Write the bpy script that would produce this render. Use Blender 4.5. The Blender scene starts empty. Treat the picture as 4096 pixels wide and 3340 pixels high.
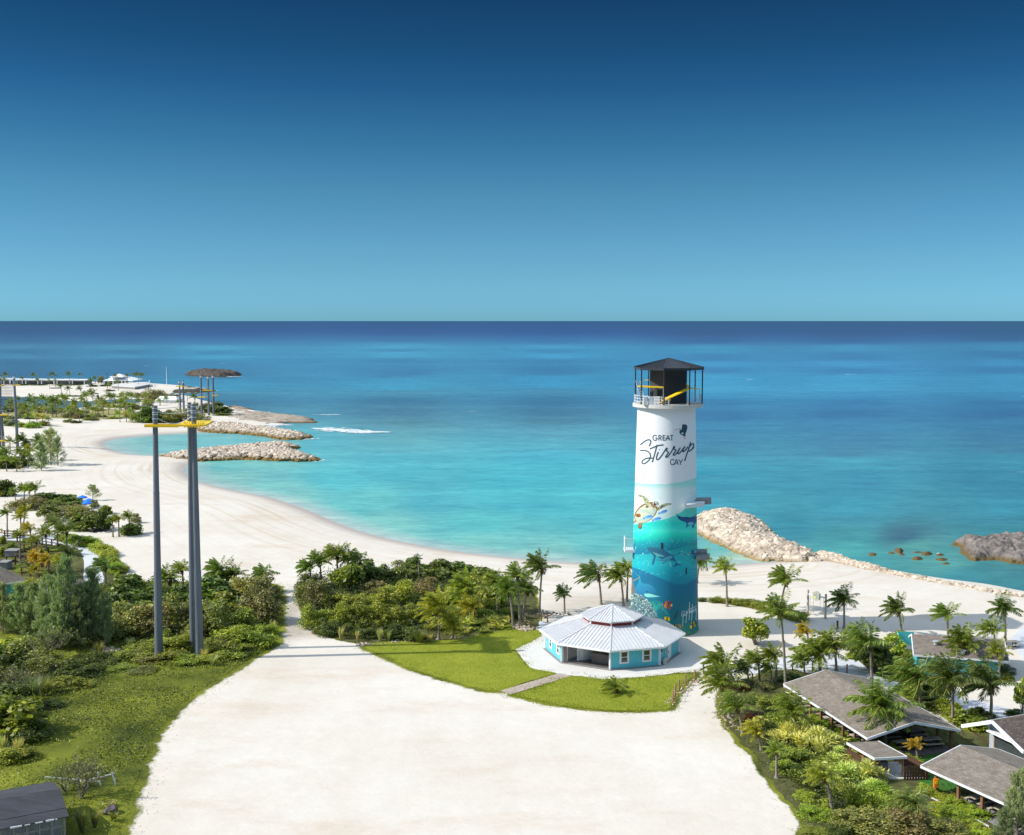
import bpy, bmesh, math, random
import numpy as np
from mathutils import Vector, Matrix, noise as mnoise
R = math.radians
scene = bpy.context.scene
COL = scene.collection
random.seed(7)

# ------------------------------------------------------------------ camera
F = 4810.0                      # focal length in photograph pixels (4096 wide)
CX, CY, HOR = 2048.0, 1670.0, 1283.0
ZC = 43.0                       # eye height above the sea
PITCH = math.atan((CY - HOR) / F)
cam_d = bpy.data.cameras.new("camera")
cam = bpy.data.objects.new("camera", cam_d)
COL.objects.link(cam)
cam_d.sensor_fit = 'HORIZONTAL'
cam_d.sensor_width = 36.0
cam_d.lens = 36.0 * F / 4096.0
cam_d.clip_start = 0.5
cam_d.clip_end = 400000.0
cam.location = (0, 0, ZC)
cam.rotation_euler = (math.pi / 2 - PITCH, 0, 0)
scene.camera = cam

# ------------------------------------------------------------------ light
SUN_EL, SUN_AZ = R(38.0), R(5.0)      # from the left and a little towards the viewer
sdir = Vector((-math.cos(SUN_AZ) * math.cos(SUN_EL), -math.sin(SUN_AZ) * math.cos(SUN_EL), math.sin(SUN_EL)))
sun_d = bpy.data.lights.new("sun", 'SUN')
sun = bpy.data.objects.new("sun", sun_d)
COL.objects.link(sun)
sun_d.energy = 3.5
sun_d.angle = R(0.53)
sun_d.color = (1.0, 0.955, 0.89)
sun.location = sdir * 300
sun.rotation_euler = sdir.to_track_quat('Z', 'Y').to_euler()

world = bpy.data.worlds.new("World")
scene.world = world
world.use_nodes = True
nt = world.node_tree
for n in list(nt.nodes):
    nt.nodes.remove(n)
w_out = nt.nodes.new('ShaderNodeOutputWorld')
w_bg = nt.nodes.new('ShaderNodeBackground')
w_sky = nt.nodes.new('ShaderNodeTexSky')
w_sky.sky_type = 'NISHITA'
w_sky.sun_disc = False
w_sky.sun_elevation = SUN_EL
w_sky.sun_rotation = math.atan2(sdir.x, sdir.y) % (2 * math.pi)
w_sky.altitude = 40
w_sky.air_density = 1.0
w_sky.dust_density = 0.3
w_sky.ozone_density = 3.0
w_bg.inputs['Strength'].default_value = 0.13
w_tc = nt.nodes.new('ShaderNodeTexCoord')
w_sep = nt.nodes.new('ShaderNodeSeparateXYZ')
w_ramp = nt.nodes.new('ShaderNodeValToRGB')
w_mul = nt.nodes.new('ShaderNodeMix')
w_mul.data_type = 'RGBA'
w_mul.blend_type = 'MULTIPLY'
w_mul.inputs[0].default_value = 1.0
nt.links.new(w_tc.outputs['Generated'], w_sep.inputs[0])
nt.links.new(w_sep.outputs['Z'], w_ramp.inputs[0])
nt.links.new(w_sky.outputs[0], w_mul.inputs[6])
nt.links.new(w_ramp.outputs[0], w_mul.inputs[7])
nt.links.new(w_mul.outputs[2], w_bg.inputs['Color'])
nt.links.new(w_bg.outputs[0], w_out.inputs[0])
SKY_STOPS = [(0.0, (0.165, 0.434, 0.759)), (0.0147, (0.164, 0.42, 0.754)), (0.0424, (0.154, 0.356, 0.577)), (0.0737, (0.137, 0.312, 0.47)), (0.1046, (0.114, 0.279, 0.386)), (0.1427, (0.074, 0.219, 0.317)), (0.1872, (0.039, 0.151, 0.247)), (0.2161, (0.029, 0.119, 0.19)), (0.2512, (0.022, 0.092, 0.16)), (0.29, (0.03, 0.11, 0.19)), (0.38, (0.9, 0.85, 0.7)), (0.6, (2.6, 2.05, 1.45)), (0.85, (3.2, 2.4, 1.65))]  # upper stops, above the view, raised and warmed as added fill light
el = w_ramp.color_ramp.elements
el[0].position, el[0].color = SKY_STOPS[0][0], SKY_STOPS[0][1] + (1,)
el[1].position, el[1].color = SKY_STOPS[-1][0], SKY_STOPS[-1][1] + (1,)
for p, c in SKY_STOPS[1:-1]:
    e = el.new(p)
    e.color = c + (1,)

vs = scene.view_settings
vs.view_transform = 'Standard'
vs.look = 'None'
vs.exposure = 0.68
vs.gamma = 1.0
vs.use_curve_mapping = False
scene.display_settings.display_device = 'sRGB'
scene.cycles.max_bounces = 6
scene.cycles.transparent_max_bounces = 8
scene.cycles.use_denoising = True

# ------------------------------------------------------------------ photograph pixel -> place
_sp, _cp = math.sin(PITCH), math.cos(PITCH)
def ray(x, y):
    u, v = (x - CX) / F, (CY - y) / F
    return Vector((u, _cp + v * _sp, -_sp + v * _cp))
GZ = 1.0                                            # level of the dry ground above the sea
def P(x, y, z=GZ):
    d = ray(x, y)
    t = (z - ZC) / d.z
    return Vector((d.x * t, d.y * t, z))
def PD(x, y, D):                                    # the point at distance D into the scene
    d = ray(x, y)
    t = D / d.y
    return Vector((d.x * t, D, ZC + d.z * t))
def M(px, D):                                       # photograph pixels to metres at distance D
    return px * D / F
def proj(p):
    d = (p[0], p[1], p[2] - ZC)
    zf = d[1] * _cp - d[2] * _sp
    yu = d[1] * _sp + d[2] * _cp
    return CX + F * d[0] / zf, CY - F * yu / zf
def zoom(ox, oy, s):
    return lambda x, y: (ox + x / s, oy + y / s)
U = zoom(0, 0, 0.51978)
ZA, ZB, ZCc, ZD = zoom(0, 1400, 2.893), zoom(600, 1400, 2.661), zoom(0, 1900, 2.893), zoom(0, 2350, 2.893)
ZE, ZP, ZG, ZH = zoom(0, 2800, 3.041), zoom(500, 1550, 1.51), zoom(1100, 2150, 2.661), zoom(1500, 2150, 2.661)
T1, T2, ZO, ZR = zoom(2400, 1400, 3.156), zoom(2400, 1900, 2.671), zoom(2000, 2350, 2.3656), zoom(2750, 1950, 2.839)
ZS, ZT, ZU, ZV = zoom(3400, 2050, 2.671), zoom(2800, 2350, 2.893), zoom(3100, 2600, 2.1376), zoom(3400, 2350, 2.893)
ZL = zoom(0, 2200, 1.6377)

def lin(c):
    c = c / 255.0
    return c / 12.92 if c <= 0.04045 else ((c + 0.055) / 1.055) ** 2.4
def rgb(r, g, b):
    return (lin(r), lin(g), lin(b))

# ------------------------------------------------------------------ objects
WLOC = {}
def tag(o, label=None, cat=None, group=None, kind=None):
    if label: o['label'] = label
    if cat: o['category'] = cat
    if group: o['group'] = group
    if kind: o['kind'] = kind
    return o
def thing(name, loc, label, cat, group=None):
    o = bpy.data.objects.new(name, None)
    COL.objects.link(o)
    o.location = loc
    o.empty_display_size = 0.3
    WLOC[o.name] = Vector(loc)
    return tag(o, label, cat, group)
def link(name, me, parent=None):
    o = bpy.data.objects.new(name, me)
    COL.objects.link(o)
    if parent is not None:
        o.parent = parent
        WLOC[o.name] = WLOC.get(parent.name, Vector((0, 0, 0))).copy()
    else:
        WLOC[o.name] = Vector((0, 0, 0))
    return o

class MB:
    """collects shapes in world coordinates; build() links them as one mesh"""
    def __init__(s):
        s.v, s.f, s.m = [], [], []
    def add(s, vs, fs, mi=0):
        b = len(s.v)
        s.v += [tuple(p) for p in vs]
        s.f += [tuple(b + i for i in f) for f in fs]
        s.m += [mi] * len(fs)
        return s
    def quad(s, a, b, c, d, mi=0):
        return s.add([a, b, c, d], [(0, 1, 2, 3)], mi)
    def box(s, c, size, rz=0.0, mi=0, mat=None):
        hx, hy, hz = size[0] / 2, size[1] / 2, size[2] / 2
        vs = [Vector((x, y, z)) for x in (-hx, hx) for y in (-hy, hy) for z in (-hz, hz)]
        rot = mat if mat is not None else Matrix.Rotation(rz, 3, 'Z')
        c = Vector(c)
        vs = [rot @ p + c for p in vs]
        return s.add(vs, [(0, 1, 3, 2), (4, 6, 7, 5), (0, 4, 5, 1), (2, 3, 7, 6), (0, 2, 6, 4), (1, 5, 7, 3)], mi)
    def bar(s, p0, p1, w, h, mi=0, up=(0, 0, 1)):
        p0, p1 = Vector(p0), Vector(p1)
        x = (p1 - p0)
        L = x.length
        if L < 1e-6: return s
        x.normalize()
        up = Vector(up)
        if abs(x.dot(up)) > 0.98: up = Vector((0, 1, 0))
        y = up.cross(x).normalized()
        z = x.cross(y)
        rot = Matrix((x, y, z)).transposed()
        return s.box((p0 + p1) / 2, (L, w, h), mi=mi, mat=rot)
    def tube(s, pts, rad, n=8, mi=0, cap=True):
        pts = [Vector(p) for p in pts]
        if not hasattr(rad, '__len__'): rad = [rad] * len(pts)
        rings = []
        b = len(s.v)
        for i, p in enumerate(pts):
            d = (pts[min(i + 1, len(pts) - 1)] - pts[max(i - 1, 0)]).normalized()
            a = Vector((0, 0, 1)) if abs(d.z) < 0.9 else Vector((1, 0, 0))
            x = d.cross(a).normalized()
            y = d.cross(x)
            for k in range(n):
                t = 2 * math.pi * k / n
                s.v.append(tuple(p + (x * math.cos(t) + y * math.sin(t)) * rad[i]))
        for i in range(len(pts) - 1):
            for k in range(n):
                k2 = (k + 1) % n
                s.f.append((b + i * n + k, b + i * n + k2, b + (i + 1) * n + k2, b + (i + 1) * n + k))
                s.m.append(mi)
        if cap:
            s.f.append(tuple(b + k for k in range(n)));  s.m.append(mi)
            e = b + (len(pts) - 1) * n
            s.f.append(tuple(e + k for k in reversed(range(n)))); s.m.append(mi)
        return s
    def prism(s, poly, z0, z1, mi=0):
        n = len(poly)
        vs = [(p[0], p[1], z0) for p in poly] + [(p[0], p[1], z1) for p in poly]
        fs = [tuple(reversed(range(n))), tuple(range(n, 2 * n))]
        fs += [(i, (i + 1) % n, n + (i + 1) % n, n + i) for i in range(n)]
        return s.add(vs, fs, mi)
    def slab(s, top, t, mi=0):
        """a flat or sloping panel: top outline (Vectors) and thickness straight down"""
        n = len(top)
        vs = [Vector(p) for p in top] + [Vector(p) - Vector((0, 0, t)) for p in top]
        fs = [tuple(range(n)), tuple(reversed(range(n, 2 * n)))]
        fs += [(i, n + i, n + (i + 1) % n, (i + 1) % n) for i in range(n)]
        return s.add(vs, fs, mi)
    def build(s, name, mats, parent=None, smooth=False):
        o0 = WLOC.get(parent.name, Vector((0, 0, 0))) if parent is not None else Vector((0, 0, 0))
        me = bpy.data.meshes.new(name)
        me.from_pydata([(p[0] - o0.x, p[1] - o0.y, p[2] - o0.z) for p in s.v], [], s.f)
        if not isinstance(mats, (list, tuple)): mats = [mats]
        for m in mats: me.materials.append(m)
        if len(mats) > 1:
            me.polygons.foreach_set('material_index', s.m)
        bm = bmesh.new(); bm.from_mesh(me)
        bmesh.ops.recalc_face_normals(bm, faces=bm.faces)
        bm.to_mesh(me); bm.free()
        if smooth:
            me.polygons.foreach_set('use_smooth', [True] * len(me.polygons))
        me.update()
        return link(name, me, parent)

# ------------------------------------------------------------------ materials
def nodes_of(m):
    return m.node_tree.nodes, m.node_tree.links
def mat(name, col, rough=0.7, var=0.12, scale=2.0, bump=0.0, bscale=None, metal=0.0, spec=0.4, second=None, stretch=None, detail=5):
    """plain painted / built surface with soft mottling and optional bump"""
    m = bpy.data.materials.new(name)
    m.use_nodes = True
    N, L = nodes_of(m)
    b = N['Principled BSDF']
    b.inputs['Roughness'].default_value = rough
    b.inputs['Metallic'].default_value = metal
    b.inputs['Specular IOR Level'].default_value = spec
    tc = N.new('ShaderNodeTexCoord')
    src = tc.outputs['Object']
    if stretch:
        mp = N.new('ShaderNodeMapping'); mp.inputs['Scale'].default_value = stretch
        L.new(src, mp.inputs[0]); src = mp.outputs[0]
    nz = N.new('ShaderNodeTexNoise')
    nz.inputs['Scale'].default_value = scale
    nz.inputs['Detail'].default_value = detail
    nz.inputs['Roughness'].default_value = 0.65
    L.new(src, nz.inputs['Vector'])
    rp = N.new('ShaderNodeValToRGB')
    c2 = second if second else tuple(min(1, c * (1 + var)) for c in col)
    c1 = col if second else tuple(c * (1 - var) for c in col)
    rp.color_ramp.elements[0].position, rp.color_ramp.elements[0].color = 0.3, c1 + (1,)
    rp.color_ramp.elements[1].position, rp.color_ramp.elements[1].color = 0.7, c2 + (1,)
    L.new(nz.outputs[0], rp.inputs[0])
    L.new(rp.outputs[0], b.inputs['Base Color'])
    if bump:
        n2 = N.new('ShaderNodeTexNoise')
        n2.inputs['Scale'].default_value = bscale or scale * 4
        n2.inputs['Detail'].default_value = 6
        L.new(src, n2.inputs['Vector'])
        bp = N.new('ShaderNodeBump'); bp.inputs['Strength'].default_value = bump; bp.inputs['Distance'].default_value = 0.1
        L.new(n2.outputs[0], bp.inputs['Height'])
        L.new(bp.outputs[0], b.inputs['Normal'])
    return m
def leafmat(name, rough=0.45, trans=0.32, spread=0.55, spec=0.35):
    """foliage: the object's own colour, each leaf a little lighter, darker or yellower"""
    m = bpy.data.materials.new(name)
    m.use_nodes = True
    N, L = nodes_of(m)
    b = N['Principled BSDF']
    out = N['Material Output']
    oi = N.new('ShaderNodeObjectInfo')
    ge = N.new('ShaderNodeNewGeometry')
    rp = N.new('ShaderNodeValToRGB')
    e = rp.color_ramp.elements
    e[0].position, e[0].color = 0.0, (1 - spread, 1 - spread, 1 - spread, 1)
    e[1].position, e[1].color = 1.0, (1 + spread * 1.6, 1 + spread * 1.2, 1 + spread * 0.3, 1)
    k = e.new(0.6); k.color = (0.95, 1.0, 0.9, 1)
    L.new(ge.outputs['Random Per Island'], rp.inputs[0])
    mx = N.new('ShaderNodeMix'); mx.data_type = 'RGBA'; mx.blend_type = 'MULTIPLY'; mx.inputs[0].default_value = 1.0
    L.new(oi.outputs['Color'], mx.inputs[6]); L.new(rp.outputs[0], mx.inputs[7])
    L.new(mx.outputs[2], b.inputs['Base Color'])
    b.inputs['Roughness'].default_value = rough
    b.inputs['Specular IOR Level'].default_value = spec
    tr = N.new('ShaderNodeBsdfTranslucent')
    hs = N.new('ShaderNodeMix'); hs.data_type = 'RGBA'; hs.blend_type = 'MULTIPLY'; hs.inputs[0].default_value = 1.0
    hs.inputs[7].default_value = (1.2, 1.4, 0.55, 1)
    L.new(mx.outputs[2], hs.inputs[6])
    L.new(hs.outputs[2], tr.inputs['Color'])
    ms = N.new('ShaderNodeMixShader'); ms.inputs[0].default_value = trans
    L.new(b.outputs[0], ms.inputs[1]); L.new(tr.outputs[0], ms.inputs[2])
    L.new(ms.outputs[0], out.inputs['Surface'])
    return m

MT = {}
MT['leaf'] = leafmat('foliage')
MT['frond'] = leafmat('palm_frond', rough=0.35, trans=0.3, spread=0.35, spec=0.5)
MT['needle'] = leafmat('needle_foliage', rough=0.7, trans=0.25, spread=0.3, spec=0.2)
MT['rib'] = mat('frond_rib', (0.30, 0.27, 0.06), 0.5, 0.2, 3)
MT['trunk'] = mat('palm_bark', (0.17, 0.135, 0.10), 0.85, 0.35, 3, bump=0.6, bscale=9, second=(0.34, 0.29, 0.23), stretch=(1, 1, 5))
MT['bark'] = mat('grey_bark', (0.11, 0.085, 0.065), 0.9, 0.3, 4, bump=0.6, second=(0.24, 0.2, 0.165))
MT['nut'] = mat('coconut_husk', (0.30, 0.28, 0.03), 0.5, 0.3, 6)
MT['dry'] = leafmat('dry_frond', rough=0.8, trans=0.15, spread=0.3, spec=0.1)
MT['white'] = mat('white_paint', (0.78, 0.79, 0.80), 0.5, 0.05, 1.5)
MT['offwhite'] = mat('weathered_white_paint', (0.66, 0.68, 0.69), 0.6, 0.12, 1.2)
MT['cyan'] = mat('turquoise_board', (0.10, 0.49, 0.58), 0.55, 0.08, 1.2, bump=0.1, bscale=8)
MT['teal'] = mat('turquoise_plank', (0.06, 0.42, 0.42), 0.55, 0.10, 1.2)
MT['roofwhite'] = mat('white_standing_seam_metal', (0.61, 0.61, 0.62), 0.42, 0.06, 0.8, metal=0.25)
MT['black'] = mat('black_steel', (0.02, 0.022, 0.026), 0.45, 0.2, 2)
MT['blackroof'] = mat('black_sheet_metal', (0.035, 0.038, 0.046), 0.42, 0.2, 2, metal=0.2)
MT['darkbox'] = mat('charcoal_cladding', (0.035, 0.036, 0.042), 0.65, 0.15, 1.5, bump=0.15)
MT['yellow'] = mat('yellow_deck_paint', (0.80, 0.52, 0.01), 0.5, 0.08, 3)
MT['galv'] = mat('galvanised_steel', (0.55, 0.58, 0.62), 0.4, 0.12, 3, metal=0.4)
MT['concrete'] = mat('pale_concrete', (0.55, 0.535, 0.50), 0.85, 0.08, 1.2, bump=0.15, bscale=10)
MT['grey'] = mat('grey_concrete', (0.23, 0.225, 0.225), 0.85, 0.15, 2, bump=0.2)
MT['pole'] = mat('galvanised_grey_pole', (0.115, 0.13, 0.155), 0.55, 0.16, 0.7, metal=0.15, second=(0.165, 0.182, 0.21), stretch=(1, 1, 0.25))
MT['glass'] = mat('dark_window_glass', (0.05, 0.06, 0.065), 0.08, 0.3, 0.8, spec=0.8)
MT['dark'] = mat('dark_opening', (0.018, 0.018, 0.02), 0.6, 0.2, 2)
MT['floor'] = mat('dark_porch_floor', (0.10, 0.09, 0.088), 0.7, 0.2, 1.5)
MT['counter'] = mat('taupe_counter_board', (0.20, 0.16, 0.145), 0.6, 0.2, 2)
MT['red'] = mat('dark_red_paint', (0.30, 0.03, 0.03), 0.6, 0.1, 2)
MT['wood'] = mat('brown_timber', (0.16, 0.075, 0.035), 0.75, 0.3, 3, stretch=(3, 3, 0.6), second=(0.26, 0.13, 0.065))
MT['fencewood'] = mat('dark_fence_timber', (0.06, 0.03, 0.018), 0.8, 0.3, 3, second=(0.12, 0.06, 0.038))
MT['paleplank'] = mat('weathered_plank', (0.47, 0.41, 0.33), 0.8, 0.2, 3)
MT['orange'] = mat('orange_plastic', (0.75, 0.22, 0.02), 0.4, 0.1, 2)
MT['umbrella'] = mat('blue_canvas', (0.01, 0.17, 0.70), 0.7, 0.15, 2)
MT['rope'] = mat('rope_fibre', (0.40, 0.33, 0.22), 0.9, 0.2, 9)
MT['acunit'] = mat('cream_metal', (0.6, 0.58, 0.53), 0.5, 0.1, 3)
# ------------------------------------------------------------------ land, sea, lawns, paths
def inside(poly, X, Y):
    ins = np.zeros(X.shape, bool)
    n = len(poly)
    for i in range(n):
        x0, y0 = poly[i]; x1, y1 = poly[(i + 1) % n]
        if y0 == y1: continue
        c = ((y0 > Y) != (y1 > Y)) & (X < (x1 - x0) * (Y - y0) / (y1 - y0) + x0)
        ins ^= c
    return ins
def distance(segs, X, Y):
    d = np.full(X.shape, 1e9)
    for (x0, y0), (x1, y1) in segs:
        dx, dy = x1 - x0, y1 - y0
        l2 = dx * dx + dy * dy + 1e-9
        t = np.clip(((X - x0) * dx + (Y - y0) * dy) / l2, 0, 1)
        d = np.minimum(d, np.hypot(X - x0 - t * dx, Y - y0 - t * dy))
    return d
def smooth_line(pts, k=4):
    out = []
    n = len(pts)
    for i in range(n - 1):
        p0, p1, p2, p3 = pts[max(i - 1, 0)], pts[i], pts[i + 1], pts[min(i + 2, n - 1)]
        for j in range(k):
            t = j / k
            out.append(tuple(0.5 * (2 * p1[a] + (p2[a] - p0[a]) * t + (2 * p0[a] - 5 * p1[a] + 4 * p2[a] - p3[a]) * t * t + (3 * p1[a] - p0[a] - 3 * p2[a] + p3[a]) * t ** 3) for a in (0, 1)))
    out.append(pts[-1])
    return out
def gpoly(pts, f=U, z=GZ):
    return [tuple(P(*f(x, y), z).xy) for x, y in pts]

def vnoise(x, y, seed=0):
    xi, yi = np.floor(x).astype(int), np.floor(y).astype(int)
    fx, fy = x - xi, y - yi
    fx, fy = fx * fx * (3 - 2 * fx), fy * fy * (3 - 2 * fy)
    def hsh(i, j): 
        n = (i * 374761393 + j * 668265263 + seed * 1442695) & 0x7fffffff
        n = ((n ^ (n >> 13)) * 1274126177) & 0x7fffffff
        return (n & 0xffff) / 65535.0
    return (hsh(xi, yi) * (1 - fx) + hsh(xi + 1, yi) * fx) * (1 - fy) + (hsh(xi, yi + 1) * (1 - fx) + hsh(xi + 1, yi + 1) * fx) * fy
def fbm(x, y, seed=0, o=4):
    a, s, t = 0.5, 0, 0
    for i in range(o):
        s = s + a * vnoise(x, y, seed + i); t += a; a *= 0.5; x, y = x * 2.03, y * 2.03
    return s / t

SH_RIGHT = [(2500, 1300), (2300, 1258), (2129, 1229), (2050, 1214), (1950, 1201), (1850, 1184), (1760, 1168), (1690, 1163), (1620, 1167), (1560, 1172)]
SH_BAY = [(1560, 1172), (1500, 1177), (1455, 1180), (1380, 1179), (1310, 1177), (1200, 1171), (1100, 1163), (1000, 1153), (900, 1139), (780, 1114), (700, 1087), (640, 1061), (566, 1036), (488, 1020), (420, 1003), (394, 990), (383, 978), (388, 966)]
SH_BW2 = [(388, 966), (420, 958), (400, 950), (330, 948)]
SH_LAG = [(330, 948), (278, 946), (240, 938), (217, 927), (222, 917), (258, 910), (323, 904), (410, 899)]
SH_FAR = [(410, 899), (470, 892), (507, 886), (560, 884), (590, 882), (560, 864), (519, 851), (480, 846), (450, 838), (420, 832), (395, 824), (370, 820), (360, 817), (372, 813), (400, 813), (434, 811), (420, 806), (384, 802), (345, 799), (311, 797), (250, 795.5), (180, 793), (100, 790), (0, 788), (-300, 787)]
shore = []
for seg in (SH_RIGHT, SH_BAY, SH_BW2, SH_LAG, SH_FAR):
    w = [tuple(P(*U(x, y), 0).xy) for x, y in seg]
    w = smooth_line(w, 5)
    shore += w[:-1]
shore.append(tuple(P(*U(-300, 787), 0).xy))
land_poly = shore + [(-900, 905), (-900, 40), (400, 40), (400, shore[0][1])]
beach = smooth_line([tuple(P(*U(x, y), 0).xy) for x, y in SH_BAY], 5)
lagoon_edge = smooth_line([tuple(P(*U(x, y), 0).xy) for x, y in SH_LAG], 5)
river = smooth_line([tuple(P(*U(x, y), 0.5).xy) for x, y in [(-200, 818), (-60, 821), (30, 823), (75, 824), (110, 828), (150, 831.5), (190, 832), (225, 829), (262, 827), (288, 830), (290, 835), (262, 838), (225, 838), (200, 840), (185, 843.5), (140, 848), (100, 853), (60, 856), (20, 856), (-60, 850), (-200, 846)]], 3)
shore_segs = list(zip(shore[:-1], shore[1:]))
beach_segs = list(zip(beach[:-1], beach[1:])) + list(zip(lagoon_edge[:-1], lagoon_edge[1:]))
river_segs = list(zip(river, river[1:] + river[:1]))

def grid_mesh(name, ys, xs, zlevel):
    nx, ny = len(xs), len(ys)
    V = np.zeros((ny, nx, 3))
    for j, y in enumerate(ys):
        d0, d1 = P(0, y, zlevel), P(4096, y, zlevel)
        t = np.array(xs) / 4096.0
        V[j, :, 0] = d0.x + (d1.x - d0.x) * t
        V[j, :, 1] = d0.y
        V[j, :, 2] = zlevel
    return V
def grid_object(name, V, m, parent=None):
    ny, nx = V.shape[:2]
    idx = np.arange(ny * nx).reshape(ny, nx)
    q = np.stack([idx[:-1, :-1], idx[:-1, 1:], idx[1:, 1:], idx[1:, :-1]], -1).reshape(-1, 4)
    me = bpy.data.meshes.new(name)
    me.vertices.add(ny * nx)
    me.vertices.foreach_set('co', V.reshape(-1).astype(np.float32))
    me.loops.add(q.size)
    me.loops.foreach_set('vertex_index', q.reshape(-1).astype(np.int32))
    me.polygons.add(len(q))
    me.polygons.foreach_set('loop_start', np.arange(0, q.size, 4, dtype=np.int32))
    me.polygons.foreach_set('use_smooth', np.ones(len(q), bool))
    me.update(calc_edges=True)
    me.materials.append(m)
    return link(name, me, parent)
def set_attr(o, name, arr):
    a = o.data.attributes.new(name, 'FLOAT', 'POINT')
    a.data.foreach_set('value', np.asarray(arr, np.float32).reshape(-1))
def set_col(o, name, arr):
    a = o.data.color_attributes.new(name, 'FLOAT_COLOR', 'POINT')
    c = np.ones((arr.size // 3, 4), np.float32)
    c[:, :3] = arr.reshape(-1, 3)
    a.data.foreach_set('color', c.reshape(-1))

# ---- sand
def sand_material():
    m = bpy.data.materials.new('white_coral_sand'); m.use_nodes = True
    N, L = nodes_of(m); b = N['Principled BSDF']
    b.inputs['Roughness'].default_value = 0.95; b.inputs['Specular IOR Level'].default_value = 0.1
    tc = N.new('ShaderNodeTexCoord')
    def noise(scale, detail=6, rough=0.6, vec=None, sc=None):
        n = N.new('ShaderNodeTexNoise'); n.inputs['Scale'].default_value = scale
        n.inputs['Detail'].default_value = detail; n.inputs['Roughness'].default_value = rough
        v = vec or tc.outputs['Object']
        if sc:
            mp = N.new('ShaderNodeMapping'); mp.inputs['Scale'].default_value = sc
            L.new(v, mp.inputs[0]); v = mp.outputs[0]
        L.new(v, n.inputs['Vector']); return n.outputs[0]
    def ramp(src, p0, p1, c0=(0, 0, 0), c1=(1, 1, 1)):
        r = N.new('ShaderNodeValToRGB'); e = r.color_ramp.elements
        e[0].position, e[0].color, e[1].position, e[1].color = p0, c0 + (1,), p1, c1 + (1,)
        L.new(src, r.inputs[0]); return r.outputs[0]
    def mix(fac, a, bb, mode='MIX'):
        x = N.new('ShaderNodeMix'); x.data_type = 'RGBA'; x.blend_type = mode
        for s, i in ((fac, 0), (a, 6), (bb, 7)):
            if isinstance(s, (int, float)): x.inputs[i].default_value = s
            elif isinstance(s, tuple): x.inputs[i].default_value = s + (1,)
            else: L.new(s, x.inputs[i])
        return x.outputs[2]
    def math_(op, a, bb):
        x = N.new('ShaderNodeMath'); x.operation = op
        for s, i in ((a, 0), (bb, 1)):
            if isinstance(s, (int, float)): x.inputs[i].default_value = s
            else: L.new(s, x.inputs[i])
        return x.outputs[0]
    def attr(n):
        a = N.new('ShaderNodeAttribute'); a.attribute_name = n; return a.outputs['Fac']
    c = ramp(noise(0.05, 4), 0.3, 0.7, SAND_A, SAND_B)
    # pinkish-tan scuffs, dragged roughly along the driving direction
    st = ramp(noise(0.06, 8, 0.72, sc=(0.7, 1.6, 1)), 0.53, 0.74)
    c = mix(math_('MULTIPLY', st, 0.7), c, (0.50, 0.39, 0.29))
    fine = ramp(noise(0.55, 7, 0.75), 0.42, 0.75, (0.95, 0.945, 0.935), (1.03, 1.03, 1.03))
    c = mix(1.0, c, fine, 'MULTIPLY')
    peb = ramp(noise(3.2, 2, 0.5), 0.70, 0.76)
    c = mix(math_('MULTIPLY', peb, 0.12), c, (0.36, 0.32, 0.27))
    # wheel ruts running along the beach
    d = attr('dshore')
    cx = N.new('ShaderNodeCombineXYZ'); L.new(math_('MULTIPLY', d, 0.55), cx.inputs[0])
    L.new(math_('MULTIPLY', noise(0.012, 2), 2.2), cx.inputs[1])
    rut = ramp(noise(1.0, 3, 0.6, vec=cx.outputs[0]), 0.50, 0.66)
    near = attr('drift')
    c = mix(math_('MULTIPLY', math_('MULTIPLY', rut, near), 0.75), c, (0.43, 0.34, 0.22))
    c = mix(math_('MULTIPLY', attr('wet'), 0.92), c, (0.35, 0.305, 0.275))
    grav = mix(ramp(noise(1.6, 6, 0.8), 0.35, 0.7), (0.22, 0.19, 0.155), (0.44, 0.39, 0.33))
    c = mix(attr('gravel'), c, grav)
    gr = math_('ADD', attr('fringe'), math_('MULTIPLY', math_('SUBTRACT', noise(0.7, 6, 0.75), 0.5), 0.9))
    gcol = ramp(noise(0.12, 10, 0.65), 0.3, 0.7, (0.022, 0.036, 0.008), (0.22, 0.24, 0.028))  # dark end repeats the shadow patches painted in the rough cover
    c = mix(ramp(gr, 0.42, 0.62), c, gcol)
    wv = N.new('ShaderNodeTexWave'); wv.inputs['Scale'].default_value = 0.021; wv.inputs['Distortion'].default_value = 9; wv.inputs['Detail'].default_value = 4; wv.inputs['Detail Scale'].default_value = 0.6
    L.new(tc.outputs['Object'], wv.inputs['Vector'])
    c = mix(1.0, c, ramp(wv.outputs['Fac'], 0.0, 0.25, (0.978, 0.972, 0.963), (1, 1, 1)), 'MULTIPLY')
    L.new(c, b.inputs['Base Color'])
    bp = N.new('ShaderNodeBump'); bp.inputs['Strength'].default_value = 0.28; bp.inputs['Distance'].default_value = 0.2
    h = math_('ADD', noise(0.9, 8, 0.7), math_('MULTIPLY', noise(0.18, 3), 1.2))
    L.new(h, bp.inputs['Height']); L.new(bp.outputs[0], b.inputs['Normal'])
    return m
SAND_A, SAND_B = (0.575, 0.525, 0.455), (0.63, 0.595, 0.535)
MT['sand'] = sand_material()
ys = list(np.arange(4300, 2400, -9.0)) + list(np.arange(2400, 1496, -4.0))
xs = list(np.arange(-1400, 5500, 13.0))
V = grid_mesh('s', ys, xs, 0.0)
X, Y = V[..., 0], V[..., 1]
ins = inside(land_poly, X, Y)
dsh = distance(shore_segs, X, Y)
rin = inside(river, X, Y); dr = distance(river_segs, X, Y)
dsg = np.where(ins, np.where(rin, -dr, np.minimum(dsh, dr)), -dsh)
h = np.where(dsg > 0, GZ * (1 - np.exp(-dsg / 7.0)), np.maximum(-0.6, dsg * 0.12))
flat = np.clip((dsg - 22) / 25, 0, 1)
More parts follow.
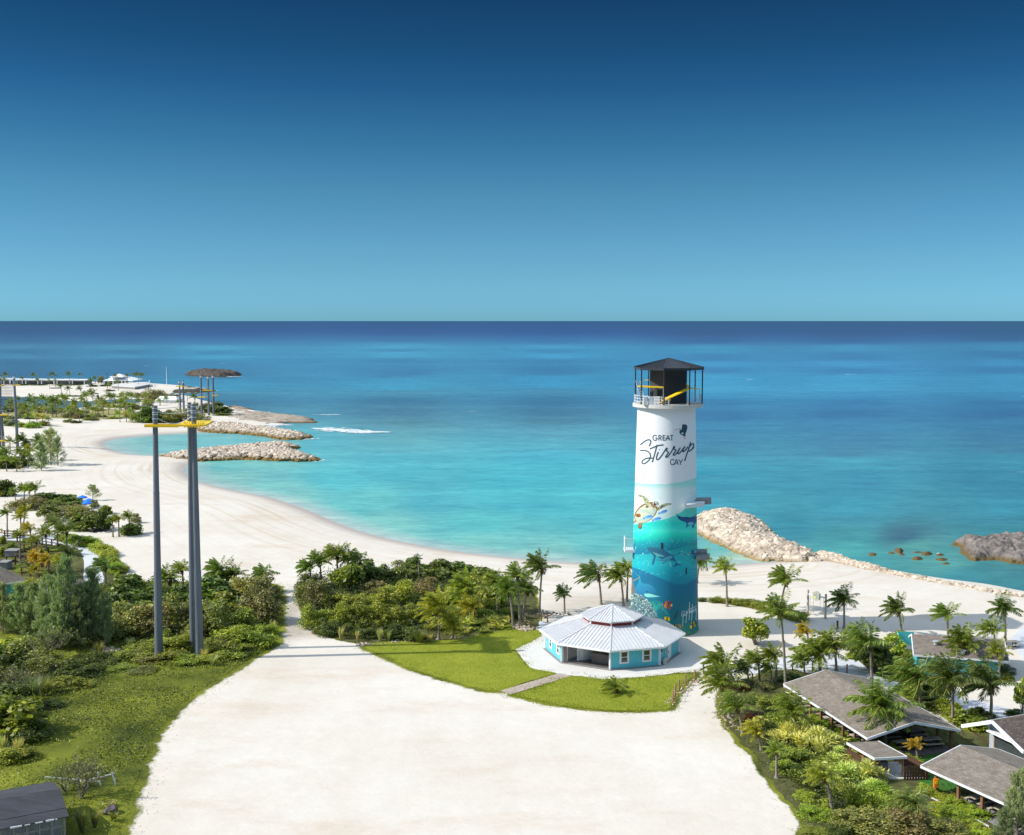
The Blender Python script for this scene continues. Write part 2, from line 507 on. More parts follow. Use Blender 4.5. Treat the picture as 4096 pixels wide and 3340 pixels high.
h = h * (1 - flat) + GZ * flat
V[..., 2] = h - 0.004
sand = grid_object('sand', V, MT['sand'])
tag(sand, kind='structure')
dbe = distance(beach_segs, X, Y)
set_attr(sand, 'dshore', dbe)
set_attr(sand, 'drift', np.clip(1 - np.abs(dbe - 9) / 16.0, 0, 1) + 0.25 * np.clip(1 - np.abs(dbe - 30) / 25.0, 0, 1))
set_attr(sand, 'wet', np.clip(1.15 - dsg / 4.5, 0, 1) * (dbe < 25))
lane = gpoly([(575, 1256), (628, 1256), (634, 1285), (646, 1305), (660, 1320), (600, 1330), (572, 1318), (578, 1290)])
bed_r = gpoly([(1100, 1290), (1190, 1235), (1300, 1225), (1310, 1262), (1160, 1275)])
gv = np.zeros(X.shape)
for pl, s, k in ((lane, 4.0, 0.75), (bed_r, 5.0, 0.30)):
    dd = distance(list(zip(pl, pl[1:] + pl[:1])), X, Y)
    gv = np.maximum(gv, k * np.clip(0.5 + np.where(inside(pl, X, Y), dd, -dd) / s, 0, 1))
set_attr(sand, 'gravel', gv)

# ---- sea
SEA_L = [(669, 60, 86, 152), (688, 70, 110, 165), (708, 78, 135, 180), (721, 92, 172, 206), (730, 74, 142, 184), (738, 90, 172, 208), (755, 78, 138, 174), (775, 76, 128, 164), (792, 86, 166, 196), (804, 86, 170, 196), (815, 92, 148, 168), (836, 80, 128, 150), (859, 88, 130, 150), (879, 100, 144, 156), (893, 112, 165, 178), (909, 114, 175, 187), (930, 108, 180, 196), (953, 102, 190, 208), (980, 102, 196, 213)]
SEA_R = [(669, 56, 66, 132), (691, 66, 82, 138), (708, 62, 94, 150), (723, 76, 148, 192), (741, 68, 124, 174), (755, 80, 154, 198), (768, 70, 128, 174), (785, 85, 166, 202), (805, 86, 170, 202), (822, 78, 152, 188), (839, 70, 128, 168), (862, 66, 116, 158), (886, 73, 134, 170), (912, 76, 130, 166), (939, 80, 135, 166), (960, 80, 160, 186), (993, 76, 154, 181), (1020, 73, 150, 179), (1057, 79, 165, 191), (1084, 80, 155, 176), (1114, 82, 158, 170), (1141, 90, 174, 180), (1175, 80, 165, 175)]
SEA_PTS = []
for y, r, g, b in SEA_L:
    SEA_PTS += [(40, y, r * .90, g * .76, b * .79), (260, y, r * .94, g * .85, b * .87), (450, y + 3, r, g * .97, b * .97), (832, y, r, g, b)]  # left columns darkened: vignette put into the water colour
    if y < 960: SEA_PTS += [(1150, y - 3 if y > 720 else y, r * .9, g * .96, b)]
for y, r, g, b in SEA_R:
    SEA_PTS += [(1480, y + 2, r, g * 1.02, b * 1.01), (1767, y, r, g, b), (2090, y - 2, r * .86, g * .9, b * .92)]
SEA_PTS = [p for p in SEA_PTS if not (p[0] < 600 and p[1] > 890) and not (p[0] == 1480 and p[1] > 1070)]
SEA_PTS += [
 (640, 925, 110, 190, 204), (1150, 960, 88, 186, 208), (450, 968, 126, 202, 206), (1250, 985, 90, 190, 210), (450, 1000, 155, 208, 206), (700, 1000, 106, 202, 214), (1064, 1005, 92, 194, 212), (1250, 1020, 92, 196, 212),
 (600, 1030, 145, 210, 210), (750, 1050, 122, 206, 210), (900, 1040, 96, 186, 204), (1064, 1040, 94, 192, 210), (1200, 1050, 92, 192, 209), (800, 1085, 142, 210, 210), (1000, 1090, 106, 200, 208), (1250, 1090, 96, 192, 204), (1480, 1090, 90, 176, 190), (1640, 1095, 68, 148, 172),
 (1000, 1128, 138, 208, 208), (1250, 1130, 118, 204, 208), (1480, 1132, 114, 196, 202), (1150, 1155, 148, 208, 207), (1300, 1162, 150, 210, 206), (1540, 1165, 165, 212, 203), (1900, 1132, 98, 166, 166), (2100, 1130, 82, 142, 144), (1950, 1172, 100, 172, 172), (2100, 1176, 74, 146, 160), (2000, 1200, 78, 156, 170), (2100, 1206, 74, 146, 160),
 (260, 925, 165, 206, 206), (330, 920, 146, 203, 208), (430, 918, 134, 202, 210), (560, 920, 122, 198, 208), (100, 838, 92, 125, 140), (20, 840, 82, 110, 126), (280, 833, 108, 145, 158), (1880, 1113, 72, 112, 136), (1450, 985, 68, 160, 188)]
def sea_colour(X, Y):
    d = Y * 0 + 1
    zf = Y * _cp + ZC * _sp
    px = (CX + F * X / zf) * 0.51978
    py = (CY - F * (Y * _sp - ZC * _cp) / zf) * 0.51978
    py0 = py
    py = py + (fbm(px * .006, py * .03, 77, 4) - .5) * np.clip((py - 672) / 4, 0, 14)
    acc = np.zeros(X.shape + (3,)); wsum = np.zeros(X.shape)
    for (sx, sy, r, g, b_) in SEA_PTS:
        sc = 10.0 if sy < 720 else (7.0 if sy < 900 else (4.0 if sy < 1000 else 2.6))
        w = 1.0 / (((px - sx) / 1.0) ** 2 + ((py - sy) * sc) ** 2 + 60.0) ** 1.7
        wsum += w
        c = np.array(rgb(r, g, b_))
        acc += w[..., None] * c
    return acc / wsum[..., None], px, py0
SX, SY = X.copy(), Y.copy()
ys = list(np.arange(4300, 2400, -60.0)) + list(np.arange(2400, 1420, -6.0)) + list(np.arange(1420, 1300, -3.0)) + list(np.arange(1300, 1284.4, -1.0)) + [1284.2]
xs = list(np.arange(-1400, 5500, 16.0))
V = grid_mesh('w', ys, xs, 0.0)
X, Y = V[..., 0], V[..., 1]
colr, px_, py_ = sea_colour(X, Y)
dbe = distance(beach_segs, X, Y)
sh = np.clip(1 - dbe / 9.0, 0, 1)[..., None] ** 1.3
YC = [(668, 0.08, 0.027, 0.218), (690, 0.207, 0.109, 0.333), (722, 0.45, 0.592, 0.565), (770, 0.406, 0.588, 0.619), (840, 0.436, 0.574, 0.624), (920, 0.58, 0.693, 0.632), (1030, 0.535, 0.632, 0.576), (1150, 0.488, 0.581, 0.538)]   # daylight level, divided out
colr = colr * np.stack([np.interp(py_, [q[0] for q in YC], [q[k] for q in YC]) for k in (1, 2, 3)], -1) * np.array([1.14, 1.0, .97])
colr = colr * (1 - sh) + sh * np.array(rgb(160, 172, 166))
def sea_material():
    m = bpy.data.materials.new('sea_water'); m.use_nodes = True
    N, L = nodes_of(m); b = N['Principled BSDF']
    b.inputs['Roughness'].default_value = 0.22; b.inputs['Specular IOR Level'].default_value = 0.03
    tc = N.new('ShaderNodeTexCoord')
    at = N.new('ShaderNodeAttribute'); at.attribute_name = 'depth_vignette_col'
    def noise(scale, sc, detail=6, rough=0.6):
        mp = N.new('ShaderNodeMapping'); mp.inputs['Scale'].default_value = sc
        L.new(tc.outputs['Object'], mp.inputs[0])
        n = N.new('ShaderNodeTexNoise'); n.inputs['Scale'].default_value = scale; n.inputs['Detail'].default_value = detail; n.inputs['Roughness'].default_value = rough
        L.new(mp.outputs[0], n.inputs['Vector']); return n.outputs[0]
    def ramp(src, p0, c0, p1, c1):
        r = N.new('ShaderNodeValToRGB'); e = r.color_ramp.elements
        e[0].position, e[0].color, e[1].position, e[1].color = p0, c0 + (1,), p1, c1 + (1,)
        L.new(src, r.inputs[0]); return r.outputs[0]
    def mix(fac, a, bb, mode):
        x = N.new('ShaderNodeMix'); x.data_type = 'RGBA'; x.blend_type = mode
        if isinstance(fac, float): x.inputs[0].default_value = fac
        else: L.new(fac, x.inputs[0])
        L.new(a, x.inputs[6])
        if isinstance(bb, tuple): x.inputs[7].default_value = bb + (1,)
        else: L.new(bb, x.inputs[7])
        return x.outputs[2]
    c = at.outputs['Color']
    # reef and weed patches, drawn out by the swell
    c = mix(1.0, c, ramp(noise(0.005, (0.22, 1.3, 1), 6, 0.62), 0.36, (0.86, 0.91, 0.94), 0.64, (1.08, 1.05, 1.03)), 'MULTIPLY')
    c = mix(1.0, c, ramp(noise(0.035, (0.6, 1.5, 1), 7, 0.7), 0.35, (0.84, 0.88, 0.91), 0.68, (1.13, 1.10, 1.07)), 'MULTIPLY')  # wave grain from here: light and dark of ripples put into the colour
    c = mix(1.0, c, ramp(noise(0.35, (0.5, 1.0, 1), 6, 0.75), 0.34, (0.78, 0.83, 0.87), 0.70, (1.20, 1.15, 1.10)), 'MULTIPLY')
    # whitecaps out at sea
    c = mix(1.0, c, ramp(noise(0.11, (0.5, 1.0, 1), 5, 0.7), 0.36, (0.86, 0.89, 0.92), 0.68, (1.13, 1.10, 1.07)), 'MULTIPLY')  # middling wave grain, its light and dark put into the colour too
    wc = ramp(noise(0.055, (0.7, 1.0, 1), 3, 0.55), 0.725, (0, 0, 0), 0.75, (1, 1, 1))
    a2 = N.new('ShaderNodeAttribute'); a2.attribute_name = 'open'
    mm = N.new('ShaderNodeMath'); mm.operation = 'MULTIPLY'
    L.new(wc, mm.inputs[0]); L.new(a2.outputs['Fac'], mm.inputs[1])
    c = mix(mm.outputs[0], c, (0.62, 0.70, 0.74), 'MIX')
    L.new(c, b.inputs['Base Color'])
    bp = N.new('ShaderNodeBump'); bp.inputs['Strength'].default_value = 0.35; bp.inputs['Distance'].default_value = 0.3
    L.new(noise(0.6, (0.5, 1.0, 1), 6, 0.7), bp.inputs['Height']); L.new(bp.outputs[0], b.inputs['Normal'])
    return m
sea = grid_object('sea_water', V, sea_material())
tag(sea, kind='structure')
set_col(sea, 'depth_vignette_col', np.clip(colr / 0.9, 0, 0.9))
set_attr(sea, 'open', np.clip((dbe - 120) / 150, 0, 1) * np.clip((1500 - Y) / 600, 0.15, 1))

# ---- sheets lying on the ground
def sheet(name, pts, m, z, f=U, smooth=3, ragged=0.0):
    w = gpoly(pts, f, z)
    if smooth:
        w = smooth_line(w + [w[0]], smooth)[:-1]
    if ragged:
        o_ = []
        for a, b in zip(w, w[1:] + w[:1]):
            n = max(1, int(math.dist(a, b) / .45)); l = math.dist(a, b) or 1
            for k in range(n):
                x, y = a[0] + (b[0] - a[0]) * k / n, a[1] + (b[1] - a[1]) * k / n
                j = (mnoise.noise(Vector((x * .5, y * .5, 3))) * 1.2 + mnoise.noise(Vector((x * 1.9, y * 1.9, 7))) * .7) * ragged
                o_.append((x - (b[1] - a[1]) / l * j, y + (b[0] - a[0]) / l * j))
        w = o_
    mb = MB(); mb.add([(p[0], p[1], z) for p in w], [tuple(range(len(w)))])
    o = mb.build(name, m)
    bm = bmesh.new(); bm.from_mesh(o.data)
    bmesh.ops.triangulate(bm, faces=bm.faces, quad_method='BEAUTY', ngon_method='EAR_CLIP')
    for f_ in bm.faces:
        if f_.normal.z < 0: f_.normal_flip()
    bm.to_mesh(o.data); bm.free()
    tag(o, kind='structure')
    return o, w
MT['lawn'] = mat('mown_grass', (0.17, 0.205, 0.018), 0.9, 0.3, 0.35, bump=0.4, bscale=9, second=(0.25, 0.27, 0.03), spec=0.1, detail=9)
MT['rough'] = mat('rough_green_cover', (0.022, 0.036, 0.008), 0.95, 0.3, 0.12, bump=0.9, bscale=3, second=(0.22, 0.24, 0.028), spec=0.1, detail=10)  # dark patches put the shadows of the slope into the colour
MT['soil'] = mat('planting_bed_soil', (0.045, 0.05, 0.018), 0.95, 0.3, 0.5, bump=0.6, bscale=5, second=(0.13, 0.13, 0.05), spec=0.1, detail=9)
MT['pave'] = mat('pale_blue_grey_paving', (0.46, 0.48, 0.52), 0.85, 0.08, 0.8, second=(0.55, 0.57, 0.60), bump=0.15)
MT['apron'] = mat('white_concrete_apron', (0.55, 0.53, 0.49), 0.85, 0.06, 0.6, second=(0.60, 0.585, 0.55), bump=0.1)
MT['brick'] = mat('pinkish_paver_path', (0.34, 0.27, 0.225), 0.9, 0.2, 5, second=(0.44, 0.37, 0.32), bump=0.3)
MT['turf'] = mat('artificial_turf', (0.02, 0.10, 0.008), 0.9, 0.2, 2, second=(0.035, 0.15, 0.012))
lawn1, LAWN1 = sheet('lawn', [(757, 1345), (775, 1336), (830, 1333), (900, 1331), (960, 1327), (1020, 1314), (1075, 1308), (1120, 1310), (1126, 1322), (1098, 1337), (1071, 1350), (1077, 1362), (1084, 1371), (1102, 1388), (1130, 1394), (1159, 1400), (1120, 1410), (1080, 1422), (1042, 1437), (1000, 1432), (950, 1419), (900, 1404), (860, 1391), (820, 1374), (785, 1358)], MT['lawn'], GZ + 0.03, smooth=2, ragged=.16)
lawn2, LAWN2 = sheet('lawn', [(1066, 1445), (1125, 1426), (1189, 1405), (1220, 1408), (1253, 1412), (1314, 1409), (1369, 1405), (1435, 1400), (1450, 1402), (1430, 1415), (1411, 1432), (1399, 1458), (1389, 1473), (1360, 1476), (1325, 1477), (1280, 1477), (1237, 1474), (1190, 1469), (1149, 1463), (1100, 1453)], MT['lawn'], GZ + 0.03, smooth=2, ragged=.16)
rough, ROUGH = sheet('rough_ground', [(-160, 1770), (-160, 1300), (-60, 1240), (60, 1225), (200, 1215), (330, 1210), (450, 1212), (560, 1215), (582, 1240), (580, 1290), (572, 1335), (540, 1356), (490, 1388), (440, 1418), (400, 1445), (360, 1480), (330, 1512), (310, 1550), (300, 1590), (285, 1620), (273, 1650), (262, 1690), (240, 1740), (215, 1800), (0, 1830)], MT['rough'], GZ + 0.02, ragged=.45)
bedm, BEDM = sheet('planting_ground', [(622, 1240), (660, 1215), (800, 1205), (1000, 1205), (1100, 1215), (1115, 1262), (1120, 1300), (1080, 1312), (1020, 1318), (960, 1331), (900, 1335), (830, 1337), (770, 1340), (720, 1332), (680, 1322), (650, 1305), (634, 1285)], MT['soil'], GZ + 0.015, ragged=.4)
bedr, BEDR = sheet('planting_ground', [(1500, 1480), (1497, 1450), (1510, 1425), (1560, 1412), (1600, 1395), (1660, 1392), (1700, 1420), (1800, 1430), (1900, 1470), (2010, 1520), (2200, 1560), (2300, 1800), (1690, 1800), (1672, 1720), (1640, 1666), (1605, 1630), (1588, 1600), (1560, 1562), (1525, 1530)], MT['soil'], GZ + 0.018, ragged=.4)
bedr2, _ = sheet('planting_ground', [(1745, 1326), (1790, 1322), (1850, 1335), (1950, 1395), (2060, 1400), (2070, 1430), (1960, 1425), (1850, 1415), (1790, 1378)], MT['soil'], GZ + 0.016)
bedl, BEDL = sheet('planting_ground', [(-40, 1110), (90, 1118), (180, 1145), (260, 1190), (272, 1225), (200, 1235), (60, 1240), (-100, 1240)], MT['soil'], GZ + 0.012)
apron, APRON = sheet('concrete_apron', [(145, 585), (255, 515), (385, 442), (520, 330), (900, 200), (1560, 250), (1740, 440), (1800, 560), (1850, 690), (1960, 755), (1500, 834), (1250, 853), (980, 872), (660, 829), (545, 818), (292, 763), (225, 690)], MT['apron'], GZ + 0.02, f=ZO, smooth=0)
bpath, _ = sheet('brick_path', [(2, 976), (98, 1013), (668, 836), (560, 810)], MT['brick'], GZ + 0.045, f=ZO, smooth=0)
pav1, _ = sheet('paved_path', [(150, 290), (300, 300), (430, 335), (385, 440), (300, 395), (180, 375), (100, 330)], MT['pave'], GZ + 0.014, f=ZO)
pav2, _ = sheet('paved_path', [(1475, 1400), (1600, 1375), (1640, 1362), (1720, 1350), (1790, 1378), (1850, 1400), (1900, 1420), (2000, 1450), (2129, 1480), (2250, 1500), (2250, 1390), (2129, 1372), (2100, 1330), (2129, 1300), (2250, 1320), (2300, 1560), (2000, 1500), (1880, 1440), (1800, 1408), (1700, 1398), (1600, 1400)], MT['pave'], GZ + 0.010, smooth=0)
pav3, _ = sheet('paved_path', [(540, 730), (600, 712), (690, 714), (800, 762), (950, 805), (1060, 872), (1150, 935), (1162, 1060), (1200, 1240), (980, 1250), (972, 1000), (900, 850), (740, 838), (590, 805)], MT['pave'], GZ + 0.016, f=ZCc)
pav4, _ = sheet('paved_path', [(-60, 690), (200, 695), (540, 725), (590, 800), (200, 760), (-60, 745)], MT['pave'], GZ + 0.014, f=ZCc)
turf, _ = sheet('artificial_turf', [(1180, 960), (1330, 890), (1480, 870), (1560, 900), (1420, 1000), (1680, 1180), (1500, 1210), (1340, 1190), (1240, 1140)], MT['turf'], GZ + 0.022, f=ZU, smooth=0)
gard, _ = sheet('garden_grass', [(-20, 1790 - 1100), (60, 668), (200, 690), (560, 715), (760, 690), (1070, 700), (1100, 680), (1500, 690), (1560, 740), (1500, 790), (1100, 800), (980, 790), (870, 800), (600, 790), (300, 800)], mat('dry_garden_grass', (0.20, 0.19, 0.055), 0.9, 0.3, 0.05, second=(0.32, 0.28, 0.11)), GZ + 0.02, f=ZA)

fr = np.zeros(SX.shape)
for pl, wd in ((ROUGH, 2.2), (LAWN1, 1.8), (LAWN2, 1.8), (BEDR, 1.2), (BEDM, 1.0)):
    k = [(a, b) for a, b in zip(pl, pl[1:] + pl[:1])][::2]
    k = [(k[i][0], k[(i + 1) % len(k)][0]) for i in range(len(k))]
    dd = distance(k, SX, SY)
    fr = np.maximum(fr, np.where(inside(pl, SX, SY), 1.0, np.clip(.95 - dd / wd, 0, 1)))
set_attr(sand, 'fringe', fr)
# ------------------------------------------------------------------ the painted tower
TB = P(*T2(685, 1640))                       # middle of the foot
TD = TB.y
def Zat(zp): return PD(zp[0], zp[1], TD).z
T_X = TB.x
T_R0 = M(370 / 2.671, TD)
T_ZD = Zat(T1(868, 672))                     # deck level
T_X1 = PD(*T1(857, 700), TD).x
T_R1 = M(364 / 3.156, TD)
DECK_R = M(443 / 3.156, TD)
def taxis(z):
    t = (z - GZ) / (T_ZD - GZ)
    return T_X
def tR(z):
    t = (z - GZ) / (T_ZD - GZ)
    return T_R0 + (T_R1 - T_R0) * (t ** 0.92 if t > 0 else 0)
tower = thing('lighthouse_tower', (T_X, TD, GZ), 'tall white tower painted with a sea-life mural, black-roofed lookout on top', 'tower')
CAM0 = Vector((0, 0, ZC))
VA = math.atan2(0 - TD, 0 - T_X)             # direction from the axis towards the photographer's side
def tower_hit(x, y):
    """where the sight line through a photograph pixel meets the tower wall"""
    d = ray(x, y); d.normalize()
    t = (TD - T_R0 - 1) / d.y
    for i in range(60):
        p = CAM0 + d * t
        r = math.hypot(p.x - T_X, p.y - TD)
        e = r - tR(p.z)
        if e < 0.002: break
        t += e * 0.8
    else:
        # past the edge of the wall: wrap on to the silhouette
        a = math.atan2(p.y - TD, p.x - T_X)
        rr = tR(p.z)
        return Vector((T_X + math.cos(a) * rr, TD + math.sin(a) * rr, p.z)), Vector((math.cos(a), math.sin(a), 0))
    a = math.atan2(p.y - TD, p.x - T_X)
    return p, Vector((math.cos(a), math.sin(a), 0.03)).normalized()

# ---- wall with the mural as paint
NT, NZ = 420, 560
th = np.concatenate([np.linspace(VA - R(108), VA + R(108), 340), np.linspace(VA + R(108), VA + R(252), 82)[1:-1]])
zz = np.linspace(GZ - 0.1, T_ZD - 0.3, NZ)
TH, ZZ = np.meshgrid(th, zz)
tt = np.clip((ZZ - GZ) / (T_ZD - GZ), 0, 1)
RR = T_R0 + (T_R1 - T_R0) * tt ** 0.92
VX, VY = T_X + np.cos(TH) * RR, TD + np.sin(TH) * RR
zf = VY * _cp - (ZZ - ZC) * _sp
MX = (CX + F * (VX - 0) / zf - 2400) * 2.671            # mural drawing coordinates
MY = (CY - F * (VY * _sp + (ZZ - ZC) * _cp) / zf - 1900) * 2.671
rel = np.cos(TH - VA)
# round the back the drawing is laid on by angle so that its bands join up
ang = np.arctan2(np.sin(TH - VA), np.cos(TH - VA))
MX = np.where(rel > 0.0, MX, 685 + 370 * (np.sign(ang) * (1.0 + (np.abs(ang) - math.pi / 2) * 0.9)))
rng = np.random.RandomState(3)
def band(stops, y):
    y0 = np.array([s[0] for s in stops], float)
    c = np.array([s[1:] for s in stops], float)
    return np.stack([np.interp(y, y0, c[:, k]) for k in range(3)], -1)
def curve(pts, x):
    return np.interp(x, [p[0] for p in pts], [p[1] for p in pts])
WATER = [(100, 170, 238, 230), (150, 226, 246, 245), (330, 240, 249, 248), (480, 205, 245, 236)]
img = band(WATER, MY)
sky_l = curve([(-400, 60), (380, 83), (530, 98), (700, 96), (850, 78), (960, 50), (1040, 22), (1500, 40)], MX)
cl = np.clip((fbm(MX * 0.02, MY * 0.06, 5) - 0.55) * 5, 0, 1) * np.clip((MX - 560) / 150, 0, 1) * np.clip((260 - MY) / 60, 0, 1)
img = img * (1 - cl[..., None] * 0.5) + np.array((240, 225, 225)) * cl[..., None] * 0.5
sw = curve([(-400, 560), (350, 530), (560, 498), (700, 470), (800, 435), (880, 388), (960, 318), (1040, 238), (1400, 100)], MX)
deep = band([(240, 120, 225, 212), (470, 80, 226, 212), (520, 25, 222, 205), (600, 70, 238, 220), (640, 25, 222, 208), (690, 0, 185, 196), (730, 0, 152, 188), (790, 0, 125, 178), (850, 0, 118, 178)], MY)
mk = (MY > sw)[..., None]; img = np.where(mk, deep, img)
s2 = curve([(-400, 870), (345, 850), (540, 845), (700, 822), (850, 778), (1040, 698), (1400, 560)], MX)
d2 = band([(700, 0, 150, 172), (850, 30, 166, 204), (950, 12, 172, 214), (1050, 0, 152, 200), (1180, 0, 124, 174), (1300, 0, 112, 160)], MY)
mk = (MY > s2)[..., None]; img = np.where(mk, d2, img)
s3 = curve([(-400, 860), (330, 980), (460, 1020), (600, 1082), (800, 1170), (900, 1172), (1040, 1100), (1400, 900)], MX)
d3 = band([(900, 0, 120, 184), (1100, 0, 106, 166), (1300, 0, 108, 158), (1400, 6, 108, 150), (1550, 18, 112, 150), (1700, 30, 130, 145)], MY)
mk = (MY > s3)[..., None]; img = np.where(mk, d3, img)
s4 = curve([(-400, 1500), (560, 1480), (760, 1475), (900, 1420), (1055, 1310), (1400, 1100)], MX)
mk = (MY > s4)[..., None]; img = np.where(mk, img * 0.78 + np.array((10, 130, 150)) * 0.22, img)
# glints and coral
gl = (fbm(MX * 0.05, MY * 0.13, 11, 3) > 0.765) & (MY > 430) & (MY < 1080)
img = np.where(gl[..., None], img * 0.45 + np.array((190, 245, 245)) * 0.55, img)
cor = np.clip((fbm(MX * 0.022, MY * 0.022, 21, 5) - 0.50) * 6, 0, 1) * np.clip((MY - curve([(300, 1330), (540, 1300), (660, 1330), (760, 1520), (900, 1540), (1060, 1460)], MX)) / 60, 0, 1)
img = img * (1 - 0.6 * cor[..., None]) + np.array((55, 185, 170)) * 0.6 * cor[..., None]
bot = np.clip((MY - 1590) / 90, 0, 1) * np.clip((fbm(MX * 0.05, MY * 0.05, 31) - 0.42) * 5, 0, 1)
img = img * (1 - 0.7 * bot[..., None]) + np.array((150, 140, 95)) * 0.7 * bot[..., None]
img = np.where((MY < sky_l)[..., None], np.array((244, 245, 248)), img)
# ---- creatures, each a painted outline with its own modelling of colour
front = rel > 0.02
def paint(poly, col, col2=None, axis=(0, 1), rngv=None, tex=None, amt=1.0, soft=1):
    global img
    if soft: poly = smooth_line(list(poly) + [poly[0]], 4)[:-1]
    mk = inside(poly, MX, MY) & front
    c = np.array(col, float) * np.ones(img.shape)
    if col2 is not None:
        a = [p[0] * axis[0] + p[1] * axis[1] for p in poly]
        t = np.clip(((MX * axis[0] + MY * axis[1]) - min(a)) / (max(a) - min(a)), 0, 1)[..., None]
        c = np.array(col, float) * (1 - t) + np.array(col2, float) * t
    if tex is not None: c = tex(c)
    img = np.where(mk[..., None], img * (1 - amt) + c * amt, img)
def oval(cx, cy, a, b, deg, n=20):
    t = R(deg)
    return [(cx + a * math.cos(k) * math.cos(t) - b * math.sin(k) * math.sin(t), cy + a * math.cos(k) * math.sin(t) + b * math.sin(k) * math.cos(t)) for k in np.linspace(0, 2 * math.pi, n, endpoint=False)]
def spots(sc, thr, col, seed):
    def f(c):
        k = np.clip((fbm(MX * sc, MY * sc, seed, 2) - thr) * 9, 0, 1)[..., None]
        return c * (1 - k) + np.array(col, float) * k
    return f
fl = spots(0.085, 0.58, (95, 70, 40), 41)
paint([(425, 500), (455, 505), (452, 540), (442, 578), (415, 574), (400, 548)], (150, 165, 120), (110, 90, 60), tex=fl)
paint([(352, 505), (392, 462), (385, 500), (352, 528)], (150, 150, 110), tex=fl)
paint(oval(490, 402, 142, 92, -38), (150, 105, 55))
paint(oval(487, 410, 128, 80, -38), (222, 222, 200), (196, 204, 176), tex=spots(0.045, 0.56, (176, 205, 196), 43))
paint([(402, 205), (440, 212), (482, 232), (515, 262), (530, 300), (520, 345), (490, 350), (482, 300), (455, 250), (415, 225)], (165, 178, 128), (196, 200, 160), tex=fl)
paint([(598, 372), (622, 340), (660, 316), (710, 302), (758, 303), (757, 318), (720, 328), (680, 345), (640, 368), (612, 384)], (160, 182, 140), (190, 195, 150), tex=fl)
paint(oval(592, 312, 38, 30, -25), (222, 222, 214), tex=spots(0.10, 0.52, (60, 50, 40), 45))
paint([(540, 320), (562, 300), (575, 330), (600, 345), (570, 352)], (170, 120, 60))
for x, y, dg, s in ((680, 394, -22, 1.0), (518, 449, -14, 1.05), (612, 470, -14, 1.05)):
    paint(oval(x, y, 42 * s, 16 * s, dg), (40, 125, 225), (140, 205, 250))
    paint([(x - 36, y + 12), (x - 60, y + 2), (x - 52, y + 18), (x - 58, y + 36)], (30, 100, 190), soft=0)
paint(oval(408, 431, 28, 20, 5), (175, 110, 45), (120, 70, 30))
paint([(808, 402), (835, 432), (880, 447), (930, 446), (965, 452), (1000, 440), (1050, 456), (1050, 498), (1020, 515), (1005, 530), (1002, 566), (985, 568), (980, 535), (955, 545), (935, 545), (934, 562), (920, 555), (922, 512), (885, 495), (840, 470)], (22, 70, 125), (30, 105, 160))
paint(oval(968, 520, 32, 17, -8), (110, 200, 225))
paint([(1000, 445), (1032, 405), (1036, 408), (1010, 447)], (40, 90, 130), soft=0)
paint([(503, 770), (560, 774), (640, 788), (715, 818), (765, 850), (815, 846), (858, 824), (846, 842), (800, 856), (785, 868), (805, 905), (824, 945), (886, 966), (840, 966), (812, 972), (775, 984), (805, 950), (788, 918), (700, 908), (640, 892), (604, 862), (585, 920), (566, 966), (558, 935), (574, 870), (545, 838), (512, 800)], (38, 98, 142), (18, 88, 165))
paint([(560, 822), (620, 842), (690, 868), (640, 872), (600, 858)], (90, 165, 195))
paint([(592, 905), (618, 898), (645, 906), (700, 882), (745, 866), (776, 868), (764, 892), (718, 924), (668, 948), (655, 942), (690, 918), (640, 920)], (70, 160, 205), (40, 110, 170))
paint([(735, 925), (752, 940), (764, 972), (748, 960)], (140, 190, 215))
paint([(864, 850), (900, 842), (960, 834), (985, 800), (998, 797), (1000, 815), (1046, 815), (1050, 868), (1020, 866), (985, 855), (930, 853)], (28, 62, 128), (70, 130, 185), tex=spots(0.09, 0.58, (180, 215, 235), 47))
paint([(378, 1200), (402, 1165), (415, 1120), (424, 1070), (440, 1140), (470, 1158), (520, 1166), (565, 1192), (600, 1235), (600, 1258), (555, 1258), (525, 1256), (560, 1275), (610, 1285), (666, 1295), (640, 1310), (560, 1314), (470, 1312), (420, 1300), (380, 1260)], (45, 150, 205), (20, 105, 175))
paint([(470, 1270), (530, 1268), (600, 1288), (640, 1298), (560, 1306), (490, 1300)], (130, 205, 225))
paint(oval(500, 1248, 9, 5, 0), (10, 40, 70))
paint([(318, 1050), (345, 1110), (362, 1180), (382, 1250), (380, 1275), (300, 1275), (290, 1120)], (120, 118, 130), (92, 98, 115))
paint([(345, 1125), (390, 1108), (428, 1078), (420, 1098), (395, 1118), (358, 1134)], (128, 130, 140), soft=0)
def shark_tex(c):
    k = np.clip((vnoise(MX * 0.105, MY * 0.105, 51) - 0.66) * 8, 0, 1)[..., None]
    dk = np.clip((vnoise(MX * 0.13, MY * 0.13, 57) - 0.66) * 8, 0, 1)[..., None]
    rb = (0.5 + 0.5 * np.sin((MX - MY) * 0.07))[..., None] * np.clip((MX - 470) / 80, 0, 1)[..., None]
    c = c + rb * 30
    c = c * (1 - dk) + np.array((28, 48, 70.)) * dk
    return c * (1 - k) + np.array((176, 196, 208.)) * k
paint([(300, 1262), (380, 1262), (450, 1288), (520, 1345), (570, 1420), (604, 1490), (618, 1560), (560, 1600), (300, 1600)], (92, 122, 150), (60, 100, 140), tex=shark_tex)
def bars(c):
    k = (np.sin((MX + MY * 0.25) * 0.13) > 0.55)[..., None]
    return np.where(k, np.array((70, 50, 160.)), c)
paint([(664, 1392), (690, 1352), (735, 1346), (770, 1350), (752, 1385), (756, 1436), (735, 1425), (712, 1442), (698, 1418)], (235, 170, 25), (120, 22, 62), axis=(1, -0.3), tex=bars)
paint([(752, 1382), (776, 1376), (770, 1392), (776, 1406), (752, 1400)], (245, 190, 30), soft=0)
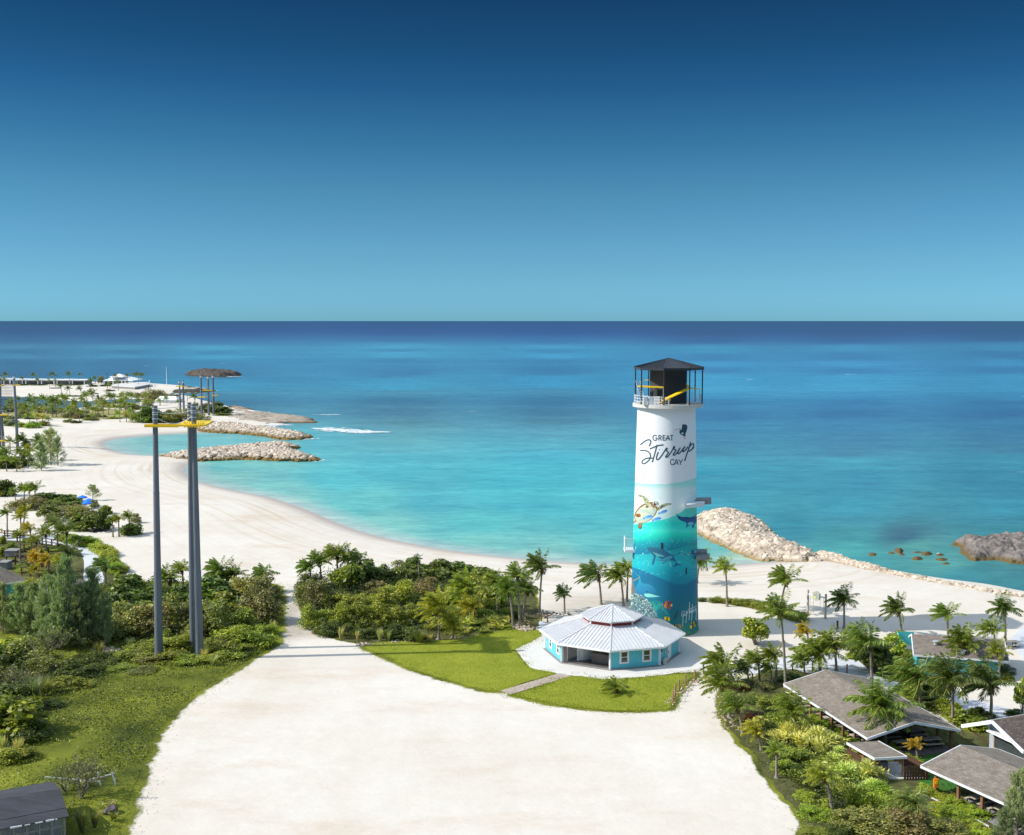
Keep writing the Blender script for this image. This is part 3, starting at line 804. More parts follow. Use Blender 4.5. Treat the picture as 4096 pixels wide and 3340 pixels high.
for x, y, s in ((720, 1536, 1.0), (800, 1612, 0.7), (1005, 1588, 0.9), (980, 1625, 0.7)):
    paint(oval(x, y, 34 * s, 22 * s, 20), (240, 205, 40), tex=lambda c: np.where((np.sin(MX * 0.16) > 0.35)[..., None], np.array((20, 20, 25.)), c))
paint(oval(838, 1612, 30, 22, 10), (60, 100, 170), (225, 160, 50), axis=(1, 0))
paint([(1000, 1600), (1012, 1572), (1028, 1562), (1024, 1592), (1010, 1618)], (20, 22, 40), (235, 195, 40))
for k in range(6):
    x = 800 + k * 16; paint([(790, 1540), (x - 2, 1420 + abs(k - 3) * 20), (x + 3, 1420 + abs(k - 3) * 20), (797, 1540)], (40, 60, 70), soft=0, amt=0.6)
img = np.clip(img, 0, 255) / 255.0
linimg = np.where(img <= 0.04045, img / 12.92, ((img + 0.055) / 1.055) ** 2.4)
lowm = np.clip((MY - 560) / 200, 0, 1)[..., None]
linimg = linimg * 0.86 * (1 - lowm + lowm * np.array([1.15, 1.16, .80]))
cols = linimg
nz, ntc = TH.shape
W = np.stack([VX - T_X, VY - TD, ZZ - GZ], -1)
idx = np.arange(nz * ntc).reshape(nz, ntc)
nxt = np.roll(idx, -1, 1)
q = np.stack([idx[:-1], nxt[:-1], nxt[1:], idx[1:]], -1).reshape(-1, 4)
me = bpy.data.meshes.new('tower_wall')
me.vertices.add(nz * ntc); me.vertices.foreach_set('co', W.reshape(-1).astype(np.float32))
me.loops.add(q.size); me.loops.foreach_set('vertex_index', q.reshape(-1).astype(np.int32))
me.polygons.add(len(q)); me.polygons.foreach_set('loop_start', np.arange(0, q.size, 4, dtype=np.int32))
me.polygons.foreach_set('use_smooth', np.ones(len(q), bool))
me.update(calc_edges=True)
mm = mat('painted_tower_render', (1, 1, 1), 0.6, 0.05, 0.6, bump=0.08, bscale=4)
N, L = nodes_of(mm)
at = N.new('ShaderNodeAttribute'); at.attribute_name = 'paint'
mx = N.new('ShaderNodeMix'); mx.data_type = 'RGBA'; mx.blend_type = 'MULTIPLY'; mx.inputs[0].default_value = 1
b = N['Principled BSDF']
src = b.inputs['Base Color'].links[0].from_socket
L.new(src, mx.inputs[6]); L.new(at.outputs['Color'], mx.inputs[7]); L.new(mx.outputs[2], b.inputs['Base Color'])
me.materials.append(mm)
wall = link('wall', me, tower)
set_col(wall, 'paint', cols)

# ---- lettering and emblem, painted strokes standing a few millimetres proud
MT['ink'] = mat('dark_teal_lettering', (0.015, 0.065, 0.10), 0.6, 0.05, 2)
MT['pink'] = mat('coral_pink_paint', (0.72, 0.17, 0.12), 0.6, 0.05, 2)
MT['sign'] = mat('pale_signature_paint', (0.62, 0.72, 0.75), 0.6, 0.05, 2)
def stroke(mb, pts, wd, fz, smooth=6, lift=0.02, mi=0):
    if smooth: pts = smooth_line(pts, smooth)
    # resample
    out = [pts[0]]
    for a, b_ in zip(pts[:-1], pts[1:]):
        n = max(1, int(math.dist(a, b_) / 9))
        out += [(a[0] + (b_[0] - a[0]) * k / n, a[1] + (b_[1] - a[1]) * k / n) for k in range(1, n + 1)]
    Lp, Rp = [], []
    for i, p in enumerate(out):
        a, b_ = out[max(i - 1, 0)], out[min(i + 1, len(out) - 1)]
        dx, dy = b_[0] - a[0], b_[1] - a[1]
        l = math.hypot(dx, dy) or 1
        nx, ny = -dy / l * wd / 2, dx / l * wd / 2
        for lst, s in ((Lp, 1), (Rp, -1)):
            w, nrm = tower_hit(*fz(p[0] + s * nx, p[1] + s * ny))
            lst.append(w + nrm * lift)
    vs = Lp + Rp; n = len(Lp)
    mb.add(vs, [(i, i + 1, n + i + 1, n + i) for i in range(n - 1)], mi)
def patch(mb, poly, fz, lift=0.02, mi=0):
    vs = []
    for p in poly:
        w, nrm = tower_hit(*fz(*p)); vs.append(w + nrm * lift)
    mb.add(vs, [tuple(range(len(vs)))], mi)
mb = MB()
sw_ = 15.5
for s in ([(478, 1198), (520, 1165), (560, 1141), (598, 1133), (622, 1148), (618, 1178), (598, 1213)],
          [(476, 1268), (530, 1268), (580, 1280), (610, 1308), (618, 1345), (602, 1385), (562, 1420), (522, 1437), (502, 1424), (508, 1398), (545, 1374), (600, 1363), (646, 1366)],
          [(608, 1249), (670, 1225), (735, 1204), (797, 1198)],
          [(708, 1197), (688, 1270), (664, 1348), (644, 1418)],
          [(726, 1285), (707, 1332), (700, 1365), (710, 1384), (738, 1371), (775, 1326), (812, 1275), (840, 1238), (846, 1248), (834, 1266), (850, 1282), (864, 1292), (842, 1326), (826, 1348), (846, 1352), (884, 1314), (920, 1262), (942, 1218), (950, 1230), (938, 1246), (956, 1258), (968, 1268), (946, 1298), (930, 1322), (950, 1326), (988, 1292), (1014, 1250)],
          [(1028, 1232), (1002, 1276), (992, 1302), (1008, 1308), (1042, 1278), (1076, 1234)],
          [(1094, 1214), (1068, 1258), (1066, 1284), (1098, 1264), (1132, 1222)],
          [(1172, 1164), (1146, 1240), (1116, 1320), (1088, 1402)],
          [(1148, 1228), (1184, 1191), (1208, 1184), (1214, 1205), (1192, 1248), (1160, 1272), (1142, 1280)],
          [(1150, 1278), (1180, 1258), (1205, 1238), (1218, 1226)]):
    stroke(mb, [(850 + (x - 850) * .915, y) for x, y in s], sw_, T1)
stroke(mb, [(749, 1262), (753, 1254)], 16, T1, 0)
def letter(mb, ch, x0, x1, y0, y1, fz, wd):
    def p(u, v): return (x0 + (x1 - x0) * u, y1 + (y0 - y1) * v)
    S = {'G': [([(0.93, 0.8), (0.7, 0.97), (0.4, 0.98), (0.1, 0.75), (0.03, 0.45), (0.18, 0.13), (0.5, 0.0), (0.8, 0.08), (0.97, 0.3), (0.98, 0.46)], 5), ([(0.98, 0.46), (0.58, 0.46)], 0)],
         'R': [([(0.08, 0), (0.08, 1)], 0), ([(0.08, 0.97), (0.5, 0.96), (0.8, 0.85), (0.82, 0.62), (0.55, 0.48), (0.08, 0.48)], 4), ([(0.45, 0.48), (0.95, 0)], 0)],
         'E': [([(0.08, 0), (0.08, 1)], 0), ([(0.08, 0.95), (0.95, 0.95)], 0), ([(0.08, 0.5), (0.9, 0.5)], 0), ([(0.08, 0.05), (0.95, 0.05)], 0)],
         'A': [([(0.0, 0), (0.5, 1)], 0), ([(0.5, 1), (1.0, 0)], 0), ([(0.2, 0.33), (0.8, 0.33)], 0)],
         'T': [([(0.0, 0.95), (1.0, 0.95)], 0), ([(0.5, 0.95), (0.5, 0)], 0)],
         'C': [([(0.97, 0.8), (0.72, 0.97), (0.42, 0.98), (0.1, 0.75), (0.03, 0.47), (0.16, 0.14), (0.5, 0.0), (0.76, 0.06), (0.98, 0.22)], 5)],
         'Y': [([(0.0, 1), (0.5, 0.45)], 0), ([(1.0, 1), (0.5, 0.45)], 0), ([(0.5, 0.45), (0.5, 0)], 0)],
         'U': [([(0.06, 1), (0.06, 0.3), (0.25, 0.03), (0.6, 0.02), (0.9, 0.25), (0.94, 1)], 4)],
         'V': [([(0.0, 1), (0.5, 0)], 0), ([(1.0, 1), (0.5, 0)], 0)]}
    for pts, sm in S[ch]:
        stroke(mb, [p(*q_) for q_ in pts], wd, fz, sm)
for ch, a, b_ in (('G', 666, 722), ('R', 740, 778), ('E', 792, 826), ('A', 830, 882), ('T', 884, 926)):
    letter(mb, ch, a, b_, 1076, 1141, T1, 10.5)
for ch, a, b_ in (('C', 888, 936), ('A', 938, 990), ('Y', 992, 1044)):
    letter(mb, ch, a, b_, 1381, 1449, T1, 10.5)
mb.build('lettering', MT['ink'], tower)
mb = MB()
patch(mb, [(1040, 936), (1052, 940), (1060, 936), (1068, 942), (1080, 938), (1089, 946), (1098, 951), (1102, 968), (1101, 990), (1094, 1015), (1086, 1040), (1078, 1056), (1080, 1086), (1066, 1091), (1048, 1080), (1020, 1068), (1004, 1050), (1000, 1030), (1010, 1012), (1007, 1003), (1000, 1002), (1002, 995), (1012, 994), (1018, 1003), (1019, 1018), (1030, 1000), (1034, 965)], T1)
ib = mb.build('bird_emblem', MT['ink'], tower)
for nm_, pp_ in (('bird_beak', [(1002, 998), (975, 998), (952, 1006), (938, 1018)]), ('bird_leg', [(1056, 1088), (1059, 1108), (1066, 1126)]), ('bird_leg', [(1070, 1090), (1074, 1106), (1082, 1122)])):
    mb = MB(); stroke(mb, pp_, 6, T1); mb.build(nm_, MT['pink'], ib)
mb = MB()
for s, sm in (([(903, 1452), (880, 1462), (873, 1490), (876, 1508), (892, 1500), (893, 1482)], 4), ([(888, 1500), (885, 1560), (883, 1616)], 2), ([(900, 1470), (899, 1496), (908, 1502), (917, 1494), (920, 1452)], 4), ([(922, 1450), (930, 1474), (943, 1448)], 0), ([(930, 1474), (922, 1530), (917, 1582)], 2),
              ([(955, 1356), (954, 1450), (950, 1548)], 2), ([(985, 1378), (982, 1470), (976, 1560)], 2), ([(938, 1438), (985, 1422), (1034, 1398)], 2), ([(1022, 1420), (1027, 1470), (1023, 1544)], 2)):
    stroke(mb, s, 5.0, T2, sm)
for ch, a, b_, dy in (('A', 948, 964, 0), ('R', 967, 978, -5), ('V', 982, 996, -10), ('E', 999, 1009, -15), ('Y', 1013, 1030, -22)):
    letter(mb, ch, a, b_, 1448 + dy, 1478 + dy, T2, 4.2)
stroke(mb, oval(1036, 1548, 9, 11, 0) + [(1045, 1548)], 2.5, T2, 0)
mb.build('signature', MT['sign'], tower)
# slit windows
for x0, x1, y0, y1 in ((652, 672, 724, 788), (914, 928, 990, 1058)):
    a, n1 = tower_hit(*T2((x0 + x1) / 2, (y0 + y1) / 2))
    mb = MB()
    mb.bar(a + Vector((0, 0, -M((y1 - y0) / 2.671 / 2, TD))) + n1 * 0.0, a + Vector((0, 0, M((y1 - y0) / 2.671 / 2, TD))), M((x1 - x0) / 2.671, TD), 0.1, up=n1)
    mb.build('slit_window', MT['dark'], tower)

# ---- deck, posts, roof, lookout
AX = Vector((PD(*T1(856, 690), TD).x, TD, 0))
DZ = T_ZD
mb = MB()
ring = lambda r, z, n=64: [(AX.x + r * math.cos(2 * math.pi * k / n), AX.y + r * math.sin(2 * math.pi * k / n), z) for k in range(n)]
mb.prism(ring(DECK_R, 0), DZ - 0.42, DZ)
mb.build('deck_slab', MT['concrete'], tower)
OC = [R(-15 - 45 * k) for k in range(8)]
E_R = M(443 / 3.156, TD)
EZ = Zat(T1(868, 214)) ; PZ = Zat(T1(868, 92)) - 0.1
RC = Vector((PD(*T1(869, 214), TD).x, TD, 0))
ov = lambda r, z: [Vector((RC.x + r * math.cos(a), RC.y + r * math.sin(a), z)) for a in OC]
mb = MB()
ev, ap = ov(E_R, EZ), Vector((RC.x, RC.y, PZ))
for k in range(8):
    a, b_ = ev[k], ev[(k + 1) % 8]
    mb.add([a, b_, ap], [(0, 1, 2)])
    mb.add([a, b_, b_ - Vector((0, 0, .32)), a - Vector((0, 0, .32))], [(0, 1, 2, 3)])
    mb.bar(a + Vector((0, 0, .02)), ap, 0.16, 0.1)
    n = 13
    for j in range(1, n):
        t = j / n
        e0 = a.lerp(b_, t)
        s = 1 - abs(2 * t - 1)
        m_ = (a + b_) / 2
        top = e0 + (ap - m_) * s * 0.985
        mb.bar(e0 + Vector((0, 0, .015)), top + Vector((0, 0, .015)), 0.05, 0.07)
mb.add([p - Vector((0, 0, .3)) for p in ev], [tuple(range(8))])
mb.build('roof', MT['blackroof'], tower)
pv = ov(E_R * 0.955, 0)
for k in range(8):
    mb = MB(); mb.tube([(pv[k].x, pv[k].y, DZ - 0.05), (pv[k].x, pv[k].y, EZ - 0.1)], 0.085, 8)
    mb.build('post', MT['black'], tower)
# dark cabin turned a quarter
bx = [PD(*T1(628, 600), TD + 0.3), PD(*T1(800, 665), TD - 2.0), PD(*T1(1095, 640), TD - 0.4)]
c0, c1, c2 = [Vector((p.x, p.y, 0)) for p in bx]
c3 = c0 + c2 - c1
CZ = PD(*T1(800, 262), TD - 2.0).z
mb = MB(); mb.prism([c0, c1, c2, c3], DZ, CZ)
for p in (c0, c1, c2, c3, (c0 + c1) / 2, (c1 + c2) / 2, c1.lerp(c2, .3), c1.lerp(c2, .75)):
    mb.bar((p.x, p.y, CZ - .02), (p.x, p.y, EZ - 0.28), .14, .14)
cab = mb.build('lookout_cabin', MT['darkbox'], tower)
dirL = (c0 - c1).normalized(); nL = Vector((dirL.y, -dirL.x, 0)); nL = nL if nL.y < 0 else -nL
mb = MB()
pc = c1.lerp(c0, 0.45) + nL * .03
mb.bar((pc.x, pc.y, DZ + .05), (pc.x, pc.y, DZ + 2.3), .05, 1.1, up=nL)
mb.build('door', MT['galv'], tower)
# yellow landing on the left, on thin steel legs
yz = PD(*T1(640, 462), TD - 2.6).z
lp = [PD(*T1(470, 446), TD - .2), PD(*T1(520, 440), TD + .3), PD(*T1(806, 466), TD - 2.4), PD(*T1(800, 470), TD - 3.0), PD(*T1(500, 464), TD - 2.2)]
lp = [Vector((p.x, p.y, yz)) for p in lp]
mb = MB(); mb.slab(lp, .14); mb.slab([Vector((p.x, p.y, 0)) + Vector((0, 0, yz + .75)) for p in (PD(*T1(562, 410), TD + 1.6), PD(*T1(626, 412), TD + 1.4), PD(*T1(626, 420), TD + .9), PD(*T1(562, 420), TD + 1.1))], .1)
mb.build('yellow_landing', MT['yellow'], tower)
for p in lp:
    mb = MB(); mb.tube([(p.x * .985 + AX.x * .015, p.y * .985 + AX.y * .015, DZ), (p.x * .985 + AX.x * .015, p.y * .985 + AX.y * .015, yz - .12)], .045, 6); mb.build('landing_leg', MT['galv'], tower)
mb = MB()
a0, a1 = PD(*T1(545, 655), TD - 2.6), PD(*T1(480, 385), TD - 2.0)
for o_ in (-.28, .28):
    mb.bar(a0 + Vector((o_, 0, 0)), a1 + Vector((o_, 0, 0)), .07, .07)
for k in range(9):
    q0 = a0.lerp(a1, (k + .5) / 9.5); mb.bar(q0 - Vector((.28, 0, 0)), q0 + Vector((.28, 0, 0)), .05, .1)
mb.build('access_ladder', MT['galv'], tower)
# pale guard rail round the front left of the deck
def railing(name, angs, r, h, m, bars=3, post_step=1):
    mb = MB()
    pts = [Vector((AX.x + r * math.cos(a), AX.y + r * math.sin(a), DZ)) for a in angs]
    for i, p in enumerate(pts):
        mb.tube([p, p + Vector((0, 0, h))], .04, 6)
        if i:
            for k in range(1, bars + 1):
                zz_ = Vector((0, 0, h * k / bars)); mb.bar(pts[i - 1] + zz_, p + zz_, .05, .05)
    return mb.build(name, m, tower)
railing('guard_rail', [R(a) for a in (168, 178, 188, 198, 208, 218, 228)], DECK_R * .95, 1.15, MT['white'])
railing('guard_rail', [R(a) for a in (240, 246, 252, 258, 264)], DECK_R * .93, 1.1, MT['white'])
railing('guard_rail', [R(a) for a in (320, 332, 344, 356, 8)], DECK_R * .95, 1.15, MT['galv'])
# yellow sloping walkway on the right with steps
mb = MB()
w0, w1 = PD(*T1(1240, 492), TD - 1.2), PD(*T1(1165, 484), TD - 1.9)
w2, w3 = PD(*T1(1100, 492), TD - 2.6), PD(*T1(835, 618), TD - 4.0)
def deckbar(mb, a, b_, wd):
    mb.bar(a, b_, wd, .12)
deckbar(mb, w0, w1, 1.0)
mb.add([w1 + Vector((0, .5, .06)), w1 + Vector((0, -.5, .0)), w2 + Vector((0, -.5, .0)), w2 + Vector((-.1, .6, .75))], [(0, 1, 2, 3)])
deckbar(mb, w2, w3, .95)
for x0, x1, y in ((828, 885, 628), (790, 868, 640), (757, 822, 664)):
    a, b_ = PD(*T1(x0, y), TD - 4.0), PD(*T1(x1, y), TD - 3.9); mb.bar(a, b_, .7, .1)
mb.build('yellow_walkway', MT['yellow'], tower)
for x, y, d in ((1255, 498, -1.2), (1195, 500, -1.6), (1162, 505, -1.9), (1110, 520, -2.5), (880, 625, -3.9), (822, 640, -3.9)):
    p = PD(*T1(x, y), TD + d); mb = MB(); mb.tube([(p.x, p.y, DZ), p], .045, 6); mb.build('walkway_leg', MT['galv'], tower)
# grey bench-like boxes and cable drums on the deck
for x, y, w in ((712, 660, .9), (640, 665, .5), (570, 660, .5)):
    p = PD(*T1(x, y), TD - 3.4); mb = MB(); mb.box((p.x, p.y, DZ + .55), (w, .5, 1.1)); mb.build('locker', MT['offwhite'], tower)
# landing slabs cantilevered from the wall
def ledge(pts, D, t, m):
    vs = [PD(*T2(x, y), TD + d) for (x, y), d in zip(pts, D)]
    z = sum(v.z for v in vs) / len(vs)
    mb = MB(); mb.slab([Vector((v.x, v.y, z)) for v in vs], t); return mb.build('landing_ledge', m, tower)
ledge([(925, 290), (1118, 297), (1118, 290), (925, 284)], (-4.9, -3.0, -.4, -2.2), .5, MT['offwhite'])
ledge([(1000, 255), (1190, 262), (1190, 250), (1000, 246)], (-2.0, -1.5, 1.0, .6), .6, MT['grey'])
ledge([(1025, 862), (1172, 862), (1172, 850), (1025, 850)], (-3.4, -2.6, -.6, -1.0), .45, MT['grey'])
ledge([(1000, 808), (1142, 812), (1142, 800), (1000, 798)], (-1.5, -1.2, .8, .6), .5, MT['grey'])
mb = MB()
p = PD(*T2(303, 800), TD); 
mb.box((p.x + .5, p.y, p.z), (2.1, 2.2, .35))
bal = mb.build('balcony', MT['offwhite'], tower)
mb = MB()
for k in range(8):
    xx = p.x - .5 + k * .26; mb.tube([(xx, p.y - 1.0, p.z + .15), (xx, p.y - 1.0, p.z + 1.75)], .03, 5)
mb.bar((p.x - .5, p.y - 1.0, p.z + 1.75), (p.x + 1.4, p.y - 1.0, p.z + 1.75), .06, .06)
for k in range(8):
    yy = p.y - 1.0 + k * .28; mb.tube([(p.x - .5, yy, p.z + .15), (p.x - .5, yy, p.z + 1.75)], .03, 5)
mb.bar((p.x - .5, p.y - 1.0, p.z + 1.75), (p.x - .5, p.y + 1.0, p.z + 1.75), .06, .06)
mb.build('balcony_rail', MT['offwhite'], tower)
# ------------------------------------------------------------------ octagonal kiosk house
OZ = GZ + 2.62
oc = P(*ZO(1059, 411), OZ)
OD = oc.y
OR = M(695 / 2.3656, OD)
A0 = 173.9
def oct_pt(k, r, z): 
    a = R(A0 + 45 * k); return Vector((oc.x + r * math.cos(a), oc.y + r * math.sin(a), z))
house = thing('octagonal_house', (oc.x, oc.y, GZ), 'eight-sided turquoise house with white two-tier metal roof and open porch', 'house')
z_top = OZ + 1.95 ; z_up = PD(*ZO(1052, 254), OD).z ; z_apex = PD(*ZO(1047, 158), OD).z
r_in = OR * .40 ; r_up = M(307 / 2.3656, OD)
z_top = z_up - .62
def facet_roof(mb, r0, z0, r1, z1, nseam, mi=0, th=.16):
    for k in range(8):
        a, b = oct_pt(k, r0, z0), oct_pt(k + 1, r0, z0)
        c, d = oct_pt(k + 1, max(r1, .001), z1), oct_pt(k, max(r1, .001), z1)
        mb.quad(a, b, c, d, mi)
        mb.quad(a, b, b - Vector((0, 0, th)), a - Vector((0, 0, th)), mi)
        mb.bar(a + Vector((0, 0, .03)), d + Vector((0, 0, .03)), .17, .08, mi)
        mid0, mid1 = (a + b) / 2, (c + d) / 2
        for j in range(1, nseam):
            t = j / nseam
            e = a.lerp(b, t)
            # run straight up the slope until it meets a hip or the upper edge
            half0, half1 = (b - a).length / 2, (c - d).length / 2
            off = abs(t - .5) * 2 * half0
            s = 1.0 if off <= half1 else (half0 - off) / (half0 - half1)
            top = e + (mid1 - mid0) * s
            mb.bar(e + Vector((0, 0, .025)), top + Vector((0, 0, .025)), .04, .05, mi)
mb = MB(); facet_roof(mb, OR, OZ, r_in, z_top, 15)
mb.add([oct_pt(k, OR, OZ - .15) for k in range(8)], [tuple(range(8))])
mb.build('lower_roof', MT['roofwhite'], house)
mb = MB(); facet_roof(mb, r_up, z_up, .02, z_apex, 9)
mb.add([oct_pt(k, r_up, z_up - .15) for k in range(8)], [tuple(range(8))])
mb.build('upper_roof', MT['roofwhite'], house)
mb = MB()
for k in range(8):
    mb.quad(oct_pt(k, r_in * .98, z_top - .3), oct_pt(k + 1, r_in * .98, z_top - .3), oct_pt(k + 1, r_in * .98, z_up - .1), oct_pt(k, r_in * .98, z_up - .1))
mb.build('clerestory_wall', MT['red'], house)
for k in range(8):
    p = oct_pt(k, r_in * 1.0, 0); mb = MB(); mb.box((p.x, p.y, (z_top + z_up) / 2 - .1), (.16, .16, z_up - z_top + .3), R(A0 + 45 * k)); mb.build('clerestory_post', MT['white'], house)
# white fascia and gutter
mb = MB()
for k in range(8):
    mb.bar(oct_pt(k, OR + .05, OZ - .13), oct_pt(k + 1, OR + .05, OZ - .13), .14, .2)
mb.build('gutter', MT['white'], house)
WR = OR * .905
WT = OZ - .12
def wall_seg(a, b, z0=GZ, z1=WT, t=.14, m='cyan', name='wall'):
    mb = MB(); mb.bar(Vector((a.x, a.y, (z0 + z1) / 2)), Vector((b.x, b.y, (z0 + z1) / 2)), t, z1 - z0); return mb.build(name, MT[m], house)
wp = [oct_pt(k, WR, GZ) for k in range(8)]
for k in (0, 2, 3, 4, 5, 6, 7):
    wall_seg(wp[k], wp[(k + 1) % 8])
# white corner boards and downpipes
for k in range(8):
    p = oct_pt(k, WR + .03, 0); mb = MB(); mb.box((p.x, p.y, (GZ + WT) / 2), (.24, .24, WT - GZ), R(A0 + 45 * k)); mb.build('corner_board', MT['white'], house)
def onwall(k, t, out, z):
    a, b = wp[k], wp[(k + 1) % 8]
    p = a.lerp(b, t); n = Vector(((a + b) / 2 - Vector((oc.x, oc.y, GZ)))).normalized(); n.z = 0
    return Vector((p.x, p.y, z)) + n * out, (b - a).normalized(), n
def house_window(k, t, w, z0, z1):
    c, tx, n = onwall(k, t, .09, (z0 + z1) / 2)
    fr = .17
    mb = MB()
    for s in (-1, 1): mb.bar(c + tx * s * (w / 2) - Vector((0, 0, (z1 - z0) / 2 + fr / 2)), c + tx * s * (w / 2) + Vector((0, 0, (z1 - z0) / 2 + fr / 2)), fr, .09, up=n)
    for s in (-1, 1): mb.bar(c - tx * (w / 2 - fr / 2) + Vector((0, 0, s * (z1 - z0) / 2)), c + tx * (w / 2 - fr / 2) + Vector((0, 0, s * (z1 - z0) / 2)), .08, fr)
    f = mb.build('window', MT['white'], house)
    mb = MB(); mb.bar(c - tx * (w / 2 - fr / 2) - n * .01, c + tx * (w / 2 - fr / 2) - n * .01, .03, (z1 - z0) - fr); mb.build('pane', MT['glass'], f)
    mb = MB(); mb.bar(c - tx * (w / 2 - fr / 2) + n * .015, c + tx * (w / 2 - fr / 2) + n * .015, .05, .07)
    for s in (-1, 1): mb.bar(c + tx * s * (w / 2 - fr * .75) - Vector((0, 0, (z1 - z0) / 2 - fr)) + n * .012, c + tx * s * (w / 2 - fr * .75) + Vector((0, 0, (z1 - z0) / 2 - fr)) + n * .012, .05, .05, up=n)
    mb.build('sash', MT['white'], f)
for k, ts in ((0, (.30, .76)), (2, (.28, .74))):
    for t in ts: house_window(k, t, 1.05, GZ + .75, GZ + 2.15)
# side wall: narrow bay with lamp, then white door
c, tx, n = onwall(3, .50, .09, GZ + 1.1)
mb = MB(); mb.bar(c - Vector((0, 0, 1.08)), c + Vector((0, 0, 1.12)), 1.15, .08, up=n); dr = mb.build('door', MT['white'], house)
mb = MB(); mb.box(c - tx * .42 + n * .08, (.07, .07, .16)); mb.build('handle', MT['black'], dr)
c, tx, n = onwall(3, .28, .08, GZ + 1.3)
mb = MB(); mb.box(c, (.25, .25, .45), math.atan2(n.y, n.x)); mb.build('meter_box', MT['acunit'], house)
c, tx, n = onwall(3, .10, .12, GZ + 1.75)
mb = MB(); mb.box(c, (.16, .16, .3), math.atan2(n.y, n.x)); mb.tube([c + Vector((0, 0, .15)), c + Vector((0, 0, .3)) - n * .1], .03, 6); mb.build('wall_lamp', MT['black'], house)
c, tx, n = onwall(3, .17, .5, GZ + .36)
mb = MB(); mb.box(c, (.45, .95, .68), math.atan2(n.y, n.x)); ac = mb.build('air_conditioner', MT['acunit'], house)
mb = MB(); mb.tube([c + n * .225, c + n * .25], .26, 16); mb.build('fan_grille', MT['grey'], ac)
# downpipes
def downpipe(k, r):
    g = oct_pt(k, OR - .05, OZ - .22); w = oct_pt(k, WR + .22, OZ - .55)
    mb = MB(); mb.tube([g, w, (w.x, w.y, GZ + .15), (w.x + .2 * math.cos(R(A0 + 45 * k)), w.y + .2 * math.sin(R(A0 + 45 * k)), GZ + .06)], .06, 8); mb.build('downpipe', MT['white'], house)
for k in (0, 1, 2, 3, 4): downpipe(k, 0)
# grey foundation strip under the front-right walls
mb = MB()
pts = [oct_pt(k, WR + .45, 0) for k in range(8)]
mb.prism([(p.x, p.y) for p in pts], GZ - .1, GZ + .11)
mb.build('foundation', MT['grey'], house)
# porch: recess between two corners, dark floor, white inner walls, two glazed doors, counter
nb = ((wp[1] + wp[2]) / 2 - Vector((oc.x, oc.y, GZ))).normalized()
tb = (wp[2] - wp[1]).normalized()
q1, q2 = wp[1] + tb * .15 - nb * .05, wp[2] - tb * .15 - nb * .05
dep = 3.7
i1, i2 = wp[1] - nb * dep + tb * 1.0, wp[2] - nb * dep - tb * .2
mb = MB(); mb.slab([Vector((p.x, p.y, GZ + .16)) for p in (q1, q2, i2, i1)], .04); mb.build('porch_floor', MT['floor'], house)
ia = wp[1] - nb * 1.7 + tb * 2.0
for a, b in ((q1 + tb * .1, ia), (ia, i1 + tb * 2.2), (i1 + tb * 2.2, i2), (i2, q2)):
    wall_seg(a, b, GZ + .12, WT, .1, 'offwhite', 'inner_wall')
def glazed(p, tx, n, w, h):
    c = Vector((p.x, p.y, GZ + .16 + h / 2)) + n * .09
    mb = MB()
    for s in (-1, 1): mb.bar(c + tx * s * w / 2 - Vector((0, 0, h / 2)), c + tx * s * w / 2 + Vector((0, 0, h / 2)), .12, .1, up=n)
    mb.bar(c - tx * w / 2 + Vector((0, 0, h / 2)), c + tx * w / 2 + Vector((0, 0, h / 2)), .1, .12)
    f = mb.build('glazed_door', MT['white'], house)
    mb = MB(); mb.bar(c - tx * (w / 2 - .05), c + tx * (w / 2 - .05), .04, h - .12); mb.build('pane', MT['glass'], f)
d1 = (ia - q1).normalized(); n1 = Vector((d1.y, -d1.x, 0)); n1 = n1 if n1.dot(nb) > 0 else -n1
glazed(q1.lerp(ia, .42), d1, n1, 1.3, 2.1)
glazed((i1 + tb * 2.2).lerp(i2, .30), tb, nb, 1.1, 2.1)
cc = q2 - nb * 1.9 - tb * 1.7
mb = MB(); mb.bar(Vector((cc.x, cc.y, GZ + .68)) - tb * 1.35, Vector((cc.x, cc.y, GZ + .68)) + tb * 1.35, .75, 1.05)
ct = mb.build('service_counter', MT['counter'], house)
mb = MB(); mb.bar(Vector((cc.x, cc.y, GZ + 1.24)) - tb * 1.45, Vector((cc.x, cc.y, GZ + 1.24)) + tb * 1.45, .9, .08); mb.build('counter_top', MT['counter'], ct)
for p in (wp[1] + tb * .35,):
    mb = MB(); mb.box((p.x, p.y, (GZ + WT) / 2), (.34, .34, WT - GZ)); mb.build('porch_post', MT['counter'], house)

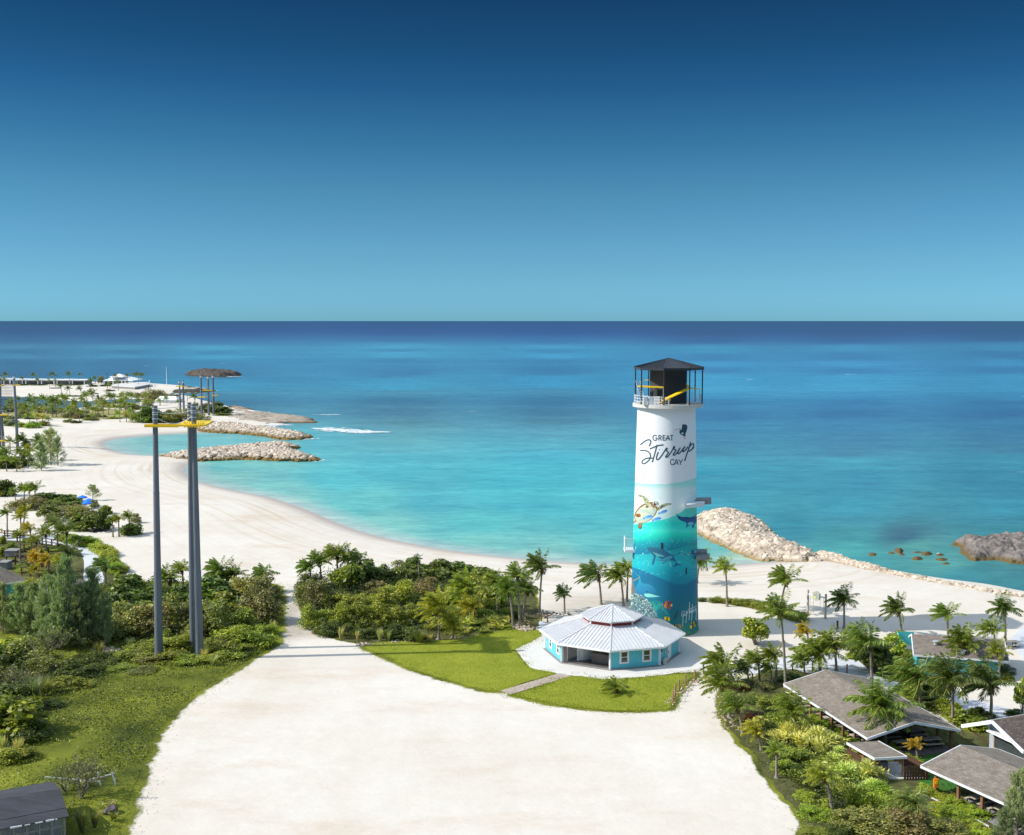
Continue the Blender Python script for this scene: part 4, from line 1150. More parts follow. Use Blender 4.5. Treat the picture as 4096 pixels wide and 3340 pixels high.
# ------------------------------------------------------------------ shingle-roofed shelters on the right
def shingles(name, c1, c2):
    m = bpy.data.materials.new(name); m.use_nodes = True
    N, L = nodes_of(m); b = N['Principled BSDF']; b.inputs['Roughness'].default_value = .92; b.inputs['Specular IOR Level'].default_value = .15
    tc = N.new('ShaderNodeTexCoord'); mp = N.new('ShaderNodeMapping')
    mp.name = 'turn'
    L.new(tc.outputs['Object'], mp.inputs[0])
    br = N.new('ShaderNodeTexBrick'); br.inputs['Scale'].default_value = 1.0
    br.inputs['Brick Width'].default_value = .42; br.inputs['Row Height'].default_value = .17
    br.inputs['Mortar Size'].default_value = .012; br.inputs['Mortar Smooth'].default_value = .3
    br.inputs['Color1'].default_value = c1 + (1,); br.inputs['Color2'].default_value = c2 + (1,)
    br.inputs['Mortar'].default_value = tuple(c * .55 for c in c1) + (1,)
    L.new(mp.outputs[0], br.inputs['Vector'])
    nz = N.new('ShaderNodeTexNoise'); nz.inputs['Scale'].default_value = 1.3; nz.inputs['Detail'].default_value = 8; nz.inputs['Roughness'].default_value = .7
    L.new(tc.outputs['Object'], nz.inputs['Vector'])
    rp = N.new('ShaderNodeValToRGB'); e = rp.color_ramp.elements
    e[0].position, e[0].color, e[1].position, e[1].color = .3, (.78, .78, .78, 1), .7, (1.2, 1.2, 1.2, 1)
    L.new(nz.outputs[0], rp.inputs[0])
    mx = N.new('ShaderNodeMix'); mx.data_type = 'RGBA'; mx.blend_type = 'MULTIPLY'; mx.inputs[0].default_value = 1
    L.new(br.outputs['Color'], mx.inputs[6]); L.new(rp.outputs[0], mx.inputs[7]); L.new(mx.outputs[2], b.inputs['Base Color'])
    bp = N.new('ShaderNodeBump'); bp.inputs['Strength'].default_value = .5; bp.inputs['Distance'].default_value = .03
    L.new(br.outputs['Fac'], bp.inputs['Height']); bp.invert = True; L.new(bp.outputs[0], b.inputs['Normal'])
    return m
def turn(m, ang):
    m.node_tree.nodes['turn'].inputs['Rotation'].default_value = (0, 0, ang); return m
def gable_roof(parent, e0, e1, ridge0, ridge1, f0, f1, m, fasc, t=.12):
    """eave e0-e1, ridge ridge0-ridge1, far eave f0-f1 (start end at the same gable)"""
    mb = MB()
    mb.slab([e0, e1, ridge1, ridge0], t); mb.slab([f0, ridge0, ridge1, f1], t)
    rf = mb.build('roof', m, parent)
    mb = MB(); d = Vector((0, 0, -.10))
    ex = (e1 - e0).normalized() * .06
    for a, b in ((e0, e1), (f0, f1)): 
        o = ((a - (ridge0 + ridge1) / 2)); o.z = 0; o = o.normalized() * .05
        mb.bar(a + d + o, b + d + o, .08, .2)
    for a, b, s in ((e0, ridge0, -1), (ridge0, f0, -1), (e1, ridge1, 1), (ridge1, f1, 1)): mb.bar(a + d + ex * s, b + d + ex * s, .09, .24)
    mb.build('fascia', fasc, parent)
    return rf
EH = 2.32
def G(fz, x, y, z): return P(*fz(x, y), GZ + z)
def picnic_table(loc, rz, label, scale=1.0):
    t = thing('picnic_table', loc, label, 'picnic table', 'picnic tables under the shingle roofs')
    rot = Matrix.Rotation(rz, 3, 'Z'); o = Vector(loc)
    W_ = lambda x, y, z: o + rot @ (Vector((x, y, z)) * scale)
    mb = MB(); mb.box(W_(0, 0, .76), (2.0 * scale, .8 * scale, .06), rz); mb.build('tabletop', MT['paleplank'], t)
    for s in (-1, 1):
        mb = MB(); mb.box(W_(0, s * .72, .45), (2.0 * scale, .3 * scale, .05), rz); mb.build('bench_seat', MT['paleplank'], t)
    for s in (-1, 1):
        mb = MB()
        mb.bar(W_(s * .7, 0, .0), W_(s * .7, 0, .73), .1 * scale, .12 * scale); mb.bar(W_(s * .7, -.75, .40), W_(s * .7, .75, .40), .08 * scale, .08 * scale)
        mb.bar(W_(s * .7, -.5, .03), W_(s * .7, .5, .03), .1 * scale, .07 * scale)
        for q in (-1, 1): mb.bar(W_(s * .7, q * .72, 0), W_(s * .7, q * .72, .42), .07 * scale, .09 * scale)
        mb.build('leg', MT['black'], t)
    return t
# long dining shelter
e_b, e_f = G(ZU, 75, 290, EH), G(ZU, 790, 752, EH)
f_f = G(ZU, 1610, 695, EH)
ax = (e_b - e_f); ax.z = 0; Lr = ax.length; axn = ax.normalized()
acr = Vector((axn.y, -axn.x, 0)); acr = acr if acr.dot(f_f - e_f) > 0 else -acr
wid = (f_f - e_f).dot(acr)
f_f = e_f + acr * wid; f_b = e_b + acr * wid
mid_f = (e_f + f_f) / 2
rz_h = PD(*ZU(1205, 612), mid_f.y).z
r_f, r_b = mid_f.copy(), (e_b + f_b) / 2
r_f.z = r_b.z = rz_h
dine = thing('dining_shelter', ((e_f + f_b) / 2).to_tuple()[:2] + (GZ,), 'long open-sided dining shelter with shingle gable roof over rows of picnic tables', 'shelter')
dirang = math.atan2(axn.y, axn.x)
MT['shingle1'] = turn(shingles('brown_grey_shingle_long', (.185, .155, .125), (.255, .222, .186)), -dirang)
gable_roof(dine, e_f, e_b, r_f, r_b, f_f, f_b, MT['shingle1'], MT['offwhite'])
mb = MB(); mb.bar(r_f + Vector((0, 0, .02)), r_b + Vector((0, 0, .02)), .3, .05); mb.build('ridge_cap', MT['shingle1'], dine)
n_post = 8
for side in (0, 1):
    for k in range(n_post):
        t = (k + .35) / (n_post - .3)
        base = (e_f + axn * Lr * t + acr * .45) if side == 0 else (f_f + axn * Lr * t - acr * .45)
        mb = MB(); mb.box((base.x, base.y, GZ + (EH + .0) / 2), (.22, .22, EH), dirang); mb.build('post', MT['wood'], dine)
for side in (0, 1):
    a = (e_f + acr * .45) if side == 0 else (f_f - acr * .45)
    mb = MB(); mb.bar(a + Vector((0, 0, -.22)) + axn * .2, a + axn * (Lr - .2) + Vector((0, 0, -.22)), .14, .22); mb.build('beam', MT['wood'], dine)
mb = MB(); fl0 = [e_f + acr * .3 + axn * .3, e_b + acr * .3 - axn * .3, f_b - acr * .3 - axn * .3, f_f - acr * .3 + axn * .3]
mb.slab([Vector((p.x, p.y, GZ + .1)) for p in fl0], .1); mb.build('floor_slab', mat('dark_paver_floor', (.10, .085, .085), .85, .2, 3, second=(.16, .14, .14)), dine)
nt_ = 0
ordw = ['first', 'second', 'third', 'fourth', 'fifth', 'sixth', 'seventh', 'eighth', 'ninth', 'tenth', 'eleventh', 'twelfth', 'thirteenth', 'fourteenth', 'fifteenth', 'sixteenth', 'seventeenth', 'eighteenth', 'nineteenth', 'twentieth']
def ordinal(i):
    if i < 20: return ordw[i]
    tens = {2: 'twenty', 3: 'thirty', 4: 'forty', 5: 'fifty', 6: 'sixty', 7: 'seventy', 8: 'eighty', 9: 'ninety'}
    n = i + 1
    if n % 10 == 0: return {20: 'twentieth', 30: 'thirtieth', 40: 'fortieth', 50: 'fiftieth', 60: 'sixtieth', 70: 'seventieth', 80: 'eightieth', 90: 'ninetieth'}[n]
    return tens[n // 10] + '-' + ordw[n % 10 - 1]
for col_, cn in ((.2, 'along the lime hedge'), (.52, 'down the middle'), (.82, 'along the far palms')):
    for k in range(6):
        p = e_f + axn * (Lr * (.12 + .155 * k)) + acr * wid * col_
        picnic_table((p.x, p.y, GZ + .1), dirang + math.pi / 2 - R(4) + R(3) * (k % 2), 'picnic table under the long dining shelter, row %s, %s from its gable' % (cn, ordinal(k)))
# second dining shelter, nearer
EH2 = 2.35
g0, g1 = G(ZU, 1250, 990, EH2), G(ZU, 1945, 1300, EH2)
ax2 = g1 - g0; ax2.z = 0; an2 = ax2.normalized()
ac2 = Vector((-an2.y, an2.x, 0)); ac2 = ac2 if ac2.x > 0 else -ac2
w2_ = 9.6; L2 = 15.0
h0, h1 = g0, g0 + an2 * L2
k0, k1 = g0 + ac2 * w2_, g0 + ac2 * w2_ + an2 * L2
rr0 = (h0 + k0) / 2; rr1 = (h1 + k1) / 2
rh = PD(*ZU(1625, 815), rr0.y).z; rr0.z = rr1.z = rh
din2 = thing('dining_shelter', ((h0 + k1) / 2).to_tuple()[:2] + (GZ,), 'nearer shingle-roofed dining shelter with brown posts, beside green artificial turf', 'shelter')
MT['shingle2'] = turn(shingles('brown_grey_shingle_near', (.18, .15, .122), (.245, .215, .182)), -math.atan2(an2.y, an2.x))
gable_roof(din2, h0, h1, rr0, rr1, k0, k1, MT['shingle2'], MT['offwhite'])
for side in (0, 1):
    for k in range(6):
        p = (h0 + ac2 * .5 if side == 0 else k0 - ac2 * .5) + an2 * (1.3 + k * 2.6)
        mb = MB(); mb.box((p.x, p.y, GZ + EH2 / 2), (.24, .24, EH2), math.atan2(an2.y, an2.x)); mb.build('post', MT['wood'], din2)
    a = h0 + ac2 * .5 if side == 0 else k0 - ac2 * .5
    mb = MB(); mb.bar(a + Vector((0, 0, -.22)) + an2 * .2, a + an2 * (L2 - .2) + Vector((0, 0, -.22)), .14, .22); mb.build('beam', MT['wood'], din2)
mb = MB(); mb.slab([Vector((p.x, p.y, GZ + .1)) for p in (h0 + ac2 * .2 + an2 * 3.2, h1 + ac2 * .2, k1 - ac2 * .2, k0 - ac2 * .2 + an2 * 3.2)], .1); mb.build('floor_slab', MT['grey'], din2)
for k in range(4):
    for j, wn in ((.24, 'beside its hedge'), (.6, 'in its second row')):
        p = h0 + an2 * (4.6 + 2.5 * k) + ac2 * w2_ * j
        picnic_table((p.x, p.y, GZ + .1), math.atan2(ac2.y, ac2.x), 'picnic table under the nearer dining shelter %s, %s from the turf' % (wn, ordinal(k)))
# orange box on the first post
p = h0 + ac2 * .5 + an2 * 1.3
mb = MB(); mb.box((p.x - .1, p.y - .3, GZ + 1.25), (.4, .3, .75)); mb.box((p.x - .1, p.y - .47, GZ + 1.35), (.2, .06, .3), mi=1)
tag(mb.build('lifebuoy_box', [MT['orange'], MT['yellow']]), 'orange equipment box on the corner post of the nearer shelter', 'box')
# little timber kiosk with lean-to roof and slatted fence
KH = 1.95
ks = [G(ZU, x, y, KH) for x, y in ((645, 797), (870, 806), (1095, 915), (860, 918))]
kx = (ks[2] - ks[3]); kx.z = 0; kw = kx.length; kx.normalize()
ky = (ks[0] - ks[3]); ky.z = 0; kl = ky.length; ky.normalize()
k3 = ks[3]; K = lambda u, v, z: Vector((k3.x, k3.y, GZ + z)) + kx * u + ky * v
kio = thing('timber_kiosk', (k3.x, k3.y, GZ), 'small timber kiosk with lean-to shingle roof on braced posts', 'kiosk')
MT['shingle3'] = turn(shingles('brown_grey_shingle_kiosk', (.18, .152, .125), (.25, .22, .19)), -math.atan2(kx.y, kx.x))
mb = MB(); mb.slab([K(-.2, -.2, KH), K(kw + .2, -.2, KH + .12), K(kw + .2, kl + .2, KH + .12), K(-.2, kl + .2, KH)], .1); mb.build('roof', MT['shingle3'], kio)
mb = MB()
for a, b in ((K(-.24, -.25, KH - .08), K(-.24, kl + .2, KH - .08)), (K(-.2, -.24, KH - .08), K(kw + .2, -.24, KH + .04)), (K(kw + .24, -.2, KH + .04), K(kw + .24, kl + .2, KH + .04))): mb.bar(a, b, .08, .22)
mb.build('fascia', MT['offwhite'], kio)
MT['newwood'] = mat('honey_timber', (.30, .17, .075), .7, .2, 3, second=(.42, .25, .12))
for u, v in ((.0, 0), (kw, 0), (0, kl), (kw, kl)):
    mb = MB(); mb.bar(K(u, v, 0), K(u, v, KH - .06), .14, .14); mb.build('post', MT['newwood'], kio)
mb = MB()
for u, s in ((0, 1), (kw, -1)):
    mb.bar(K(u, 0, KH - .8), K(u + s * .6, 0, KH - .1), .1, .1); mb.bar(K(u, 0, KH - .8), K(u, .6, KH - .1), .1, .1)
mb.bar(K(0, 0, KH - .8), K(-.5, -.1, KH - .1), .1, .1)
mb.build('brace', MT['newwood'], kio)
mb = MB()
mb.slab([K(-.4, -.5, .1), K(kw + 2.0, -.5, .1), K(kw + 2.0, kl, .1), K(-.4, kl, .1)], .1); mb.build('floor_slab', MT['concrete'], kio)
mb = MB(); mb.box(K(kw * .55, kl * .35, .6), (1.1, .6, 1.0), math.atan2(kx.y, kx.x)); mb.box(K(kw * .3, kl * .7, .5), (.8, .7, .8), math.atan2(kx.y, kx.x)); mb.build('work_counter', MT['grey'], kio)
mb = MB(); mb.box(K(.2, kl * .55, 1.1), (.06, .5, 1.3), math.atan2(kx.y, kx.x)); mb.build('red_panel', MT['red'], kio)
def plank_fence(name, pts, h, label, m, step=.24, gap=.05, z0=.05, top_var=.06):
    base = Vector((pts[0].x, pts[0].y, GZ))
    t = thing(name, base, label, 'fence')
    mb = MB(); rn = random.Random(len(label))
    for a, b in zip(pts[:-1], pts[1:]):
        L_ = (b - a).length; n = max(1, int(L_ / step)); d = (b - a).normalized()
        for k in range(n):
            p = a + d * (k + .5) * L_ / n; hh = h + rn.uniform(-top_var, top_var)
            mb.bar(Vector((p.x, p.y, GZ + z0)), Vector((p.x, p.y, GZ + hh)), L_ / n - gap, .04, up=Vector((-d.y, d.x, 0)))
    mb.build('planks', m, t)
    mb = MB()
    for a, b in zip(pts[:-1], pts[1:]):
        d = (b - a).normalized(); o = Vector((-d.y, d.x, 0)) * .06
        for z in (.35, h - .3): mb.bar(Vector((a.x, a.y, GZ + z)) + o, Vector((b.x, b.y, GZ + z)) + o, .05, .1)
    mb.build('rail', m, t)
    return t
plank_fence('slat_fence', [K(kw * .85, -.75, 0), K(kw + 1.9, -.75, 0), K(kw + 1.9, kl * .9, 0)], 1.35, 'dark brown slatted fence round the yard of the timber kiosk', MT['fencewood'])
plank_fence('slat_fence', [K(-.35, .2, 0), K(-.35, kl, 0)], 1.5, 'dark slatted screen closing one side of the timber kiosk', MT['fencewood'])

# white gabled house beyond the nearer shelter
EHW = 2.6
eL, eR = G(ZU, 1600, 640, EHW), G(ZU, 2129, 862, EHW)
gm = (eL + eR) / 2; gv_ = eR - eL; gv_.z = 0; gw = gv_.length; gv_.normalize()
rdir = Vector((-gv_.y, gv_.x, 0)); rdir = rdir if rdir.x > 0 else -rdir
rd = gm.copy(); rd.z = PD(*ZU(1860, 603), gm.y).z
whs = thing('white_house', (gm.x, gm.y, GZ), 'white gabled house with dark shingle roof and long strip window', 'house')
bk = rdir * 12
MT['shingle4'] = turn(shingles('dark_brown_shingle', (.10, .078, .066), (.17, .135, .115)), -math.atan2(rdir.y, rdir.x))
mb = MB(); mb.slab([eL, rd, rd + bk, eL + bk], .14); mb.slab([rd, eR, eR + bk, rd + bk], .14); mb.build('roof', MT['shingle4'], whs)
mb = MB(); f_ = -rdir * .06 - Vector((0, 0, .12))
mb.bar(eL + f_, rd + f_, .1, .34); mb.bar(rd + f_, eR + f_, .1, .34); mb.bar(eR + f_, eR + bk + f_, .1, .24); mb.bar(eL + f_, eL + bk + f_, .1, .24)
mb.build('fascia', MT['white'], whs)
def gp_(t, z, o=.9): p = eL.lerp(eR, t) + rdir * o; return Vector((p.x, p.y, z))
roofz = lambda t: GZ + EHW - .2 + (rd.z - GZ - EHW) * (1 - abs(2 * t - 1))
mb = MB(); ts = (.34, .5, .97)
fr_ = [gp_(.34, GZ), gp_(.97, GZ), gp_(.97, roofz(.97)), gp_(.5, roofz(.5)), gp_(.34, roofz(.34))]
bk_ = [p + bk * .85 for p in fr_]
mb.add(fr_ + bk_, [(0, 1, 2, 3, 4), (9, 8, 7, 6, 5)] + [(i, (i + 1) % 5, 5 + (i + 1) % 5, 5 + i) for i in range(5)]); mb.build('wall', mat('shade_greyed_white_boarding', (.36, .40, .44), .6, .06, 1.2), whs)  # white boarding greyed: its shade is put into the wall colour
mb = MB(); mb.bar(gp_(.42, GZ + 1.95, .86), gp_(.92, GZ + 1.95, .86), .1, 1.35); wn = mb.build('window', MT['newwood'], whs)
mb = MB(); mb.bar(gp_(.435, GZ + 1.95, .82), gp_(.905, GZ + 1.95, .82), .06, 1.12); mb.build('pane', MT['glass'], wn)
mb = MB(); mb.bar(gp_(.38, GZ + 2.95, .5), gp_(.8, GZ + 2.8, .5), .7, .1); mb.build('awning', MT['white'], whs)
mb = MB(); p = gp_(.05, GZ + EHW - .3, .4); mb.bar(p, gp_(.34, GZ + 1.5, .9), .1, .1); mb.build('brace', MT['fencewood'], whs)

# turquoise house with shingle roof by the beach
TH_ = 2.45
q = [P(*ZV(x, y), GZ + z) for x, y, z in ((905, 788, TH_), (1835, 850, TH_))]
ed = (q[1] - q[0]); ed.z = 0
edn = ed.normalized(); pn = Vector((-edn.y, edn.x, 0)); pn = pn if pn.y > 0 else -pn
q0 = q[1] - edn * ((q[1] - q[0]).length + M(55, q[0].y))
q1_ = q[1]
DR = q0.y + 4.2
rp0, rp1 = PD(*ZV(727, 517), DR), PD(*ZV(1747, 574), DR - .6)
run = (rp0 - q0).dot(pn)
zr2 = (rp0.z + rp1.z) / 2
tq = thing('turquoise_house', ((q0 + q1_) / 2).to_tuple()[:2] + (GZ,), 'turquoise beach house with brown shingle roof and roof vents', 'house')
RU = max(3.0, run)
ra, rb_ = q0 + pn * RU, q1_ + pn * RU
ra.z = rb_.z = zr2
fa, fb = q0 + pn * RU * 2, q1_ + pn * RU * 2
MT['shingle5'] = turn(shingles('brown_grey_shingle_beach', (.175, .145, .122), (.24, .205, .175)), -math.atan2(edn.y, edn.x))
gable_roof(tq, q0, q1_, ra, rb_, fa, fb, MT['shingle5'], MT['offwhite'])
wl_ = [q0 + edn * .4 + pn * .5, q1_ - edn * .9 + pn * .5, fb - edn * .9 - pn * .5, fa + edn * .4 - pn * .5]
mb = MB(); mb.prism([(p.x, p.y) for p in wl_], GZ, GZ + TH_ - .05)
for a, b in ((wl_[0], wl_[3]), (wl_[1], wl_[2])): mb.add([(a.x, a.y, GZ + TH_ - .05), (b.x, b.y, GZ + TH_ - .05), ((a.x + b.x) / 2, (a.y + b.y) / 2, zr2 - .18)], [(0, 1, 2)])
mb.build('wall', MT['teal'], tq)
for t_, s_ in ((.25, .45), (.53, .82)):
    p = q0.lerp(q1_, t_) + pn * RU * (.55 if s_ < .5 else .2); p.z = GZ + TH_ + (zr2 - GZ - TH_) * (.55 if s_ < .5 else .2)
    mb = MB(); mb.tube([p, p + Vector((0, 0, .35))], .22, 10); mb.tube([p + Vector((0, 0, .35)), p + Vector((0, 0, .45))], .36, 12); mb.build('roof_vent', MT['galv'], tq)
# turquoise plank yard fence against the gable
a_, b_, c_, d_ = [P(*ZV(x, y), GZ + 1.75) for x, y in ((548, 592), (735, 597), (760, 700), (570, 690))]
plank_fence('plank_fence', [P(*ZV(578, 760), GZ), P(*ZV(548, 668), GZ), P(*ZV(738, 668), GZ)], 1.8, 'bright turquoise plank fence enclosing a yard beside the beach house', mat('sunlit_turquoise_plank', (.10, .60, .58), .55, .06, 1.2), step=.3, gap=.012, top_var=0)  # brighter copy of the turquoise: sunlight put into the fence colour
# bench table on the sand beside it
p = P(*ZV(1860, 690), GZ)
picnic_table((p.x, p.y, GZ), R(10), 'dark picnic table on the sand beside the turquoise house')
# ------------------------------------------------------------------ zip-line masts
def mast(parent, base, top, wb, wt, name='pole'):
    D = base.y; tp = PD(*top, D); r0, r1 = M(wb, D) / 2, M(wt, D) / 2
    H = tp.z - base.z
    pts, rad = [], []
    for a, b in ((0, .345), (.345, .66), (.66, 1.0)):
        ra, rb = r0 + (r1 - r0) * a, r0 + (r1 - r0) * b
        g = .012 * r0 / .5
        pts += [base.lerp(tp, a + .0005), base.lerp(tp, b)]
        rad += [ra * 1.0 + .0, rb * 1.0 + .015]
    # stepped joints: each upper tube slips inside the lower one
    mb = MB()
    for i in range(0, 6, 2): mb.tube(pts[i:i + 2], [rad[i] * (1.0 if i == 0 else .965), rad[i + 1] * (1.0 if i == 0 else .965)], 20)
    for a in (.345, .66):
        p = base.lerp(tp, a); r = (r0 + (r1 - r0) * a) * 1.045; mb.tube([p - Vector((0, 0, .12)), p + Vector((0, 0, .12))], r, 20)
    mb.tube([base, base + Vector((0, 0, .25))], r0 * 1.25, 20)
    po = mb.build(name, MT['pole'], parent)
    return po, tp, r1
NB = [P(*ZP(205, 1640)), P(*ZP(450, 1636)), P(*ZP(414, 1585))]
NTp = [ZP(181, 110), ZP(413, 100), ZP(388, 90)]
zipn = thing('zip_line_tower', (NB[0] + NB[1]) / 2, 'tall grey zip-line tower of three steel poles with yellow platform, beside the thicket', 'zip-line tower')
tops = []
for b_, t_, wb, wt in zip(NB, NTp, (34, 34, 30), (19, 19, 16)):
    po, tp, r1 = mast(zipn, b_, t_, wb, wt); tops.append((tp, r1))
    mb = MB()
    for dz in (.25, .75, 1.0, 1.55): mb.tube([tp - Vector((0, 0, dz + .12)), tp - Vector((0, 0, dz))], r1 * 1.2, 16)
    mb.build('cable_collar', MT['galv'], po)
D1 = (NB[0].y + NB[1].y) / 2
pz = PD(*ZP(330, 226), D1).z
xl, xr = PD(*ZP(125, 226), D1).x, PD(*ZP(330, 226), D1).x
mb = MB(); mb.box(((xl + xr) / 2, NB[0].y + .1, pz), (xr - xl, 1.0, .22))
mb.bar((xl, NB[0].y - .42, pz - .14), (xr, NB[0].y - .42, pz - .14), .12, .2)
mb.build('yellow_beam', MT['yellow'], zipn)
x1, x2 = PD(*ZP(325, 226), D1).x, PD(*ZP(500, 226), D1).x
yb, yf = NB[2].y + 1.2, NB[1].y - 1.0
mb = MB(); mb.slab([Vector((x1, yf, pz + .1)), Vector((x2, yf, pz + .1)), Vector((x2 - .6, yb, pz + .12)), Vector((x1 - .5, yb, pz + .12))], .2)
for k in range(7):
    xx = x1 + .5 + k * .35; mb.box((NB[1].x - .9 + k * .3, yf - .1, pz - .1), (.16, .2, .25))
mb.build('yellow_platform', MT['yellow'], zipn)
mb = MB()
for k in range(12):
    t = k / 11; p = Vector((NB[1].x + 1.3 * math.cos(R(200 + 140 * t)), NB[1].y + .8 * math.sin(R(200 + 140 * t)), pz + .3)); mb.tube([p - Vector((0, 0, .25)), p + Vector((0, 0, .1))], .05, 5)
mb.build('rope_lashing', mat('yellow_rope', (.75, .6, .02), .7, .2, 8), zipn)
for a, b, sag, dz in ((0, 1, .35, .7), (0, 2, .15, .3), (0, 1, 1.0, 1.3)):
    pa, pb = tops[a][0] - Vector((0, 0, dz)), tops[b][0] - Vector((0, 0, dz))
    mb = MB(); mb.tube([pa.lerp(pb, t) - Vector((0, 0, sag * 4 * t * (1 - t))) for t in [k / 10 for k in range(11)]], .045, 6); mb.build('steel_cable', MT['galv'], zipn)
# far towers
def far_tower(poles, plats, label, net=None):
    bs = [P(*b) for t, b, w in poles]
    c = sum(bs, Vector()) / len(bs)
    t_ = thing('zip_line_tower', c, label, 'zip-line tower')
    for (tp_, b, w), bb in zip(poles, bs):
        po, tp, r1 = mast(t_, bb, tp_, w, w * .78)
        mb = MB(); mb.tube([tp - Vector((0, 0, 1.2)), tp - Vector((0, 0, .4))], r1 * 1.15, 12); mb.build('cable_collar', MT['galv'], po)
    for (x0, x1_, y) in plats:
        D = min(b.y for b in bs) - .6
        a, b = PD(x0, y, D), PD(x1_, y, D)
        mb = MB(); mb.box(((a.x + b.x) / 2, D + 1.0, a.z), (b.x - a.x, 2.4, .35)); 
        mb.build('yellow_platform', MT['yellow'], t_)
        mb = MB()
        for xx in np.linspace(a.x + .1, b.x - .1, 4): mb.tube([(xx, D - .1, a.z + .15), (xx, D - .1, a.z + 1.5)], .07, 5)
        mb.bar((a.x, D - .1, a.z + 1.5), (b.x, D - .1, a.z + 1.5), .08, .08); mb.build('platform_rail', MT['galv'], t_)
    return t_
far_tower([(ZB(312, 325), ZB(324, 660), 8), (ZB(350, 325), ZB(362, 668), 8.5)], [(*[ZB(280, 388)[0], ZB(368, 388)[0]], ZB(280, 388)[1])], 'distant pair of grey zip-line poles beside the white marquee')
ft = far_tower([(ZB(540, 266), ZB(552, 685), 9), (ZB(616, 276), ZB(628, 695), 9), (ZB(668, 266), ZB(679, 685), 9)], [(ZB(505, 0)[0], ZB(590, 0)[0], ZB(0, 503)[1]), (ZB(562, 0)[0], ZB(655, 0)[0], ZB(0, 430)[1]), (ZB(660, 0)[0], ZB(716, 0)[0], ZB(0, 485)[1])], 'distant zip-line tower of three poles with yellow platforms on the rocky point')
ftl = far_tower([(ZA(160, 292), ZA(205, 1130), 12), (ZA(10, 640), ZA(40, 1115), 12)], [(ZA(148, 0)[0], ZA(205, 0)[0], ZA(0, 408)[1]), (ZA(-60, 0)[0], ZA(75, 0)[0], ZA(0, 752)[1]), (ZA(-60, 0)[0], ZA(95, 0)[0], ZA(0, 1053)[1])], 'grey zip-line poles with climbing net beside the feathery trees, on the far sand')
far_tower([(ZA(2, 290), ZA(-5, 1125), 13)], [(ZA(-80, 0)[0], ZA(20, 0)[0], ZA(0, 414)[1])], 'single grey zip-line pole cut by the edge of the picture')
b0, D0 = P(*ZA(40, 1115)), P(*ZA(120, 1120)).y
mb = MB()
for k in range(10):
    x = 25 + k * 13
    mb.tube([PD(*ZA(x, 400), D0), PD(*ZA(x - 6, 680), D0)], .05, 4)
for k in range(9):
    y = 405 + k * 34; mb.tube([PD(*ZA(22, y), D0), PD(*ZA(145, y), D0)], .04, 4)
mb.build('climbing_net', MT['black'], ftl)
# net bridge between the pair and the trio of far poles
a, b = PD(*ZB(360, 355), P(*ZB(362, 668)).y), PD(*ZB(535, 405), P(*ZB(552, 685)).y)
mb = MB()
def sagp(t, dz): 
    p = a.lerp(b, t); return p - Vector((0, 0, 4 * t * (1 - t) * 1.5 + dz))
for dz in (0, 1.0, 2.0): mb.tube([sagp(k / 12, dz) for k in range(13)], .06, 4)
for k in range(1, 26): mb.tube([sagp(k / 26, 0), sagp(k / 26, 2.0)], .04, 4)
tag(mb.build('net_bridge', MT['black']), 'dark sagging net bridge strung between the distant grey poles', 'bridge')

# ------------------------------------------------------------------ far shore: bungalows, pavilion, marquee, mast
bung = [(42, 112, 315), (112, 240, 318), (298, 420, 320), (480, 605, 322), (660, 785, 322), (838, 958, 324), (-70, 30, 312)]
bn = ['sixth white flat-roofed bungalow from the terrace pavilion, between palms', 'fifth white flat-roofed bungalow from the terrace pavilion, in the far row', 'fourth white flat-roofed bungalow from the terrace pavilion, in the far row', 'third white flat-roofed bungalow from the terrace pavilion, in the far row', 'second white flat-roofed bungalow from the terrace pavilion, in the far row', 'white flat-roofed bungalow nearest the terrace pavilion, in the far row', 'seventh white flat-roofed bungalow from the terrace pavilion, cut by the picture edge']
proto = None
for (x0, x1_, yt), lb in sorted(zip(bung, bn), key=lambda q: -q[0][0]):
    a, b = P(*ZA(x0, 398)), P(*ZA(x1_, 398)); w = b.x - a.x
    zt = PD(*ZA(x0, yt + 22), a.y).z - GZ
    if proto is None:
        proto = thing('bungalow', (a.x, a.y, GZ), lb, 'bungalow', 'white bungalows along the far shore')
        O = Vector((a.x, a.y, GZ)); d = 15.0
        W0, H0 = w, zt
        mb = MB(); mb.box(O + Vector((w / 2 + .6, d / 2, H0 - .35)), (w + 2.2, d, .5)); mb.build('roof_slab', MT['offwhite'], proto)
        mb = MB(); mb.box(O + Vector((w / 2 + .6, d / 2 + 1.2, (H0 - .7) / 2)), (w + .6, d - 2.6, H0 - .7)); mb.build('wall', MT['grey'], proto)
        for s in (0, w + 1.0):
            mb = MB(); mb.box(O + Vector((s, .2, (H0 - .7) / 2)), (.5, .5, H0 - .7)); mb.build('post', MT['white'], proto)
        for k in range(4):
            mb = MB(); mb.box(O + Vector((w * (.17 + .24 * k), 1.16, (H0 - .7) * .5)), (w * .2, .12, (H0 - .7) * .86)); f_ = mb.build('glass_door', MT['glass'], proto)
        c = proto
    else:
        c = proto.copy(); COL.objects.link(c); c.location = (a.x, a.y, GZ); c['label'] = lb; c.scale = (w / W0, 1, zt / H0)
        for ch in list(proto.children):
            k = ch.copy(); COL.objects.link(k); k.parent = c
